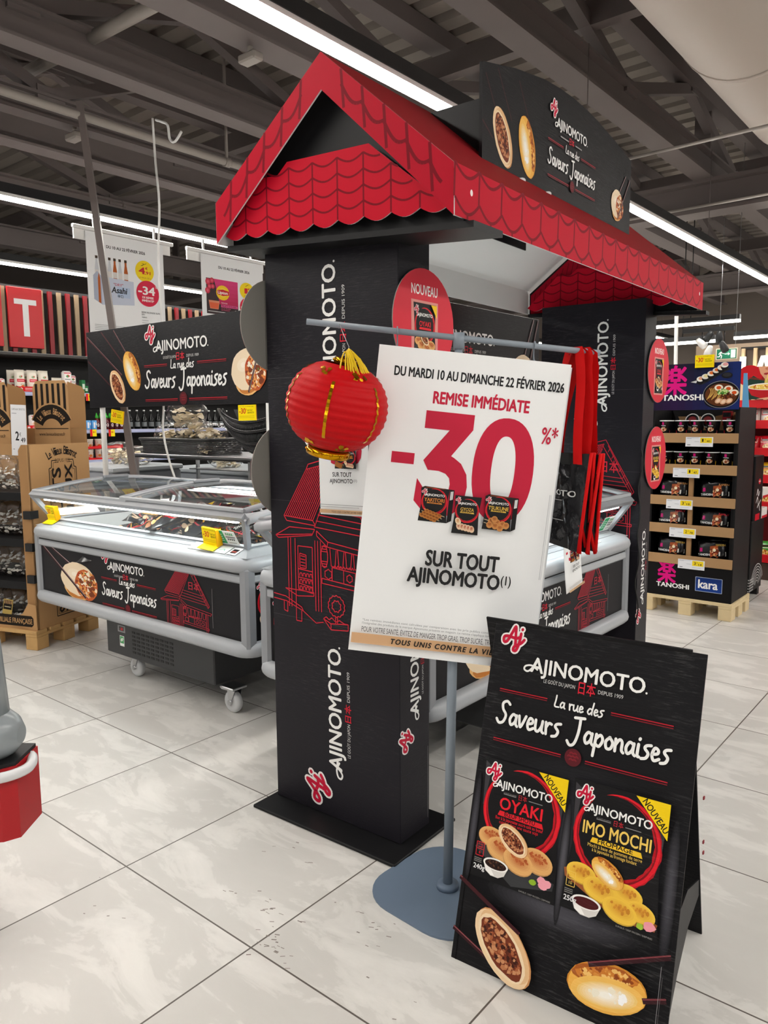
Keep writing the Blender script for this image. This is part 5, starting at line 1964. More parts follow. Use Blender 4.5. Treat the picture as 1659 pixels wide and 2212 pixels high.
# ------------------------------------------------------------------ ceiling-hung posters
def asahi(A, w, h):
    A.text('DU 10 AU 22 FÉVRIER 2026', w * .5, h * .885, h * .024, '1c1c1e', w=w * .5, al='c', bold=.03)
    # six-pack
    for x, y0, b in ((.12, .60, 0), (.20, .52, 1), (.28, .60, 0), (.345, .60, 1), (.41, .60, 0), (.485, .60, 1)):
        bw = .05 * w
        A.poly([(w * x - bw * .5, h * .5), (w * x + bw * .5, h * .5), (w * x + bw * .5, h * .70), (w * x + bw * .25, h * .76), (w * x + bw * .25, h * .80), (w * x - bw * .25, h * .80), (w * x - bw * .25, h * .76), (w * x - bw * .5, h * .70)], 'b0581c' if b else 'c9cdd2')
        A.rect(w * x - bw * .32, h * .785, w * x + bw * .32, h * .808, '3a2c1c')
        A.rect(w * x - bw * .5, h * .64, w * x + bw * .5, h * .69, 'd8d4d0')
    A.poly([(w * .07, h * .44), (w * .17, h * .40), (w * .17, h * .64), (w * .12, h * .68), (w * .07, h * .64)], 'aab2c4')
    A.poly([(w * .17, h * .40), (w * .58, h * .425), (w * .58, h * .63), (w * .17, h * .64)], 'c3cbdc')
    A.rect(w * .36, h * .48, w * .53, h * .57, 'aebfd9')
    A.poly([(w * .125, h * .42), (w * .155, h * .41), (w * .155, h * .62), (w * .14, h * .67), (w * .125, h * .62)], 'b0581c')
    A.text('"DRY"', w * .32, h * .575, h * .022, 'b04a5a', w=w * .12, bold=.02)
    A.text('Asahi', w * .29, h * .515, h * .05, '23222a', w=w * .2, bold=.03, shear=.15)
    A.text('辛口', w * .365, h * .478, h * .02, '2c2a30', w=w * .07, bold=.02)
    A.ell(w * .735, h * .74, w * .125, h * .093, 'f4d512', 36)
    A.text('7', w * .70, h * .785, h * .022, '6b5a10', w=w * .03)
    A.stroke([(w * .69, h * .785), (w * .76, h * .81)], w * .006, '6b5a10')
    A.text('4', w * .66, h * .715, h * .055, 'c41c2c', w=w * .075, bold=.04)
    A.text('€', w * .745, h * .755, h * .022, 'c41c2c', w=w * .03, bold=.03)
    A.text(',91', w * .735, h * .715, h * .026, 'c41c2c', w=w * .075, bold=.03)
    A.text('LE PACK DE 6', w * .735, h * .675, h * .013, 'a8781c', w=w * .16, al='c')
    A.ell(w * .765, h * .545, w * .155, h * .115, 'd21f43', 36)
    A.text('-34', w * .75, h * .535, h * .07, 'f5f2f0', w=w * .22, al='c', bold=.03)
    A.text('%', w * .87, h * .60, h * .02, 'f5f2f0', w=w * .025)
    A.text('DE REMISE', w * .765, h * .50, h * .018, 'f5f2f0', w=w * .15, al='c', bold=.03)
    A.text('IMMÉDIATE*', w * .765, h * .472, h * .018, 'f5f2f0', w=w * .16, al='c', bold=.03)
    A.text('BIÈRE BLONDE SUPER', w * .67, h * .37, h * .013, '55565a', w=w * .27, bold=.01)
    A.text('DRY', w * .67, h * .35, h * .013, '55565a')
    A.text('ASAHI', w * .67, h * .325, h * .013, '55565a')
    for i in range(3):
        A.rect(w * .67, h * (.30 - .022 * i), w * (.76 if i != 1 else .93), h * (.308 - .022 * i), 'c4c6ca')
    for i in range(4):
        A.rect(w * .06, h * (.225 - .014 * i), w * .94, h * (.229 - .014 * i), 'a4a6aa')
    A.rect(0, 0, w, h * .155, 'd83a55')
def lipton(A, w, h):
    A.text('DU 10 AU 22 FÉVRIER 2026', w * .52, h * .885, h * .024, '1c1c1e', w=w * .5, al='c', bold=.03)
    x0, x1, y0, y1 = w * .07, w * .57, h * .44, h * .78
    A.rect(x0, y0, x1, y1, '2a2022')
    A.grad(x0, y0 + (y1 - y0) * .3, x1, y1, 'b51c4c', 'd63a78', 6)
    A.poly([(x0, y0), (x0 + w * .16, y0), (x0 + w * .20, y0 + h * .12), (x0 + w * .12, y1), (x0, y1)], '3a2a2c')
    for q in ((.10, .745, .04), (.16, .76, .035), (.12, .70, .032), (.17, .705, .03), (.09, .66, .038)):
        A.soft(w * q[0], h * q[1], w * q[2], w * q[2], 'c02c44', 'e2657a', 3)
    A.soft(w * .325, h * .655, w * .105, h * .072, 'f0c81c', 'f8e25a', 3)
    A.poly([(w * .235, h * .638), (w * .325, h * .625), (w * .425, h * .638), (w * .425, h * .675), (w * .325, h * .688), (w * .235, h * .675)], 'c8202e')
    A.text('Lipton', w * .325, h * .643, h * .028, 'f6f2ea', w=w * .155, al='c', bold=.03)
    A.poly([(w * .10, h * .57), (w * .27, h * .57), (w * .25, h * .49), (w * .12, h * .49)], 'd98a6a')
    A.poly([(w * .11, h * .55), (w * .26, h * .55), (w * .245, h * .495), (w * .125, h * .495)], 'd9603a')
    A.text('THÉ NOIR', w * .295, h * .55, h * .012, 'e8d8dc', w=w * .1)
    A.rect(w * .29, h * .515, w * .56, h * .54, 'd8508a')
    A.text('FRUITS ROUGES', w * .30, h * .52, h * .015, '4a1024', w=w * .24, bold=.02)
    A.text('À LA FRAISE', w * .295, h * .498, h * .011, 'd8507a', w=w * .15)
    A.text('DE FRANCE', w * .295, h * .482, h * .011, 'd8507a', w=w * .13)
    A.rect(w * .09, h * .462, w * .42, h * .468, 'c8c8c8')
    A.ell(w * .53, h * .475, w * .035, h * .022, 'e4e4e0', 20)
    A.poly([(w * .515, h * .465), (w * .545, h * .465), (w * .53, h * .49)], '3a3a3a')
    A.ell(w * .72, h * .71, w * .12, h * .083, 'f4d512', 36)
    A.text('1', w * .69, h * .685, h * .05, 'c41c2c', w=w * .03, bold=.04)
    A.text('€', w * .735, h * .72, h * .02, 'c41c2c', w=w * .03, bold=.03)
    A.text(',35', w * .725, h * .685, h * .024, 'c41c2c', w=w * .07, bold=.03)
    A.stroke([(w * .70, h * .755), (w * .745, h * .775)], w * .006, '6b5a10')
    A.text('LA BOITE', w * .72, h * .655, h * .012, 'a8781c', w=w * .1, al='c')
    A.ell(w * .74, h * .545, w * .145, h * .10, 'd21f43', 36)
    A.text('-', w * .62, h * .52, h * .07, 'f5f2f0', w=w * .06, bold=.03)
    A.rect(0, 0, w, h * .13, 'd83a55')
    for i in range(5):
        A.rect(w * .07, h * (.36 - .03 * i), w * .5, h * (.367 - .03 * i), 'b4b6ba')
for (lab, y0, w, fn, r0, r1) in (('white hanging poster for a beer six-pack with yellow price circle', 3.575, .765, asahi, 3.46, 4.47), ('white hanging poster for red-fruit tea with pink box', 4.765, .79, lipton, 4.60, 5.62)):
    hang_poster('hanging_poster', lab, 'poster', (-6.33, y0 * 1.021, 2.033), (0, 1, 0), (0, 0, 1), w * 1.021, 1.021, fn, lambda u, v: 0.0, ny=3, nx=3)
    mb = MB()
    mb.box(-.015, .015, 0, r1 - r0, -.016, .016, M_WHT, .004)
    for q in (.2, .8):
        mb.box(-.006, .006, (r1 - r0) * q - .01, (r1 - r0) * q + .01, .016, .12, M_WHT)
    mb.box(-.03, -.015, .02, r1 - r0 - .02, -.10, .0, M_WHT)
    tag(mb.build('poster_rail', None, (-6.33, r0 * 1.021, 3.075)), 'white rail holding the ' + ('beer' if fn is asahi else 'tea') + ' poster under the lamp row', 'rail')

# leaning service pole, white drop cable
mb = MB()
mb.tube([(-6.05, 3.5, 3.98), (-5.44, 3.5, .55)], .035, mat('service_pole_taupe', '6e6562', .55), 4, smooth=False)
mb.box(-5.52, -5.32, 3.42, 3.58, .50, .56, M_BLK2)
tag(mb.build('service_pole'), 'taupe square pole leaning from a ceiling beam down behind the left freezer', 'pole')
mb = MB()
P = catmull([(-5.06, 3.62), (-5.045, 3.3), (-5.02, 3.0), (-5.06, 2.6), (-5.05, 2.1), (-5.07, 1.55), (-5.09, 1.35), (-5.04, 1.15), (-4.955, .965)], 4)
mb.tube([(x, 3.5, z) for x, z in P], .009, M_CABLE, 6)
mb.tube([(-4.955, 3.5, .965), (-5.0, 3.46, .93), (-5.03, 3.42, .86), (-5.0, 3.4, .7)], .008, M_CABLE, 6)
P2 = catmull([(-5.0, 3.25), (-4.93, 3.22), (-4.86, 3.18), (-4.84, 3.08), (-4.78, 3.05), (-4.70, 3.10)], 4)
mb.tube([(x - .02, 3.5, z + .35) for x, z in P2], .009, M_CABLE, 6)
tag(mb.build('power_cable'), 'white cable dropping from the ceiling to the left freezer', 'cable')
for (x, y, z, lb) in ((-6.5, 3.7, 3.87, 'small white emergency lamp box under a beam at left'), (-4.48, 3.95, 4.02, 'small white junction box where the white cable starts')):
    mb = MB()
    mb.box(-.09, .09, -.05, .05, -.03, .03, M_PIPE, .012)
    mb.cyl((0, 0, .03), (0, 0, .09), .02, M_PIPE, 6)
    tag(mb.build('emergency_lamp', None, (x, y, z)), lb, 'lamp')

# ------------------------------------------------------------------ brown carton pallet display at left
CR = R(20)
CT = (-4.62, 2.19)
cx_, cy_ = Vector((math.cos(CR), math.sin(CR), 0)), Vector((-math.sin(CR), math.cos(CR), 0))
def pallet(name, label, loc, rz, w, d, m, x0):
    t = thing(name, label, 'pallet', loc, rz)
    n = 5
    for i in range(n):
        mb = MB()
        y = i * (d - .09) / (n - 1)
        mb.box(x0, x0 + w, y, y + .09, .10, .122, m, .002)
        mb.build('deck_board', t)
    for x in (x0, x0 + w / 2 - .045, x0 + w - .09):
        mb = MB()
        mb.box(x, x + .09, 0, d, .082, .10, m, .002)
        mb.build('stringer_board', t)
        for y in (0, d / 2 - .05, d - .10):
            mb = MB()
            mb.box(x, x + .09, y, y + .10, .0, .082, m, .003)
            mb.build('block', t)
    return t
pallet('wooden_pallet', 'honey-coloured wooden pallet under the brown carton display', (*CT, 0), CR, .80, .56, M_WOOD, -.79)
CD = thing('carton_display', 'brown carton display with shelves of cracker bags, left of the freezer', 'display', (*CT, .122), CR)
INK = '1f1812'
P_CRAFT = print_mat('print_kraft', .8, .2)
KR, KR2 = 'b48c60', '9c764e'
mb = MB()
# printed side wall (right) and front posts with hand holes
mb.box(-.012, 0, .03, .56, 0, 1.155, P_CRAFT, col=KR)
A = Art(mb, frame((0, .03, 0), (0, 1, 0), (0, 0, 1)), P_CRAFT)
bx0, bx1, byt = .165, .405, 1.05
for o_, wd in ((0, .006), (.014, .003)):
    a, b, t_ = bx0 + o_, bx1 - o_, byt - o_
    A.strokes([[(a, .05 + o_), (a, t_ - .05), (a + .02, t_ - .045), (a + .025, t_), (a + .07, t_)], [(b, .05 + o_), (b, t_ - .05), (b - .02, t_ - .045), (b - .025, t_), (b - .07, t_)], [(a, .05 + o_), (b, .05 + o_)]], wd, INK, dots=False)
A.text('DEPUIS 1992', (bx0 + bx1) / 2, byt - .012, .022, INK, w=.13, al='c')
s = 'Le Vieux Bistrot'
for i, ch in enumerate(s):
    if ch == ' ':
        continue
    q = (i + .5) / len(s) - .5
    ang = -q * 62
    cx, cy, r = (bx0 + bx1) / 2, .868, .225
    A.text(ch, cx - r * math.sin(R(ang)), cy + r * math.cos(R(ang)) * .98, .052, INK, w=.017 if ch not in 'LVB' else .022, al='c', bold=.02, rot=ang)
B = A.sub(.262, .06, 1, 90)
B.text('PRODUITS', .26, 0, .075, INK, w=.68, bold=.03)
B.text('SAV', .01, 0, .075, INK, w=.15, bold=.03)
B = A.sub(.362, .06, 1, 90)
B.text('ARTISANAUX', .20, 0, .062, INK, w=.76, bold=.03)
B.text('&', .04, 0, .075, INK, w=.07, bold=.03)
mb.build('side_wall', CD)
mb = MB()
mb.prism([(-.075, 0), (0, 0), (0, 1.155), (-.05, 1.155), (-.075, 1.12)], -.012, 0, P_CRAFT, M=frame((0, .03, 0), (1, 0, 0), (0, 0, 1)), col=KR2)
mb.prism([(-.20, 0), (0, 0), (.0, .16), (-.06, .17), (-.11, .10), (-.20, .07)], 0, .006, P_CRAFT, M=frame((0, .024, 0), (1, 0, 0), (0, 0, 1)), col=KR)
A = Art(mb, frame((-.80, .018, 0), (1, 0, 0), (0, 0, 1)), P_CRAFT)
A.poly([(.47, .02), (.76, .02), (.775, .035), (.775, .075), (.76, .09), (.47, .09)], INK)
A.text('FAMILIALE FRANÇAISE', .765, .038, .032, KR, w=.31, al='r', bold=.02)
for z in (.30, .50, .70):
    mb.box(-.05, .006, .012, .04, z, z + .05, M_BLK2)
    mb.box(-.002, .0012, .032, .085, z, z + .05, M_BLK2)
mb.build('front_post', CD)
mb = MB()
mb.box(-.80, -.012, .55, .56, 0, 1.25, P_CRAFT, col=KR2)
mb.box(-.80, -.79, .03, .55, 0, 1.0, P_CRAFT, col=KR)
mb.box(-.79, -.012, .03, .55, .0, .012, M_BLACK)
for z in (.30, .57, .86):
    mb.box(-.79, -.012, .04, .55, z - .05, z, M_BLACK)
mb.box(-.80, -.07, .018, .03, 0, .075, P_CRAFT, col=KR)
mb.box(-.79, -.012, .32, .326, .95, 1.15, P_CRAFT, col=KR)
mb.build('shelf_body', CD)
def header_card(x, y, z, ry):
    mb = MB()
    w, h = .30, .44
    M = frame((x, y, z), (1, 0, 0), (0, 0, 1))
    P = [(0, 0), (w, 0), (w, h - .05), (w - .03, h), (.03, h), (0, h - .05)]
    mb.prism(P, -.006, 0, P_CRAFT, M=M, col=KR)
    A = Art(mb, M, P_CRAFT)
    for i in range(6):
        A.rect(.022 + i * .047, .24, .022 + i * .047 + .022, h - .02, INK)
    cx, cy = w / 2, .10
    def fan(r0, r1, c):
        O = [(cx + r1 * math.cos(R(a)), cy + r1 * math.sin(R(a))) for a in range(25, 156, 10)]
        I = [(cx + r0 * math.cos(R(a)), cy + r0 * math.sin(R(a))) for a in range(155, 24, -10)]
        A.poly(O + I, c)
    fan(.075, .190, KR)
    fan(.085, .180, INK)
    for i, ch in enumerate(s):
        if ch != ' ':
            q = (i + .5) / len(s) - .5
            ang = -q * 108
            A.text(ch, cx - .115 * math.sin(R(ang)), cy + .115 * math.cos(R(ang)), .042, KR, w=.013, al='c', bold=.02, rot=ang)
    A.rect(.01, .115, w - .01, .12, INK)
    A.text('www.levieuxbistrot.fr', cx, .07, .022, INK, w=.22, al='c')
    mb.prism([(0, 0), (.11, 0), (.11, h - .07), (.09, h - .04), (0, h - .01)], -.004, 0, P_CRAFT, M=frame((x + w, y, z), (.5, .86, 0), (0, 0, 1)), col=KR2)
    o = mb.build('header_card', CD)
    return o
header_card(-.43, .545, 1.13, 0)
header_card(-.80, .40, 1.12, 0)
# price sign stuck on the carton
mb = MB()
mb.box(0, .105, -.002, 0, 0, .33, P_PAPER, col='e4e6ea')
A = Art(mb, frame((0, -.002, 0), (1, 0, 0), (0, 0, 1)), P_PAPER)
A.text('CHIPS AUX CREVETTES', .008, .295, .012, '6c7078', w=.09)
A.rect(.008, .272, .04, .276, '9a9ea6')
A.text('2', .030, .10, .056, '16161a', w=.022, bold=.03)
A.text('€', .056, .128, .022, '16161a', w=.012)
A.text('49', .066, .088, .030, '16161a', w=.030, bold=.02)
for x in (.012, .045, .066):
    A.rect(x, .04, x + (.01 if x < .05 else .028), .044, '6c7078')
sg = mb.build('price_sign', None, tuple(Vector((*CT, 0)) + cx_ * (-.375) + cy_ * .28 + Vector((0, 0, 1.20))), rot=(R(2), R(3), CR + R(14)))
tag(sg, 'tall white price card 2,49 standing in the brown carton display', 'price card')

# ------------------------------------------------------------------ clear bags of prawn crackers
M_CHIP = mat('prawn_cracker', 'f0e4cc', .7, noise=.1, nscale=9)
M_CHIPW = mat('prawn_cracker_pale', 'f8f5ee', .7)
def chip_bag(seed, w, d, h, m, n=46, lab=None):
    rn = random.Random(seed)
    t = thing('cracker_bag', 'clear bag', 'snack bag')
    mb = MB()
    ph = [rn.random() * 6 for _ in range(6)]
    def f(u, v):
        a, b = 2 * math.pi * u, math.pi * (v - .5)
        k = 1 + .10 * math.sin(3 * a + ph[0]) * math.cos(2 * b) + .08 * math.sin(7 * a + 4 * b + ph[1]) + .05 * math.sin(13 * a - 6 * b + ph[2])
        cb = max(0.0, math.cos(b)) ** .6
        return (w / 2 * cb * math.cos(a) * k, d / 2 * cb * math.sin(a) * k, max(0, h / 2 + h / 2 * math.copysign(abs(math.sin(b)) ** .8, math.sin(b)) * (1 + .12 * math.sin(5 * a + ph[3]))))
    mb.grid(f, 22, 12, M_FILM, wrapu=True)
    mb.build('film', t)
    mb = MB()
    for i in range(n):
        a, q, v = rn.random() * 6.3, math.sqrt(rn.random()) * .78, rn.random()
        x, y, z = w / 2 * q * math.cos(a), d / 2 * q * math.sin(a), .012 + (h * .74) * v * (1 - .35 * q)
        r = min(w, d) * rn.uniform(.10, .17)
        M = Matrix.Translation((x, y, z)) @ Matrix.Rotation(rn.random() * 6, 4, 'Z') @ Matrix.Rotation(rn.uniform(-.9, .9), 4, 'X')
        P, nn = [], 8
        k0 = mb.pts([(0, 0, -r * .25)] + [(r * math.cos(2 * math.pi * j / nn) * rn.uniform(.8, 1.15), r * .8 * math.sin(2 * math.pi * j / nn), r * .22 * math.sin(4 * math.pi * j / nn)) for j in range(nn)], M)
        for j in range(nn):
            mb.face((k0, k0 + 1 + j, k0 + 1 + (j + 1) % nn), m, None, True)
    c = mb.build('crackers', t)
    c['kind'] = 'stuff'
    return t
bag_a = chip_bag(1, .30, .24, .17, M_CHIP)
bag_b = chip_bag(2, .34, .26, .22, M_CHIP)
bag_w = chip_bag(3, .20, .12, .22, M_CHIPW, 34)
used = set()
def place(b, loc, rz, label, group, sc=1.0, rot=None):
    if b.name not in used:
        used.add(b.name)
        o = b
        o.location = loc
        o.rotation_euler = rot or (0, 0, rz)
        o['label'] = label
        o['group'] = group
    else:
        o = dup(b, loc, rz, label, group, rot)
    o.scale = (sc, sc, sc)
    return o
G1 = 'cracker bags on the carton display shelves'
for z, lb in ((.865, 'top'), (.575, 'third'), (.305, 'second'), (.014, 'lowest')):
    for i, x in enumerate((-.13, -.30, -.47)):
        for y, nm in ((.16, 'front'),) + (((.34, 'back'),) if z > .8 else ()):
            p = Vector((*CT, .122)) + cx_ * x + cy_ * y + Vector((0, 0, z))
            place(bag_w, tuple(p), CR + .3 * (i - 1), 'white-filled cracker bag, %s row, %s shelf of the carton display' % (('nearest the printed wall', 'middle of the', 'left end of the')[i] if nm == 'front' else nm, lb), G1, 1.05 if z < .8 else .95)
# dark labels hanging on the lowest bags
for i, (x, z, lb) in enumerate(((-.10, .09, 'nearest the printed wall, lowest shelf'), (-.34, .07, 'left, lowest shelf'), (-.12, .36, 'on the second shelf'))):
    mb = MB()
    mb.box(0, .075, -.003, 0, 0, .095, P_CARD, col='c8ab62')
    A = Art(mb, frame((0, -.003, 0), (1, 0, 0), (0, 0, 1)), P_CARD)
    A.rect(.004, .03, .071, .09, '1c1814')
    for j in range(5):
        A.rect(.008 + j * .013, .066, .015 + j * .013, .088, KR)
    A.rect(.012, .045, .062, .05, 'd8c8a0')
    p = Vector((*CT, .122)) + cx_ * x + cy_ * .085 + Vector((0, 0, z))
    tag(mb.build('bag_label', None, tuple(p), rot=(R(-8), R(4), CR)), 'black and gold paper label on a cracker bag ' + lb, 'label')
# ------------------------------------------------------------------ glass case with wicker baskets behind the left freezer
t = thing('glass_display_case', 'low glass and steel display case behind the left freezer', 'display case', (-6.60, 4.2, 0))
mb = MB()
mb.box(0, 1.70, 0, .75, .0, .62, M_GREY, .01)
mb.build('base_cabinet', t)
mb = MB()
mb.box(-.02, 2.30, -.02, .77, 1.085, 1.108, M_STEEL, .004)
mb.box(-.02, 1.72, -.022, -.018, 1.07, 1.086, M_BLK2)
mb.build('top_shelf', t)
for nm, P in (('front_pane', [(0, .01, .62), (1.70, .01, .62), (1.70, .01, 1.085), (0, .01, 1.085)]), ('end_pane', [(1.69, .01, .62), (1.69, .74, .62), (1.69, .74, 1.085), (1.69, .01, 1.085)])):
    mb = MB()
    mb.poly(P, M_PANE)
    mb.build(nm, t)
mb = MB()
for x in (.0, 1.67):
    for y in (0, .72):
        mb.box(x, x + .03, y, y + .03, .62, 1.085, M_STEEL)
for z in (.68, .80, .92):
    mb.box(.05, 1.65, .60, .74, z, z + .012, M_STEEL)
mb.build('case_frame', t)
def wicker(label, L, Wd, H, loc, rot, taper=.8, n=9):
    M_W = mat('black_wicker', '17171a', .35, spec=.6)
    t = thing('wicker_basket', label, 'basket', loc, rot=rot)
    mb = MB()
    def rect(k, z):
        a, b = L / 2 * k, Wd / 2 * k
        P = []
        for (cx, cy, a0) in ((a - .05, b - .05, 0), (-a + .05, b - .05, 90), (-a + .05, -b + .05, 180), (a - .05, -b + .05, 270)):
            for j in range(5):
                q = R(a0 + j * 22.5)
                P.append((cx + .05 * math.cos(q), cy + .05 * math.sin(q), z))
        return P
    def dens(P, m):
        out = []
        for i in range(len(P)):
            p, q = Vector(P[i]), Vector(P[(i + 1) % len(P)])
            k = max(1, int((q - p).length / m))
            out += [p.lerp(q, j / k) for j in range(k)]
        return out
    for r in range(n):
        v = r / (n - 1)
        P = dens(rect(taper + (1 - taper) * v, H * v), .03)
        P = [p + Vector((p.x, p.y, 0)).normalized() * (.005 * (1 if (i + r) % 2 else -1)) for i, p in enumerate(P)]
        mb.tube(P, H / n * .50, M_W, 5, closed=True)
    mb.build('weave', t)
    mb = MB()
    mb.tube(rect(1.02, H), .011, M_W, 8, closed=True)
    mb.build('rim', t)
    mb = MB()
    a, b = L / 2 * taper, Wd / 2 * taper
    mb.box(-a, a, -b, b, 0, .008, M_W)
    mb.build('bottom', t)
    return t
wicker('long low black wicker basket of crackers on the glass case', 1.10, .42, .135, (-6.03, 4.45, 1.112), (0, 0, 0), .92)
def arched_basket():
    M_W = mat('black_wicker', '17171a', .35)
    t = thing('wicker_basket', 'empty black wicker basket tipped on its side beside the long one', 'basket', (-5.45, 4.36, 1.112))
    # a deep oval basket lying on its side: its curved wall of upright canes sags like a smile
    def pt(u, v, back=0.0):
        top = .285 + (.115 * ((.5 - u) / .5) ** 2 if u < .5 else .075 * ((u - .5) / .5) ** 2)
        bot = .012 + .388 * (1 - min(1, u / .72)) ** 2.1 + .02 * max(0, u - .7)
        z = top + (bot - top) * v
        y = -.12 * math.sin(math.pi * (.12 + .80 * v)) * math.sin(math.pi * (.08 + .84 * u)) - .02
        return Vector((.80 * u + .06 * v * (1 - u), y + back, z))
    N = 58
    for nm, (v0, v1) in (('upper_cane_belt', (.0, .30)), ('middle_cane_belt', (.34, .64)), ('lower_cane_belt', (.68, .97))):
        mb = MB()
        for i in range(N):
            u = .015 + .97 * (i + .5) / N
            P = [pt(u - .012, v0), pt(u, (v0 + v1) / 2) + Vector((0, -.012, 0)), pt(min(1, u + .012), v1)]
            mb.tube(P, .0062, M_W, 4)
        mb.build(nm, t)
    for v in (.0, .32, .66, .99):
        mb = MB()
        for off in (-.006, .006):
            mb.tube([pt(i / 70, v) + Vector((0, -.008, off + .005 * (i % 2))) for i in range(71)], .0075, M_W, 5)
        mb.build('twisted_rim', t)
    mb = MB()
    mb.grid(lambda u, v: pt(u, v, .022), 40, 8, M_BLK2)
    mb.grid(lambda u, v: pt(u, v, .022) + Vector((0, .30 * math.sin(math.pi * min(1, .1 + .5 * (1 - v))) , 0)), 40, 8, M_BLK2)
    mb.build('lining', t)
arched_basket()
G2 = 'cracker bags on the glass case'
for (x, y, z, s, r, lb) in ((-6.28, 4.40, 1.20, 1.05, .2, 'left bag in the long wicker basket'), (-5.98, 4.46, 1.22, 1.15, 1.2, 'middle bag in the long wicker basket'), (-5.66, 4.42, 1.20, 1.1, 2.1, 'right bag in the long wicker basket'), (-6.10, 4.46, 1.36, 1.1, .6, 'top bag heaped over the long wicker basket'), (-5.58, 4.28, 1.112, .62, .4, 'small bag lying between the two wicker baskets'), (-4.50, 4.56, 1.112, .8, 1.0, 'bag right of the tipped wicker basket')):
    place(bag_a if (x * 7) % 2 < 1 else bag_b, (x, y, z), r, 'clear bag of crackers, ' + lb, G2, s)

# grey chest units further back
def chest(label, x0, x1, y0, y1, z1, lab2=None):
    t = thing('grey_chest_unit', label, 'chest cabinet', (x0, y0, 0))
    w, d = x1 - x0, y1 - y0
    mb = MB()
    mb.box(0, w, 0, d, .06, z1 - .05, mat('chest_grey_paint', '8e9197', .45), .02)
    mb.build('body', t)
    mb = MB()
    mb.box(-.015, w + .015, -.015, d + .015, z1 - .05, z1, M_LGREY, .012)
    mb.build('top_rim', t)
    mb = MB()
    mb.box(.03, w - .03, .03, d - .03, 0, .06, M_BLK2)
    mb.build('plinth', t)
    return t
chest('grey chest unit with pale top in front of the wall shelf', -7.75, -5.55, 5.3, 6.25, .88)
chest('grey chest unit at the left end before the wall shelf', -8.05, -7.85, 3.4, 6.6, .86)
chest('grey open counter left of the white banner post', -7.80, -6.75, 4.05, 4.85, .97)
G3 = 'cracker bags on the grey counters'
for (x, y, z, s, r, lb, b) in ((-6.95, 4.45, .97, 1.1, .3, 'on the grey counter beside the white banner post', bag_a), (-7.35, 4.5, .97, 1.0, 1.5, 'on the left part of the grey counter', bag_b), (-6.95, 5.6, .88, 1.2, .9, 'on the grey chest before the bottle shelf', bag_b)):
    place(b, (x, y, z), r, 'clear bag of crackers ' + lb, G3, s)

# ------------------------------------------------------------------ wall shelf with world-food products
UX = -8.8
SH = thing('wall_shelf', 'tall black supermarket wall shelf behind the carton display', 'shelf unit', (UX, 0, 0))
Y0, Y1 = 2.2, 9.0
mb = MB()
mb.box(-.62, -.58, Y0, Y1, 0, 2.2, M_BLK2)
mb.box(-.60, .02, Y0 - .04, Y0, 0, 2.2, M_BLK2)
mb.box(-.60, .0, Y0, Y1, 0, .14, M_BLK2)
mb.build('back_panel', SH)
mb = MB()
mb.box(-.60, .02, Y0, Y1, 2.165, 2.20, mat('shelf_canopy', '34312f', .5), .004)
mb.build('canopy', SH)
M_RAIL = mat('lilac_price_rail', '9aa0c4', .4)
for z in (1.745, 1.30, .93, .50):
    mb = MB()
    mb.box(-.58, 0, Y0, Y1, z - .012, z + .012, M_BLK2)
    b_ = mb.build('shelf_board', SH)
    mb = MB()
    mb.box(0, .008, Y0, Y1, z - .030, z + .014, M_RAIL)
    mb.box(.008, .010, Y0, Y1, z - .012, z - .004, mat('rail_light', 'c9cde6', .4))
    mb.box(.006, .012, Y0, Y1, z + .008, z + .014, mat('rail_light', 'c9cde6', .4))
    mb.build('price_rail', b_)
def proto(fn, name, cat):
    mb = MB()
    fn(mb)
    o = mb.build(name)
    o['category'] = cat
    return [o, False]
def put(pr, loc, rz, label, group, sc=(1, 1, 1), rot=None):
    o = pr[0]
    if pr[1]:
        o = o.copy()
        COL.objects.link(o)
    pr[1] = True
    o.location = loc
    o.rotation_euler = rot or (0, 0, rz)
    o.scale = sc if isinstance(sc, tuple) else (sc,) * 3
    o['label'] = label
    o['group'] = group
    return o
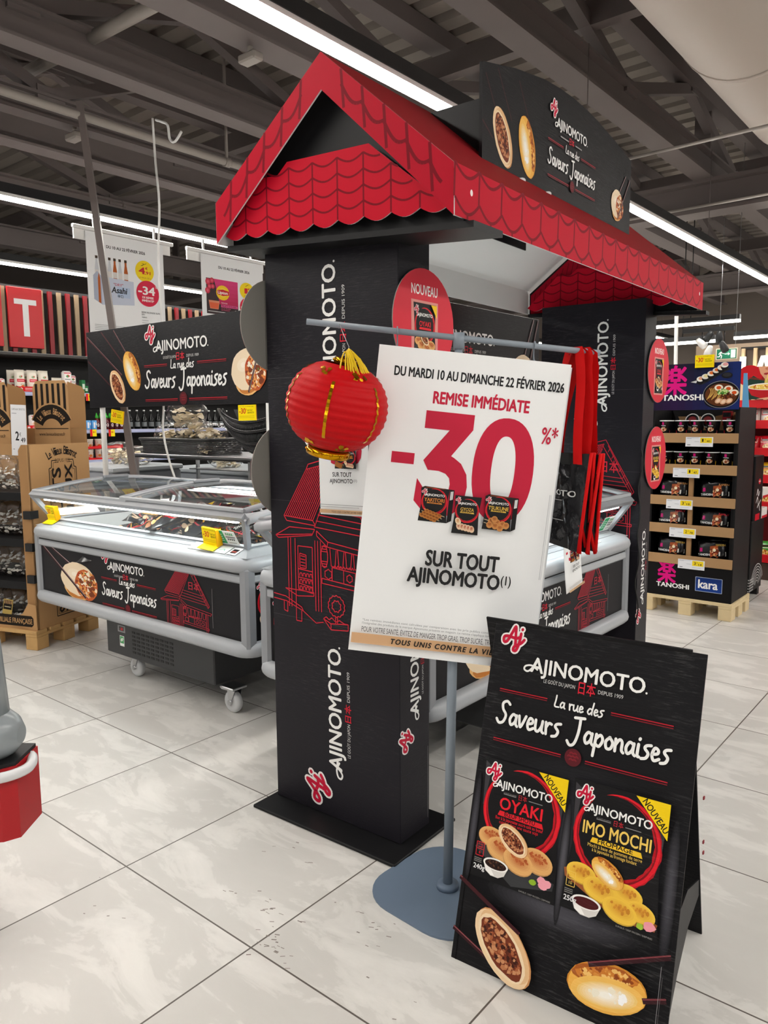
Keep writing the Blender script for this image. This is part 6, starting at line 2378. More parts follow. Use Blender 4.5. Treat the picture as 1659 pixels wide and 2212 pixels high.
# products face local -y; rz=90deg turns them to +x
F90 = R(90)
def f_tray(mb, L=.26, txt=True):
    mb.box(-L / 2, L / 2, 0, .28, 0, .06, P_CARD, col='d01c22')
    mb.poly([(-L / 2, 0, .06), (-L / 2, .28, .06), (-L / 2, .28, .12)], P_CARD, 'b81a20')
    A = Art(mb, frame((-L / 2, 0, 0), (1, 0, 0), (0, 0, 1)), P_CARD)
    for x in (.035, L - .035):
        A.ell(x, .034, .016, .014, 'f0d8d8', 10)
        A.rect(x - .012, .012, x + .012, .026, 'f0d8d8')
    for i in range(3):
        A.rect(L * .3, .018 + i * .011, L * .7, .023 + i * .011, 'e8b8b8')
def f_noodle(mb, w=.115, h=.24, d=.07):
    ph = .4
    E = lambda u, v: d * .5 * min(1.0, 3.2 * max(0, math.sin(math.pi * u) * math.sin(math.pi * v))) ** .5
    mb.grid(lambda u, v: (w * (u - .5), -E(u, v), h * v), 10, 12, P_GLOSS, 'ece4d6')
    mb.grid(lambda u, v: (w * (.5 - u), E(u, v), h * v), 10, 12, P_GLOSS, 'ece4d6')
    A = Art(mb, frame((-w / 2, 0, 0), (1, 0, 0), (0, 0, 1)), P_GLOSS, z=.002)
    A.warp = lambda x, y, z: (x, y, E(max(0, min(1, x / w)), max(0, min(1, y / h))) + z)
    A.ell(w * .5, h * .66, w * .17, h * .06, '9db08a', 12)
    A.ell(w * .6, h * .69, w * .07, h * .03, 'c83028', 8)
    A.rect(w * .12, h * .42, w * .88, h * .56, 'cf2f3c')
    A.rect(w * .2, h * .47, w * .8, h * .51, 'f0a0a8')
    A.poly([(w * .1, h * .08), (w * .9, h * .08), (w * .9, h * .36), (w * .5, h * .32)], '2a2624')
    A.ell(w * .55, h * .2, w * .3, h * .09, 'e9e2d2', 14)
    A.ell(w * .65, h * .23, w * .14, h * .05, 'e07030', 10)
    A.rect(w * .7, h * .12, w * .85, h * .3, '7a8a3a')
def f_pkt(mb, w=.12, h=.22):
    mb.box(-w / 2, w / 2, -.03, .03, 0, h, P_GLOSS, .02, col='f0ece8')
    A = Art(mb, frame((-w / 2, -.0303, 0), (1, 0, 0), (0, 0, 1)), P_GLOSS)
    A.rect(w * .14, h * .85, w * .86, h * .92, 'd8707c')
    A.ell(w * .55, h * .74, w * .18, h * .07, 'd0403c', 12)
    A.ell(w * .48, h * .72, w * .14, h * .06, '3f8a4c', 12)
    A.rect(w * .2, h * .55, w * .8, h * .59, '6a6a6a')
    A.ell(w * .48, h * .3, w * .26, h * .16, 'e4c8b0', 14)
    A.ell(w * .5, h * .32, w * .14, h * .08, 'd8865a', 10)
    A.rect(w * .78, h * .12, w * .86, h * .5, 'b8283c')
def f_sriracha(mb):
    mb.lathe([(.001, 0), (.032, .0), (.034, .01), (.034, .10), (.030, .125), (.016, .145), (.0155, .150)], mat('chilli_sauce_red', '5a1018', .25), 14)
    mb.lathe([(.019, .148), (.019, .175), (.012, .186), (.006, .215), (.0, .217)], mat('bottle_cap_green', '3fae3a', .4), 12)
    mb.lathe([(.0346, .02), (.0346, .09)], P_CARD, 14, col='3c1218', cap=False)
    A = Art(mb, frame((0, 0, 0), (1, 0, 0), (0, 0, 1)), P_CARD)
    A.warp = lambda x, y, z: (.0352 * math.sin(x / .035), y, .0352 * math.cos(x / .035) + z)
    A.ell(0, .058, .018, .022, 'e8e0e0', 14)
    A.ell(0, .056, .013, .016, '6a2028', 12)
    A.rect(-.016, .094, .016, .099, 'e0d0d0')
def f_can(mb):
    mb.lathe([(.001, 0), (.036, 0), (.038, .006), (.038, .11), (.036, .115), (.001, .115)], P_GLOSS, 16, col='5aa4e0')
    A = Art(mb, frame((0, 0, 0), (1, 0, 0), (0, 0, 1)), P_GLOSS)
    A.warp = lambda x, y, z: (.0386 * math.sin(x / .038), y, .0386 * math.cos(x / .038) + z)
    A.rect(-.02, .02, .0, .09, 'e8eef6')
    A.ell(.02, .07, .01, .018, 'f4f4f4', 10)
def f_cup(mb, c='e9e2d4', c2='e8b820', lid='c9bfae'):
    mb.lathe([(.001, 0), (.036, 0), (.046, .10), (.049, .102), (.049, .108), (.046, .109), (.001, .109)], P_CARD, 18, col=c)
    A = Art(mb, frame((0, 0, 0), (1, 0, 0), (0, 0, 1)), P_CARD)
    A.warp = lambda x, y, z: ((.0372 + .10 * y) * math.sin(x / .042), y, (.0372 + .10 * y) * math.cos(x / .042) + z)
    A.rect(-.05, .004, .05, .04, c2)
    A.ell(-.01, .03, .02, .016, 'b06a2c', 10)
    A.rect(-.028, .062, .028, .078, '2b2420')
def f_tag(mb):
    mb.box(0, .085, -.003, 0, 0, .085, P_CARD, col='f2d818')
    A = Art(mb, frame((0, -.003, 0), (1, 0, 0), (0, 0, 1)), P_CARD)
    A.rect(0, 0, .030, .085, 'd82028')
    A.ell(.046, .052, .010, .012, 'd86a18', 12)
    A.rect(.06, .044, .075, .058, 'd8b018')
p_tray, p_noodle, p_pkt, p_sri, p_can, p_cup, p_tag = (proto(f, n, c) for f, n, c in ((f_tray, 'shelf_tray', 'tray'), (f_noodle, 'noodle_packet', 'food packet'), (f_pkt, 'snack_packet', 'food packet'), (f_sriracha, 'sauce_bottle', 'bottle'), (f_can, 'drink_can', 'can'), (f_cup, 'noodle_cup', 'cup'), (f_tag, 'shelf_tag', 'price tag')))
p_cup2 = proto(lambda mb: f_cup(mb, 'f0ede6', 'e8ccaa'), 'noodle_cup', 'cup')
z1, z2, z3 = 1.759, 1.314, .944
for i, y in enumerate((3.80, 4.30, 4.555, 4.815)):
    put(p_tray, (UX - .03, y, z1), F90, 'red cardboard tray on the top shelf, ' + ('far left', 'under the first two noodle packs', 'under the third noodle pack', 'under the tall packets')[i], 'red trays on the top wall shelf')
for i, y in enumerate((4.22, 4.365, 4.50)):
    for j in range(2):
        put(p_noodle, (UX - .10 - j * .12, y - .03 * j, z1 + .012), F90, '%s noodle pack from the left, %s row, in the red trays on the top shelf' % (('first', 'second', 'third')[i], ('front', 'back')[j]), 'noodle packs on the top wall shelf')
put(p_noodle, (UX - .08, 4.655, z1 + .012), F90, 'short tilted noodle pack right of the three standing ones', 'noodle packs on the top wall shelf', (1.1, 1, .68))
put(p_pkt, (UX - .10, 4.79, z1 + .03), F90, 'taller pink and white packet at the right of the top shelf', 'pink packets on the top wall shelf', (1, 1, 1.05))
put(p_pkt, (UX - .16, 4.89, z1 + .03), F90, 'shorter pink and white packet at the right end of the top shelf', 'pink packets on the top wall shelf', (.8, 1, .85))
put(p_pkt, (UX - .10, 3.97, z1 + .012), F90, 'low white packet with green label at the left of the top shelf', 'pink packets on the top wall shelf', (1.3, 1, .62))
for i, (y, h) in enumerate(((4.985, .16), (5.02, .09))):
    mb = MB()
    mb.box(-.025, .025, 0, .06, 0, h, P_CARD, .003, col='2f7a4a')
    A = Art(mb, frame((-.025, 0, 0), (1, 0, 0), (0, 0, 1)), P_CARD)
    A.rect(.01, h * .3, .04, h * .7, 'c8d8c8')
    tag(mb.build('green_box', None, (UX - .06, y, z1), F90), ('tall' if i == 0 else 'short') + ' green box at the right end of the top shelf', 'box')
put(p_tray, (UX - .03, 4.36, z2), F90, 'red tray on the second shelf seen between the two carton cards', 'red trays on the second wall shelf')
put(p_tray, (UX - .03, 4.80, z2), F90, 'red tray on the second shelf left of the blue cans', 'red trays on the second wall shelf')
put(p_pkt, (UX - .10, 4.36, z2 + .03), F90, 'white packet in the red tray between the two carton cards', 'packets on the second wall shelf', (1, 1, .7))
for i, y in enumerate((4.93, 5.01, 5.09)):
    put(p_can, (UX - .06, y, z2), F90, '%s of three blue and white cans on the second shelf' % ('left', 'middle', 'right')[i], 'blue cans on the second wall shelf')
for i, y in enumerate((5.14, 5.205, 5.27, 5.335, 5.40, 5.465)):
    put(p_sri, (UX - .07, y, z2), F90, 'green-capped red sauce bottle, %s from the left in the front row' % ('first', 'second', 'third', 'fourth', 'fifth', 'sixth')[i], 'sauce bottles on the second wall shelf', .95)
for i, y in enumerate((5.24, 5.37, 5.50)):
    put(p_sri, (UX - .16, y, z2), F90, 'green-capped red sauce bottle, %s in the back row' % ('left', 'middle', 'right')[i], 'sauce bottles on the second wall shelf', .95)
rowsn = ('first', 'second', 'third', 'fourth')
for lv, zz in ((0, z3 + .02), (1, z3 + .145)):
    for i, y in enumerate((5.03, 5.15, 5.28, 5.40)):
        if lv and i > 1:
            continue
        put(p_cup if i < 2 else p_cup2, (UX - .08, y, zz), F90, 'noodle cup, %s from the left on the %s tier under the bottles' % (rowsn[i], ('lower', 'upper')[lv]), 'noodle cups on the third wall shelf')
put(p_cup, (UX - .2, 5.3, z3 + .25), F90, 'noodle cup standing high at the back under the bottle shelf', 'noodle cups on the third wall shelf')
for y, z, lb in ((5.03, z3 + .135, 'upper left red scalloped tray'), (5.33, z3 + .135, 'upper right red scalloped tray'), (5.10, z3 - .01, 'lower left red scalloped tray'), (5.36, z3 - .01, 'lower right red scalloped tray')):
    mb = MB()
    P = [(-.12, 0), (.12, 0), (.12, .045), (.07, .028), (-.07, .028), (-.12, .045)]
    mb.prism(P, 0, .16, P_CARD, M=frame((0, .15, 0), (1, 0, 0), (0, 0, 1)), col='cf2026')
    tag(mb.build('scalloped_tray', None, (UX - .02, y, z), F90), lb + ' for the noodle cups', 'tray', 'red scalloped cup trays')
for i, y in enumerate((4.86, 4.95)):
    put(p_pkt, (UX - .06, y, z3 + .012), F90, '%s pink and white packet on the third shelf beside the cups' % ('left', 'right')[i], 'packets on the third wall shelf', (.85, 1, .8))
for i, y in enumerate((5.50, 5.55)):
    mb = MB()
    mb.lathe([(.001, 0), (.03, 0), (.03, .14), (.012, .18), (.012, .22), (.0, .222)], mat('dark_bottle', '1a1614', .2), 12)
    tag(mb.build('dark_bottle', None, (UX - .05, y, z3)), ('left' if i == 0 else 'right') + ' dark sauce bottle beside the noodle cups', 'bottle')
for i, (y, z) in enumerate(((4.965, 1.665), (4.80, 1.232), (4.995, 1.232), (5.245, 1.228))):
    put(p_tag, (UX + .014, y, z), F90, 'red and yellow price tag, ' + ('on the top shelf rail by the black banner', 'on the second rail right of the carton card', 'on the second rail left of the white post', 'on the second rail right of the white post')[i], 'price tags on the wall shelf', (1, 1, 1))
# dark bottles row seen above the glass case
mbb = []
def f_wine(mb):
    mb.lathe([(.001, 0), (.034, 0), (.034, .15), (.012, .20), (.012, .25), (.014, .252), (.014, .262), (.0, .264)], mat('black_bottle_glass', '0f1112', .12), 12)
    mb.lathe([(.0345, .05), (.0345, .11)], P_CARD, 12, col='6c7072', cap=False)
    mb.lathe([(.0145, .25), (.0145, .265), (.0, .266)], M_WHT, 10)
p_wine = proto(f_wine, 'sauce_bottle', 'bottle')
for i in range(16):
    put(p_wine, (-8.86, 5.60 + i * .105, z2 - .02), 0, 'dark white-capped bottle in the long row seen over the glass case', 'white-capped bottles on the second shelf')

# ------------------------------------------------------------------ red and wood slatted screen with sign letters
t = thing('slatted_screen', 'screen of alternating red and pale wood slats above the wall shelf', 'screen', (-9.0, 0, 0))
M_RSLAT, M_WSLAT = mat('red_slat', '7c0d18', .5), mat('pale_wood_slat', '8f7a60', .6)
mb1, mb2 = MB(), MB()
y = 2.2
i = 0
while y < 9.6:
    (mb1 if i % 2 == 0 else mb2).box(-.012, .012, y, y + .052, 2.22, 2.95, M_RSLAT if i % 2 == 0 else M_WSLAT)
    y += .112
    i += 1
mb1.build('red_slats', t)
mb2.build('wood_slats', t)
mb = MB()
mb.box(-.07, -.03, 2.2, 9.6, 2.93, 2.98, M_BLK2)
mb.box(-.07, -.03, 2.2, 9.6, 2.20, 2.24, M_BLK2)
mb.build('screen_rail', t)
for (y, ch, lb) in ((4.17, 'T', 'red sign panel with a big white letter T on the slatted screen'), (3.70, 'I', 'red sign panel left of the T panel, cut by the picture edge')):
    mb = MB()
    mb.box(-.03, 0, 0, .40, 0, .68, mat('red_sign_panel', 'b8141e', .45), .003)
    A = Art(mb, frame((0, 0, 0), (0, 1, 0), (0, 0, 1)), P_CARD)
    if ch == 'T':
        A.poly([(.07, .49), (.07, .55), (.33, .55), (.33, .49), (.235, .49), (.235, .13), (.165, .13), (.165, .49)], 'dcdcdc')
    else:
        A.rect(.20, .13, .27, .55, 'e0b088')
    tag(mb.build('letter_panel', None, (-8.955, y, 2.27)), lb, 'sign')

# ------------------------------------------------------------------ trolley at the lower left edge
t = thing('shopping_trolley', 'red and grey trolley with white tube handle at the lower left edge', 'trolley', (-2.01, .897, 0), R(39.5))
M_TRG, M_TRR = mat('trolley_grey_plastic', '8b9296', .25), mat('trolley_red', 'a80f18', .5)
mb = MB()
mb.cyl((-.076, 0, .60), (-.105, .0, 1.05), .048, M_TRG, 16)
mb.build('post', t)
mb = MB()
mb.tube([(-.36, .0, .585), (-.1, .0, .585), (-.045, 0, .585), (-.018, 0, .585), (.002, 0, .585)], [.072, .072, .068, .052, .026], M_TRG, 20)
mb.tube([(-.075, 0, .585), (-.073, 0, .585)], .0735, mat('trolley_seam', '3a3e40', .5), 20)
mb.build('bumper', t)
mb = MB()
mb.prism([(-.40, -.10), (-.03, -.07), (.005, -.045), (.005, .08), (-.40, .10)], .315, .515, M_TRR)
mb.prism([(-.40, -.095), (-.03, -.066), (.002, -.042), (.002, .075), (-.40, .095)], .515, .525, M_BLK2)
A = Art(mb, frame((-.40, -.1003, .27), (.997, .081, 0), (0, 0, 1)), P_CARD)
A.ell(.29, .195, .045, .035, 'd8d4d0', 16, jit=.2)
A.ell(.31, .08, .040, .06, 'd8d8d8', 16, jit=.2)
A.strokes([[(.29 + .012 * i, .05), (.31 + .012 * i, .11)] for i in range(4)], .006, '4a68b0')
mb.build('advert_box', t)
mb = MB()
P = catmull([(-.42, -.165), (-.13, -.12), (-.02, -.09), (.026, -.035), (.012, .03), (-.02, .06), (-.06, .07)], 5)
mb.tube([(x, y, .502) for x, y in P], .014, mat('white_tube_enamel', 'd4d6d8', .2), 10)
mb.build('handle', t)
for (x, y) in ((-.17, -.05), (-.17, .05), (-.38, -.06), (-.38, .06)):
    mb = MB()
    mb.tube([(x + .03, y, .32), (x - .01, y, .06)], .016, M_BLK2, 8)
    lg = mb.build('leg', t)
    mb = MB()
    mb.lathe([(.001, -.013), (.045, -.013), (.045, .013), (.001, .013)], M_BLK2, 16, M=Matrix.Translation((x - .01, y, .045)) @ Matrix.Rotation(R(90), 4, 'X'))
    mb.build('wheel', lg)
# ------------------------------------------------------------------ black noodle display on its pallet (right)
DX0, DX1, DY = -2.06, -1.452, 5.55
pallet('wooden_pallet', 'pale wooden pallet under the black noodle display', (DX0 - .02, DY - .02, 0), 0, .64, .46, M_WOOD2, 0)
t = thing('noodle_display', 'tall black cardboard noodle display with five lipped shelves', 'display', (DX0, DY, .122))
w, d = DX1 - DX0, .42
mb = MB()
mb.box(0, .012, .0, d, 0, 1.36, P_CARD, col='121113')
mb.box(w - .012, w, .0, d, 0, 1.36, P_CARD, col='1b1b1c')
mb.box(0, w, d - .012, d, 0, 1.36, P_CARD, col='171618')
mb.box(w - .03, w - .012, .004, .01, 0, 1.36, P_CARD, col='121113')
mb.box(.012, .03, .004, .01, 0, 1.36, P_CARD, col='121113')
mb.build('side_walls', t)
KANJI, TW = 'd8127e', 'f2f2f0'
def tanoshi(A, x, y, s):
    A.text('楽', x + s * .04, y + s * .30, s * .84, KANJI, w=s * .84, bold=.03)
    A.text('TANOSHI', x - s * .02, y, s * .21, TW, w=s * 1.55, bold=.035)
mb = MB(frame((0, -.002, .0), (1, 0, 0), (0, 0, 1)))
mb.box(0, w, 0, .255, -.01, 0, P_CARD, col='121113')
A = Art(mb, None, P_CARD)
tanoshi(A, .09, .065, .150)
A.grad(.365, .065, .545, .165, '1c3f8e', '14306e', 4)
A.strokes([[(.365, .065), (.545, .065), (.545, .165), (.365, .165), (.365, .065)]], .003, 'b8c4dc', dots=False)
A.text('kara', .385, .088, .060, 'f4f4f4', w=.13, bold=.03)
mb.build('lower_panel', t)
# header
mb = MB(frame((-.01, -.012, 1.345), (1, 0, 0), (0, 0, 1)))
hw, hh = w + .005, .320
mb.box(0, hw, 0, hh, -.012, 0, P_CARD, .003, col='131216')
A = Art(mb, None, P_CARD)
for i in range(12):
    for j in range(6):
        u, v = (i + .5) / 12, (j + .5) / 6
        c = mix(mix('121015', '2a1440', max(0, 1 - 2 * abs(u - .3) - v * .6)), '1a2f74', min(1, max(0, (u - .35) * 1.5) * (1 - .8 * v * (1 - u) ) * .8))
        A.rect(hw * i / 12, hh * j / 6, hw * (i + 1) / 12, hh * (j + 1) / 6, c)
        A.Z[0] -= A.dz
A.Z[0] += A.dz
tanoshi(A, .098, .068, .182)
# bowl of ramen
A0 = A
A = A.sub(hw * .805, hh * .32, .84)
cx, cy = 0, 0
A.ell(cx - .03, cy - .05, .10, .06, '0c0b0d', 24)
A.ell(cx, cy, .140, .108, '0d0c0e', 36)
A.band(cx, cy, .140, .108, .004, '8a8a92', 0, 359, 40, taper=False)
A.ell(cx, cy - .002, .126, .092, '5a3016', 32)
A.strokes([catmull([(cx - .11 + .013 * i, cy - .04 + .01 * (i % 3)), (cx - .08 + .012 * i, cy + .02), (cx - .09 + .014 * i, cy + .05)], 3) for i in range(10)], .005, 'd9b05c')
for q in ((-.02, .055), (.055, .045), (.10, .012)):
    A.ell(cx + q[0], cy + q[1], .034, .025, 'efe6d2', 18)
    A.ell(cx + q[0], cy + q[1], .019, .014, 'd0501c', 14)
bits(A, cx + .015, cy + .018, .042, .025, ['4f9a3a', '8cc25a', '2f6a24', 'cfe29a'], 24, .006)
for q in ((-.02, -.05), (.02, -.058), (.065, -.052)):
    A.ell(cx + q[0], cy + q[1], .028, .02, 'd9a884', 14, 30)
    A.ell(cx + q[0], cy + q[1], .017, .012, 'eed0b4', 12, 30)
bits(A, cx + .05, cy - .015, .06, .02, ['3a1a0c', '7a3c18'], 24, .006)
# sushi plate and sauce dish
A = A0
A.poly([(hw * .46, hh * .60), (hw * .60, hh * .54), (hw * .90, hh * .86), (hw * .78, hh * .90)], '26262a')
A.poly([(hw * .47, hh * .60), (hw * .53, hh * .575), (hw * .55, hh * .64)], 'c8c8cc')
for i, (u, v) in enumerate(((.575, .66), (.63, .71), (.69, .77), (.745, .83), (.795, .89), (.83, .94))):
    x, y = hw * u, hh * v
    A.ell(x, y - .012, .024, .026, '161418', 14)
    A.ell(x, y, .025, .018, 'eae6de', 16)
    A.ell(x + .006, y + .004, .018, .011, ('d89a7a', 'e2d29a', 'e0702c', 'e0702c', 'e8b09a', 'e0a0a0')[i], 12)
A.ell(hw * .86, hh * .72, .036, .020, '17171a', 20)
A.ell(hw * .86, hh * .73, .028, .013, '2c2c30', 18)
mb.build('header_panel', t)
ZS = (.255, .465, .655, .895, 1.13)
ZS = (.262, .485, .688, .915, 1.135)
for z in ZS:
    mb = MB()
    mb.box(.012, w - .012, .02, d - .02, z - .012, z, P_CARD, col='161517')
    sb = mb.build('shelf', t)
    mb = MB()
    mb.box(.004, w - .002, -.012, .004, z - .02, z + .048, P_CRAFT, .002, col='a98660')
    mb.build('kraft_lip', sb)
for z, zz in ((.262, .47), (.485, .67), (.688, .88)):
    mb = MB()
    mb.box(w * .47, w * .52, .01, .03, z + .04, zz, P_CRAFT, col='a07c56')
    mb.build('divider', t)
mb = MB()
mb.prism([(.14, 0), (.30, .0), (.26, .10), (.10, .10)], 0, .01, P_CRAFT, M=frame((0, .30, 1.20), (1, 0, 0), (0, 0, 1)), col='a98660')
mb.prism([(w - .20, 0), (w - .03, .0), (w - .03, .14), (w - .22, .10)], 0, .01, P_CRAFT, M=frame((0, .22, 1.20), (1, 0, 0), (0, 0, 1)), col='97764f')
mb.build('inner_flap', t)
# products in the display
def cup_b(mb, c2):
    mb.lathe([(.001, 0), (.036, 0), (.046, .085), (.050, .087), (.050, .092), (.001, .093)], P_GLOSS, 18, col='171517')
    mb.lathe([(.0505, .087), (.0505, .0925), (.044, .0935)], P_GLOSS, 18, col='d6d6d8', cap=False)
    mb.lathe([(.044, .0935), (.0, .0937)], P_GLOSS, 18, col='1a1618', cap=False)
    mb.lathe([(.030, .0941), (.0, .0942)], P_GLOSS, 14, col='7a1c24' if c2 == 'b81828' else '3a3022', cap=False)
    A = Art(mb, frame((0, 0, 0), (1, 0, 0), (0, 0, 1)), P_GLOSS)
    A.warp = lambda x, y, z: ((.0375 + .115 * y) * math.sin(x / .042), y, (.0375 + .115 * y) * math.cos(x / .042) + z)
    A.rect(-.05, .002, .05, .030 if c2 != 'b81828' else .022, c2)
    A.text('楽', -.008, .062, .016, KANJI, w=.016, bold=.04)
    A.text('TANOSHI', -.018, .052, .006, 'f0f0f0', w=.036, bold=.03)
    A.ell(.0, .03, .024, .016, 'd9b890', 12)
    bits(A, 0, .03, .02, .012, ['b8703c', 'f0e2c8', '8a3c1c'], 8, .005)
p_cr = proto(lambda mb: cup_b(mb, 'b81828'), 'noodle_cup', 'cup')
p_cy = proto(lambda mb: cup_b(mb, 'e0b41c'), 'noodle_cup', 'cup')
zb = .122
ords = ('first', 'second', 'third', 'fourth', 'fifth')
for i in range(5):
    put(p_cr, (DX0 + .10 + i * .108, DY + .055, zb + ZS[4] + .045), rnd.uniform(-.3, .3), '%s red and black noodle cup from the left on the top display shelf' % ords[i], 'red cups on the top display shelf')
for i in range(5):
    put(p_cy, (DX0 + .10 + i * .108, DY + .055, zb + ZS[3] + .045), rnd.uniform(-.3, .3), '%s yellow and black noodle cup from the left on the second display shelf' % ords[i], 'yellow cups on the second display shelf')
for i, (x, z) in enumerate(((.27, .12), (.375, .12))):
    put(p_cr, (DX0 + x, DY + .17, zb + ZS[4] + z), 0, '%s noodle cup tipped forward at the back of the top display shelf' % ('left', 'right')[i], 'tipped cups at the back of the top display shelf', rot=(R(80), 0, 0))
mb = MB()
mb.box(-.03, .03, 0, .05, 0, .10, P_GLOSS, .003, col='8c1620')
A = Art(mb, frame((-.03, 0, 0), (1, 0, 0), (0, 0, 1)), P_GLOSS)
A.rect(.03, .02, .055, .05, 'e0e0e0')
A.rect(.004, .06, .056, .09, '1a1618')
tag(mb.build('noodle_box', None, (DX0 + .48, DY + .16, zb + ZS[4] + .10)), 'upright red box at the back right of the top display shelf', 'box')
mb = MB()
mb.lathe([(.001, 0), (.034, 0), (.034, .02), (.001, .022)], mat('dark_lid', '4a4a4c', .4), 20, M=Matrix.Rotation(R(80), 4, 'X'))
tag(mb.build('cup_lid', None, (DX0 + .27, DY + .15, zb + ZS[3] + .13)), 'dark round cup lid facing out above the yellow cups', 'lid')
def f_ramen(mb, txt, tc):
    w, h = .21, .135
    rn = random.Random(len(txt))
    S = lambda u, v: .045 * min(1, 3.2 * max(0, math.sin(math.pi * u) * math.sin(math.pi * v))) ** .5 + .003 * math.sin(25 * u) * (abs(v - .5) > .3)
    mb.grid(lambda u, v: (w * (u - .5), -S(u, v), h * v), 16, 10, P_GLOSS, '121113')
    mb.grid(lambda u, v: (w * (.5 - u), S(u, v), h * v), 16, 10, P_GLOSS, '121113')
    A = Art(mb, frame((-w / 2, 0, 0), (1, 0, 0), (0, 0, 1)), P_GLOSS, z=.002)
    A.warp = lambda x, y, z: (x, y, S(min(1, max(0, x / w)), min(1, max(0, y / h))) + z)
    A.text('楽', w * .13, h * .42, h * .16, KANJI, w=w * .09, bold=.03)
    A.text('TANOSHI', w * .06, h * .2, h * .11, 'e8e8e8', w=w * .4, bold=.03)
    A.poly([(w * .46, h * .12), (w * .72, h * .12), (w * .72, h * .75), (w * .46, h * .7)], '9a4a24')
    bits(A, w * .6, h * .38, w * .12, h * .24, ['d08a4c', 'e8c090', 'b8502c', '6a2a14'], 12, h * .07)
    A.ell(w * .6, h * .5, w * .05, h * .08, 'f0e2c0', 10)
    A.text(txt, w * .64, h * .72, h * .10, tc, w=w * .30, bold=.02)
    A.rect(w * .74, h * .2, w * .95, h * .42, 'c8c6c0')
p_r1 = proto(lambda mb: f_ramen(mb, 'RAMEN', 'c88a4c'), 'ramen_bag', 'food packet')
p_r2 = proto(lambda mb: f_ramen(mb, 'FAMILY', 'c02034'), 'ramen_bag', 'food packet')
p_r3 = proto(lambda mb: f_ramen(mb, 'YAKISOBA', 'd8b04c'), 'ramen_bag', 'food packet')
for pr, z, nm in ((p_r1, ZS[2], 'third'), (p_r2, ZS[1], 'fourth'), (p_r3, ZS[0], 'lowest')):
    for i, x in enumerate((.17, .46)):
        for j, (y, dz) in enumerate(((.06, .028), (.16, .045))):
            put(pr, (DX0 + x + .01 * j, DY + y, zb + z + dz), rnd.uniform(-.06, .06), '%s ramen bag, %s, on the %s display shelf' % (('left', 'right')[i], ('in front', 'behind')[j], nm), 'ramen bags on the %s display shelf' % nm, rot=(R(-8), R(rnd.uniform(-4, 4)), 0))
for z, pr_, lb, x in ((ZS[4], '1,40', 'top', .26), (ZS[3], '1,47', 'second', .18), (ZS[2], '3,18', 'third', .14), (ZS[1], '2,78', 'fourth', .17), (ZS[0], '3,14', 'lowest', .24)):
    mb = MB()
    mb.box(0, .185, -.002, 0, 0, .07, P_PAPER, col='e8eaf0')
    A = Art(mb, frame((0, -.002, 0), (1, 0, 0), (0, 0, 1)), P_PAPER)
    A.rect(.10, .026, .177, .062, 'f0d41c')
    a, b = pr_.split(',')
    A.text(a, .112, .034, .020, '2a2410', w=.008 if a == '1' else .012, bold=.02)
    A.text('€', .130, .045, .009, '2a2410', w=.006)
    A.text(b, .143, .032, .013, '2a2410', w=.022, bold=.02)
    A.rect(.008, .060, .09, .062, '9aa0b0')
    A.rect(.008, .054, .04, .056, '9aa0b0')
    A.rect(.06, .034, .092, .036, '9aa0b0')
    A.rect(.012, .010, .034, .014, '4a4e58')
    A.rect(.10, .012, .16, .014, 'a8acb8')
    tag(mb.build('shelf_price_card', None, (DX0 + x, DY - .0135, zb + z - .045), rot=(R(-3), 0, 0)), 'white price card %s on the %s display shelf lip' % (pr_.replace(',', ' € '), lb), 'price card', 'white price cards on the noodle display')
price_card('yellow -30 card on the header of the black noodle display', (DX0 + .37, DY - .03, 1.755), (0, 0, 0), .125, .085, lines=('SUR TOUT', 'TANOSHI*'))

# ------------------------------------------------------------------ second black display behind it
t = thing('floor_display', 'lower black display with white wave pattern behind the noodle display', 'display', (-1.98, 6.25, 0))
mb = MB()
mb.box(0, .47, 0, .36, .06, .62, P_CARD, .004, col='222223')
A = Art(mb, frame((.47, 0, .06), (0, 1, 0), (0, 0, 1)), P_CARD)
for i in range(7):
    A.band(.22, .02, .05 + .022 * i, .05 + .022 * i, .007, 'c8c8c8', 20, 160, 20, taper=False)
for i in range(5):
    A.rect(.0, .01 + .022 * i, .12, .02 + .022 * i, 'b0b0b0')
A = Art(mb, frame((0, 0, .06), (1, 0, 0), (0, 0, 1)), P_CARD)
for i in range(5):
    A.rect(.3, .01 + .022 * i, .468, .02 + .022 * i, 'b0b0b0')
for x in (.02, .40):
    for y in (.02, .29):
        mb.box(x, x + .06, y, y + .06, 0, .06, M_BLK2)
mb.build('body', t)
mb = MB()
mb.box(.10, .47, .02, .26, .62, 1.12, P_CARD, .004, col='1c1b1d')
A = Art(mb, frame((.47, .02, .62), (0, 1, 0), (0, 0, 1)), P_CARD)
A.ell(.14, .30, .035, .022, 'c0182c', 16)
A.text('NISSIN', .14, .294, .012, 'f0f0f0', w=.05, al='c', bold=.03)
A.strokes([catmull([(.07, .20), (.10, .24), (.12, .19), (.15, .22)], 4), catmull([(.06, .14), (.1, .18), (.13, .12), (.19, .15)], 4), catmull([(.1, .1), (.14, .12), (.18, .07)], 4)], .010, 'e8e8e8')
A.rect(.05, .0, .18, .05, 'c0182c')
mb.build('upper_box', t)
for i, z in enumerate((.70, .86)):
    mb = MB()
    mb.box(.25, .475, .26, .42, z - .08, z, P_CARD, .003, col='e4e2de')
    A = Art(mb, frame((.475, .26, z - .08), (0, 1, 0), (0, 0, 1)), P_CARD)
    A.rect(.0, .0, .16, .02, 'c0202c')
    o = mb.build('carton_box', None, (-1.98, 6.25, 0))
    tag(o, ('lower' if i == 0 else 'upper') + ' white box stacked behind the lower black display', 'box')

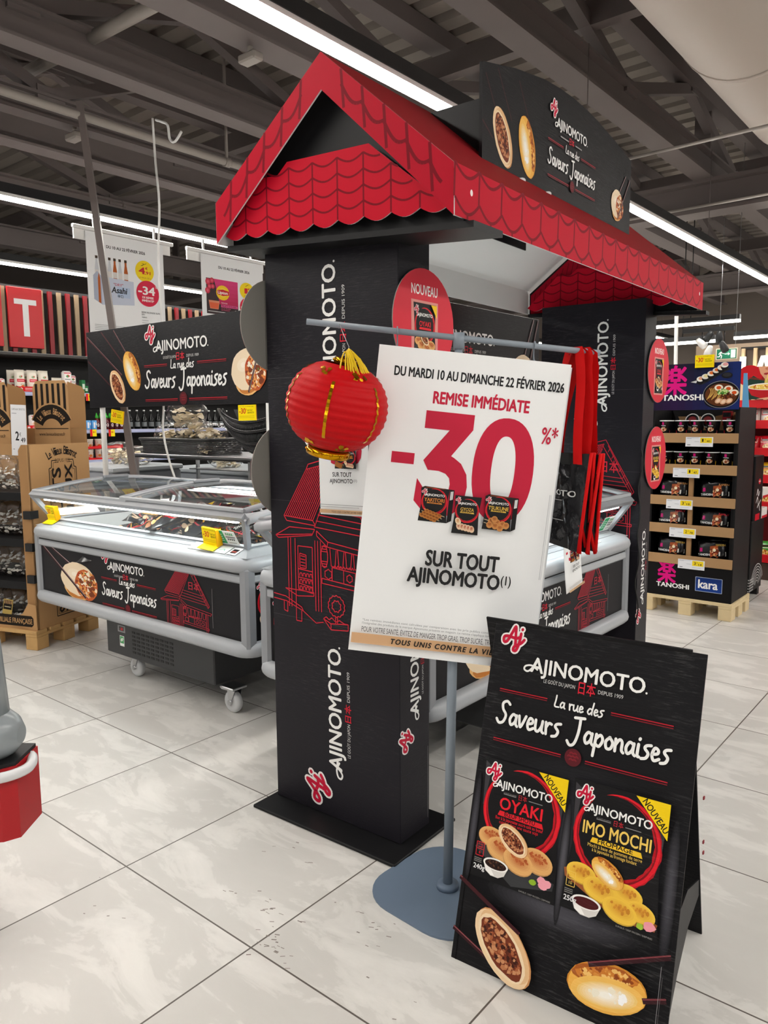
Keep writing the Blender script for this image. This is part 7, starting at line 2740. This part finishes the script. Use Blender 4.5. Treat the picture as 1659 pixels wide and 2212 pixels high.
# ------------------------------------------------------------------ red shelf unit with noodle packets
t = thing('red_shelf_unit', 'bright red product shelf at the right edge behind the black displays', 'shelf unit', (-2.30, 7.14, 0))
w = 1.7
M_RSH, M_RSH2 = mat('red_shelf_metal', 'c8101c', .4), mat('red_shelf_back', '6e0a12', .6)
mb = MB()
mb.box(0, w, .40, .42, 0, 1.55, M_RSH2)
mb.box(0, w, .03, .42, 0, .15, mat('shelf_plinth', '4a3a30', .6))
mb.build('back_panel', t)
SZ = (.17, .63, .86, 1.09, 1.325)
for z in SZ:
    mb = MB()
    mb.box(0, w, 0, .42, z - .01, z + .005, M_RSH)
    mb.box(0, w, -.01, .0, z - .01, z + .062, M_RSH, .003)
    mb.build('shelf', t)
mb = MB()
mb.box(0, w, -.01, .0, 1.49, 1.56, M_RSH, .003)
mb.box(0, w, .0, .42, 1.545, 1.56, M_RSH)
mb.build('top_fascia', t)
def f_rp(mb, c1, c2):
    w_, h_ = .15, .13
    S = lambda u, v: .035 * min(1, 3.2 * max(0, math.sin(math.pi * u) * math.sin(math.pi * v))) ** .5
    mb.grid(lambda u, v: (w_ * (u - .5), -S(u, v), h_ * v), 9, 7, P_GLOSS, c1)
    mb.grid(lambda u, v: (w_ * (.5 - u), S(u, v), h_ * v), 9, 7, P_GLOSS, c1)
    A = Art(mb, frame((-w_ / 2, 0, 0), (1, 0, 0), (0, 0, 1)), P_GLOSS, z=.002)
    A.warp = lambda x, y, z: (x, y, S(min(1, max(0, x / w_)), min(1, max(0, y / h_))) + z)
    A.rect(w_ * .1, h_ * .55, w_ * .9, h_ * .85, c2)
    A.rect(w_ * .16, h_ * .64, w_ * .84, h_ * .74, '3a2420')
    A.ell(w_ * .5, h_ * .3, w_ * .3, h_ * .18, 'd9a03c', 14)
    bits(A, w_ * .5, h_ * .3, w_ * .24, h_ * .14, ['f0d890', 'a8481c'], 9, h_ * .05)
kinds = [proto(lambda mb, a=a, b=b: f_rp(mb, a, b), 'noodle_packet', 'food packet') for a, b in (('e4d8d0', 'd8283c'), ('d01c2c', 'f0d8c8'), ('e4b81c', 'c8202c'), ('6a2418', 'e8b41c'), ('3f9a3c', 'f0e8d0'))]
cn = ('white and red', 'red', 'yellow', 'brown and yellow', 'green')
sn = ('bottom', 'second-lowest', 'middle', 'second-highest', 'top')
plan = {4: (0, 0), 3: (1, 1), 2: (3, 2), 1: (0, 2), 0: (4, 4)}
for s_, z in enumerate(SZ):
    for i in range(4):
        ki = plan[s_][i % 2]
        pn = ('left end', 'inner left', 'inner right', 'right end')[i]
        put(kinds[ki], (-1.80 + i * .165, 7.20, z + .02), rnd.uniform(-.2, .2), '%s noodle packet, %s of the %s red shelf' % (cn[ki], pn, sn[s_]), 'packets on the %s red shelf' % sn[s_], (1.05, 1, 1.15), rot=(R(-15), R(rnd.uniform(-6, 6)), 0))
# picture panel above the red shelf: a person eating noodles
t = thing('picture_panel', 'picture of a person eating noodles above the red shelf', 'poster', (-1.84, 7.12, 1.565))
mb = MB()
mb.box(0, .42, 0, .012, 0, .275, P_CARD, col='8c1018')
A = Art(mb, frame((0, 0, 0), (1, 0, 0), (0, 0, 1)), P_CARD)
A.ell(.04, .20, .10, .09, 'b8141e', 20)
A.poly([(0, 0), (.42, 0), (.42, .24), (.30, .25), (.25, .16), (.13, .16), (.07, .20), (0, .14)], '1f3a30')
bits(A, .30, .10, .1, .09, ['2f5a46', '16261f'], 14, .02)
A.poly([(.105, .275), (.255, .275), (.245, .22), (.21, .17), (.16, .17), (.125, .215)], 'd49a78')
A.ell(.18, .255, .02, .012, 'c07858', 10)
A.ell(.182, .212, .032, .010, '9c2a2c', 14)
A.strokes([[(.02, .19), (.16, .165)], [(.02, .18), (.16, .158)]], .005, '7a2a1c', dots=False)
A.strokes([[(.165 + .008 * i, .205 if 1 < i < 4 else .17), (.16 + .009 * i, .10)] for i in range(6)], .006, 'e8cf6a')
A.poly([(.02, .105), (.36, .105), (.31, .03), (.24, .01), (.13, .01), (.06, .035)], 'b01c24')
A.ell(.19, .105, .17, .030, 'ece4d8', 24)
A.ell(.19, .103, .15, .022, 'e4c058', 22)
bits(A, .19, .103, .13, .018, ['f0dc90', 'c8882c', 'c83c24'], 14, .008)
A.poly([(.10, .0), (.30, .0), (.36, .05), (.30, .03), (.13, .008)], 'd9a080')
mb.build('panel', t)
# tall white letters and wood slats over it
t = thing('wood_slat_screen', 'screen of pale upright wood battens at the right edge', 'screen', (-2.53, 9.6, 0))
mb = MB()
for i in range(14):
    mb.box(i * .13, i * .13 + .035, 0, .05, 1.5, 2.20, mat('pale_batten', 'dcc39a', .55))
mb.build('battens', t)
mb = MB()
mb.box(-.02, 1.8, .05, .09, 2.19, 2.22, M_BLK2)
mb.box(-.02, 1.8, .06, .10, 1.2, 2.2, mat('dark_backing', '4c4038', .7))
mb.build('rail', t)
M_LET = mat('lit_letter', 'fffdf6', .4, emit=1.6)
for ch, x, lb in (('L', -2.53, 'white lit letter L before the pale battens'), ('A', -2.37, 'white lit letter A before the pale battens')):
    mb = MB()
    P = [(0, 0), (.13, 0), (.13, .05), (.055, .05), (.055, .22), (0, .22)] if ch == 'L' else None
    Mx = frame((0, 0, 0), (1, 0, 0), (0, 0, 1))
    if P:
        mb.prism(P, 0, .05, M_LET, M=Mx)
    else:
        mb.prism([(0, 0), (.055, 0), (.07, .055), (.13, .055), (.145, 0), (.20, 0), (.135, .22), (.065, .22)], 0, .05, M_LET, M=Mx)
        mb.prism([(.082, .09), (.118, .09), (.10, .16)], .05, .052, mat('letter_counter', '8a7a66', .6), M=Mx)
    tag(mb.build('sign_letter', None, (x, 9.6, 1.885)), lb, 'sign letter')
mb = MB()
mb.prism([(0, 0), (.055, 0), (.025, .33), (.0, .33)], 0, .01, P_CARD, M=frame((0, 0, 0), (1, 0, 0), (0, 0, 1)), col='5f9cc8')
mb.box(.004, .018, .005, .03, -1.36, .33, M_WHT)
tag(mb.build('blue_flag_sign', None, (-1.655, 6.38, 1.42)), 'pale blue pointed card standing behind the noodle display', 'sign')
mb = MB()
mb.box(0, .05, 0, .004, 0, .42, M_WCARD)
tag(mb.build('white_strip_card', None, (-1.80, 7.08, 1.0)), 'narrow white card strip before the red shelf', 'card')

# ------------------------------------------------------------------ exit sign, spotlights, far lamps, far walls
t = thing('exit_sign', 'green running-man exit sign with arrow hanging at right', 'sign', (-2.93, 10.0, 2.115))
mb = MB()
mb.box(0, .25, 0, .02, 0, .135, mat('exit_frame', 'd9c9b4', .5), .004)
A = Art(mb, frame((0, 0, 0), (1, 0, 0), (0, 0, 1)), P_CARD)
A.rect(.01, .008, .24, .125, '1f6a4e')
A.rect(.175, .018, .228, .115, 'd8dcd8')
A.ell(.078, .106, .009, .009, 'f0f2f0', 12)
A.strokes([[(.066, .092), (.054, .06)], [(.066, .092), (.05, .085), (.036, .066)], [(.066, .092), (.082, .075), (.095, .076)], [(.054, .06), (.07, .045), (.064, .018)], [(.054, .06), (.043, .035), (.02, .035)]], .010, 'f0f2f0')
A.strokes([[(.105, .066), (.158, .066)], [(.145, .078), (.16, .066), (.145, .054)]], .007, 'f0f2f0')
mb.build('sign_panel', t)
mb = MB()
for x in (.03, .22):
    mb.cyl((x, .01, .135), (x, .01, 2.5), .003, M_STEEL, 5)
mb.build('hanging_wire', t)
t = thing('track_light', 'overhead track with a cluster of white spotlights beyond the noodle display', 'spotlight', (-3.05, 9.9, 2.45))
mb = MB()
mb.box(-.25, .35, -.03, .03, 0, .05, M_BLK2)
mb.build('track', t)
M_SPOT = mat('spot_lens', 'fffdf6', .3, emit=12)
for i, (x, z, a) in enumerate(((0.05, -.06, 50), (-.02, -.14, -40), (.18, -.08, 10), (.06, -.24, 30), (.24, -.2, -20))):
    mb = MB()
    Mx = Matrix.Translation((x, 0, z)) @ Matrix.Rotation(R(a), 4, 'Y') @ Matrix.Rotation(R(35), 4, 'X')
    mb.lathe([(.001, .09), (.03, .08), (.045, 0), (.045, -.05), (.041, -.05), (.041, -.02), (.001, -.02)], M_WHT if i % 2 else M_DARK, 14, M=Mx)
    mb.lathe([(.0, -.03), (.039, -.03)], M_SPOT, 14, M=Mx, cap=False)
    mb.cyl((x, 0, z + .03), (x, 0, .02), .006, M_BLK2, 6)
    mb.build('spot_head', t)
def far_led(label, x0, x1, y, z):
    t = thing('led_strip_light', label, 'ceiling light', (x0, y, z))
    mb = MB()
    mb.box(0, x1 - x0, -.04, .04, .02, .09, M_BLK2)
    mb.cyl(((x1 - x0) * .5, 0, .08), ((x1 - x0) * .5, 0, 5.02 - z), .008, M_BLK2, 6)
    mb.build('lamp_housing', t)
    mb = MB()
    mb.box(0, x1 - x0, -.03, .03, -.02, .02, mat('far_led_diffuser', 'fffaf2', .5, emit=10))
    mb.build('led_diffuser', t)
far_led('short LED bar nearer the camera, crossing over the black noodle display', -4.6, -3.2, 12.0, 2.80)
far_led('left LED bar of the lower far pair over the black noodle display', -4.6, -3.62, 12.3, 2.56)
far_led('right LED bar of the lower far pair by the exit sign', -3.35, -1.8, 12.3, 2.58)
mb = MB()
mb.cyl((-2.425, 7.05, 2.75), (-2.36, 7.0, .4), .016, M_CABLE, 10)
mb.box(-2.42, -2.30, 6.95, 7.05, .0, .4, M_WHT)
tag(mb.build('white_service_pole'), 'thin white pole rising behind the black noodle display', 'pole')
mb = MB()
mb.box(-3.55, -2.55, 0, .5, 0, 2.0, mat('beige_far_panel', 'a08c78', .7))
tag(mb.build('far_partition', None, (-.0, 11.2, .4)), 'plain beige partition behind the spotlights', 'partition')
mb = MB()
mb.box(-17, 9, 20.8, 21, 0, 5.2, mat('far_wall_paint', '6e655e', .8))
tag(mb.build('wall_back'), kind='structure')
mb = MB()
mb.box(-17.2, -17, -8, 21, 0, 5.2, mat('far_wall_dark', '3c3633', .8))
tag(mb.build('wall_left'), kind='structure')
# black power cable down the rear pillar
mb = MB()
P = []
for i in range(34):
    q = i / 33
    P.append((-1.492 + .008 * math.sin(q * 22), 3.905 + .008 * math.sin(q * 15), 1.25 - .90 * q))
mb.tube(catmull([(p[0], p[2]) for p in P], 2) and [tuple(p) for p in P], .004, M_BCABLE, 6)
tag(mb.build('power_cable'), 'wavy black cable hanging down beside the rear pillar', 'cable')
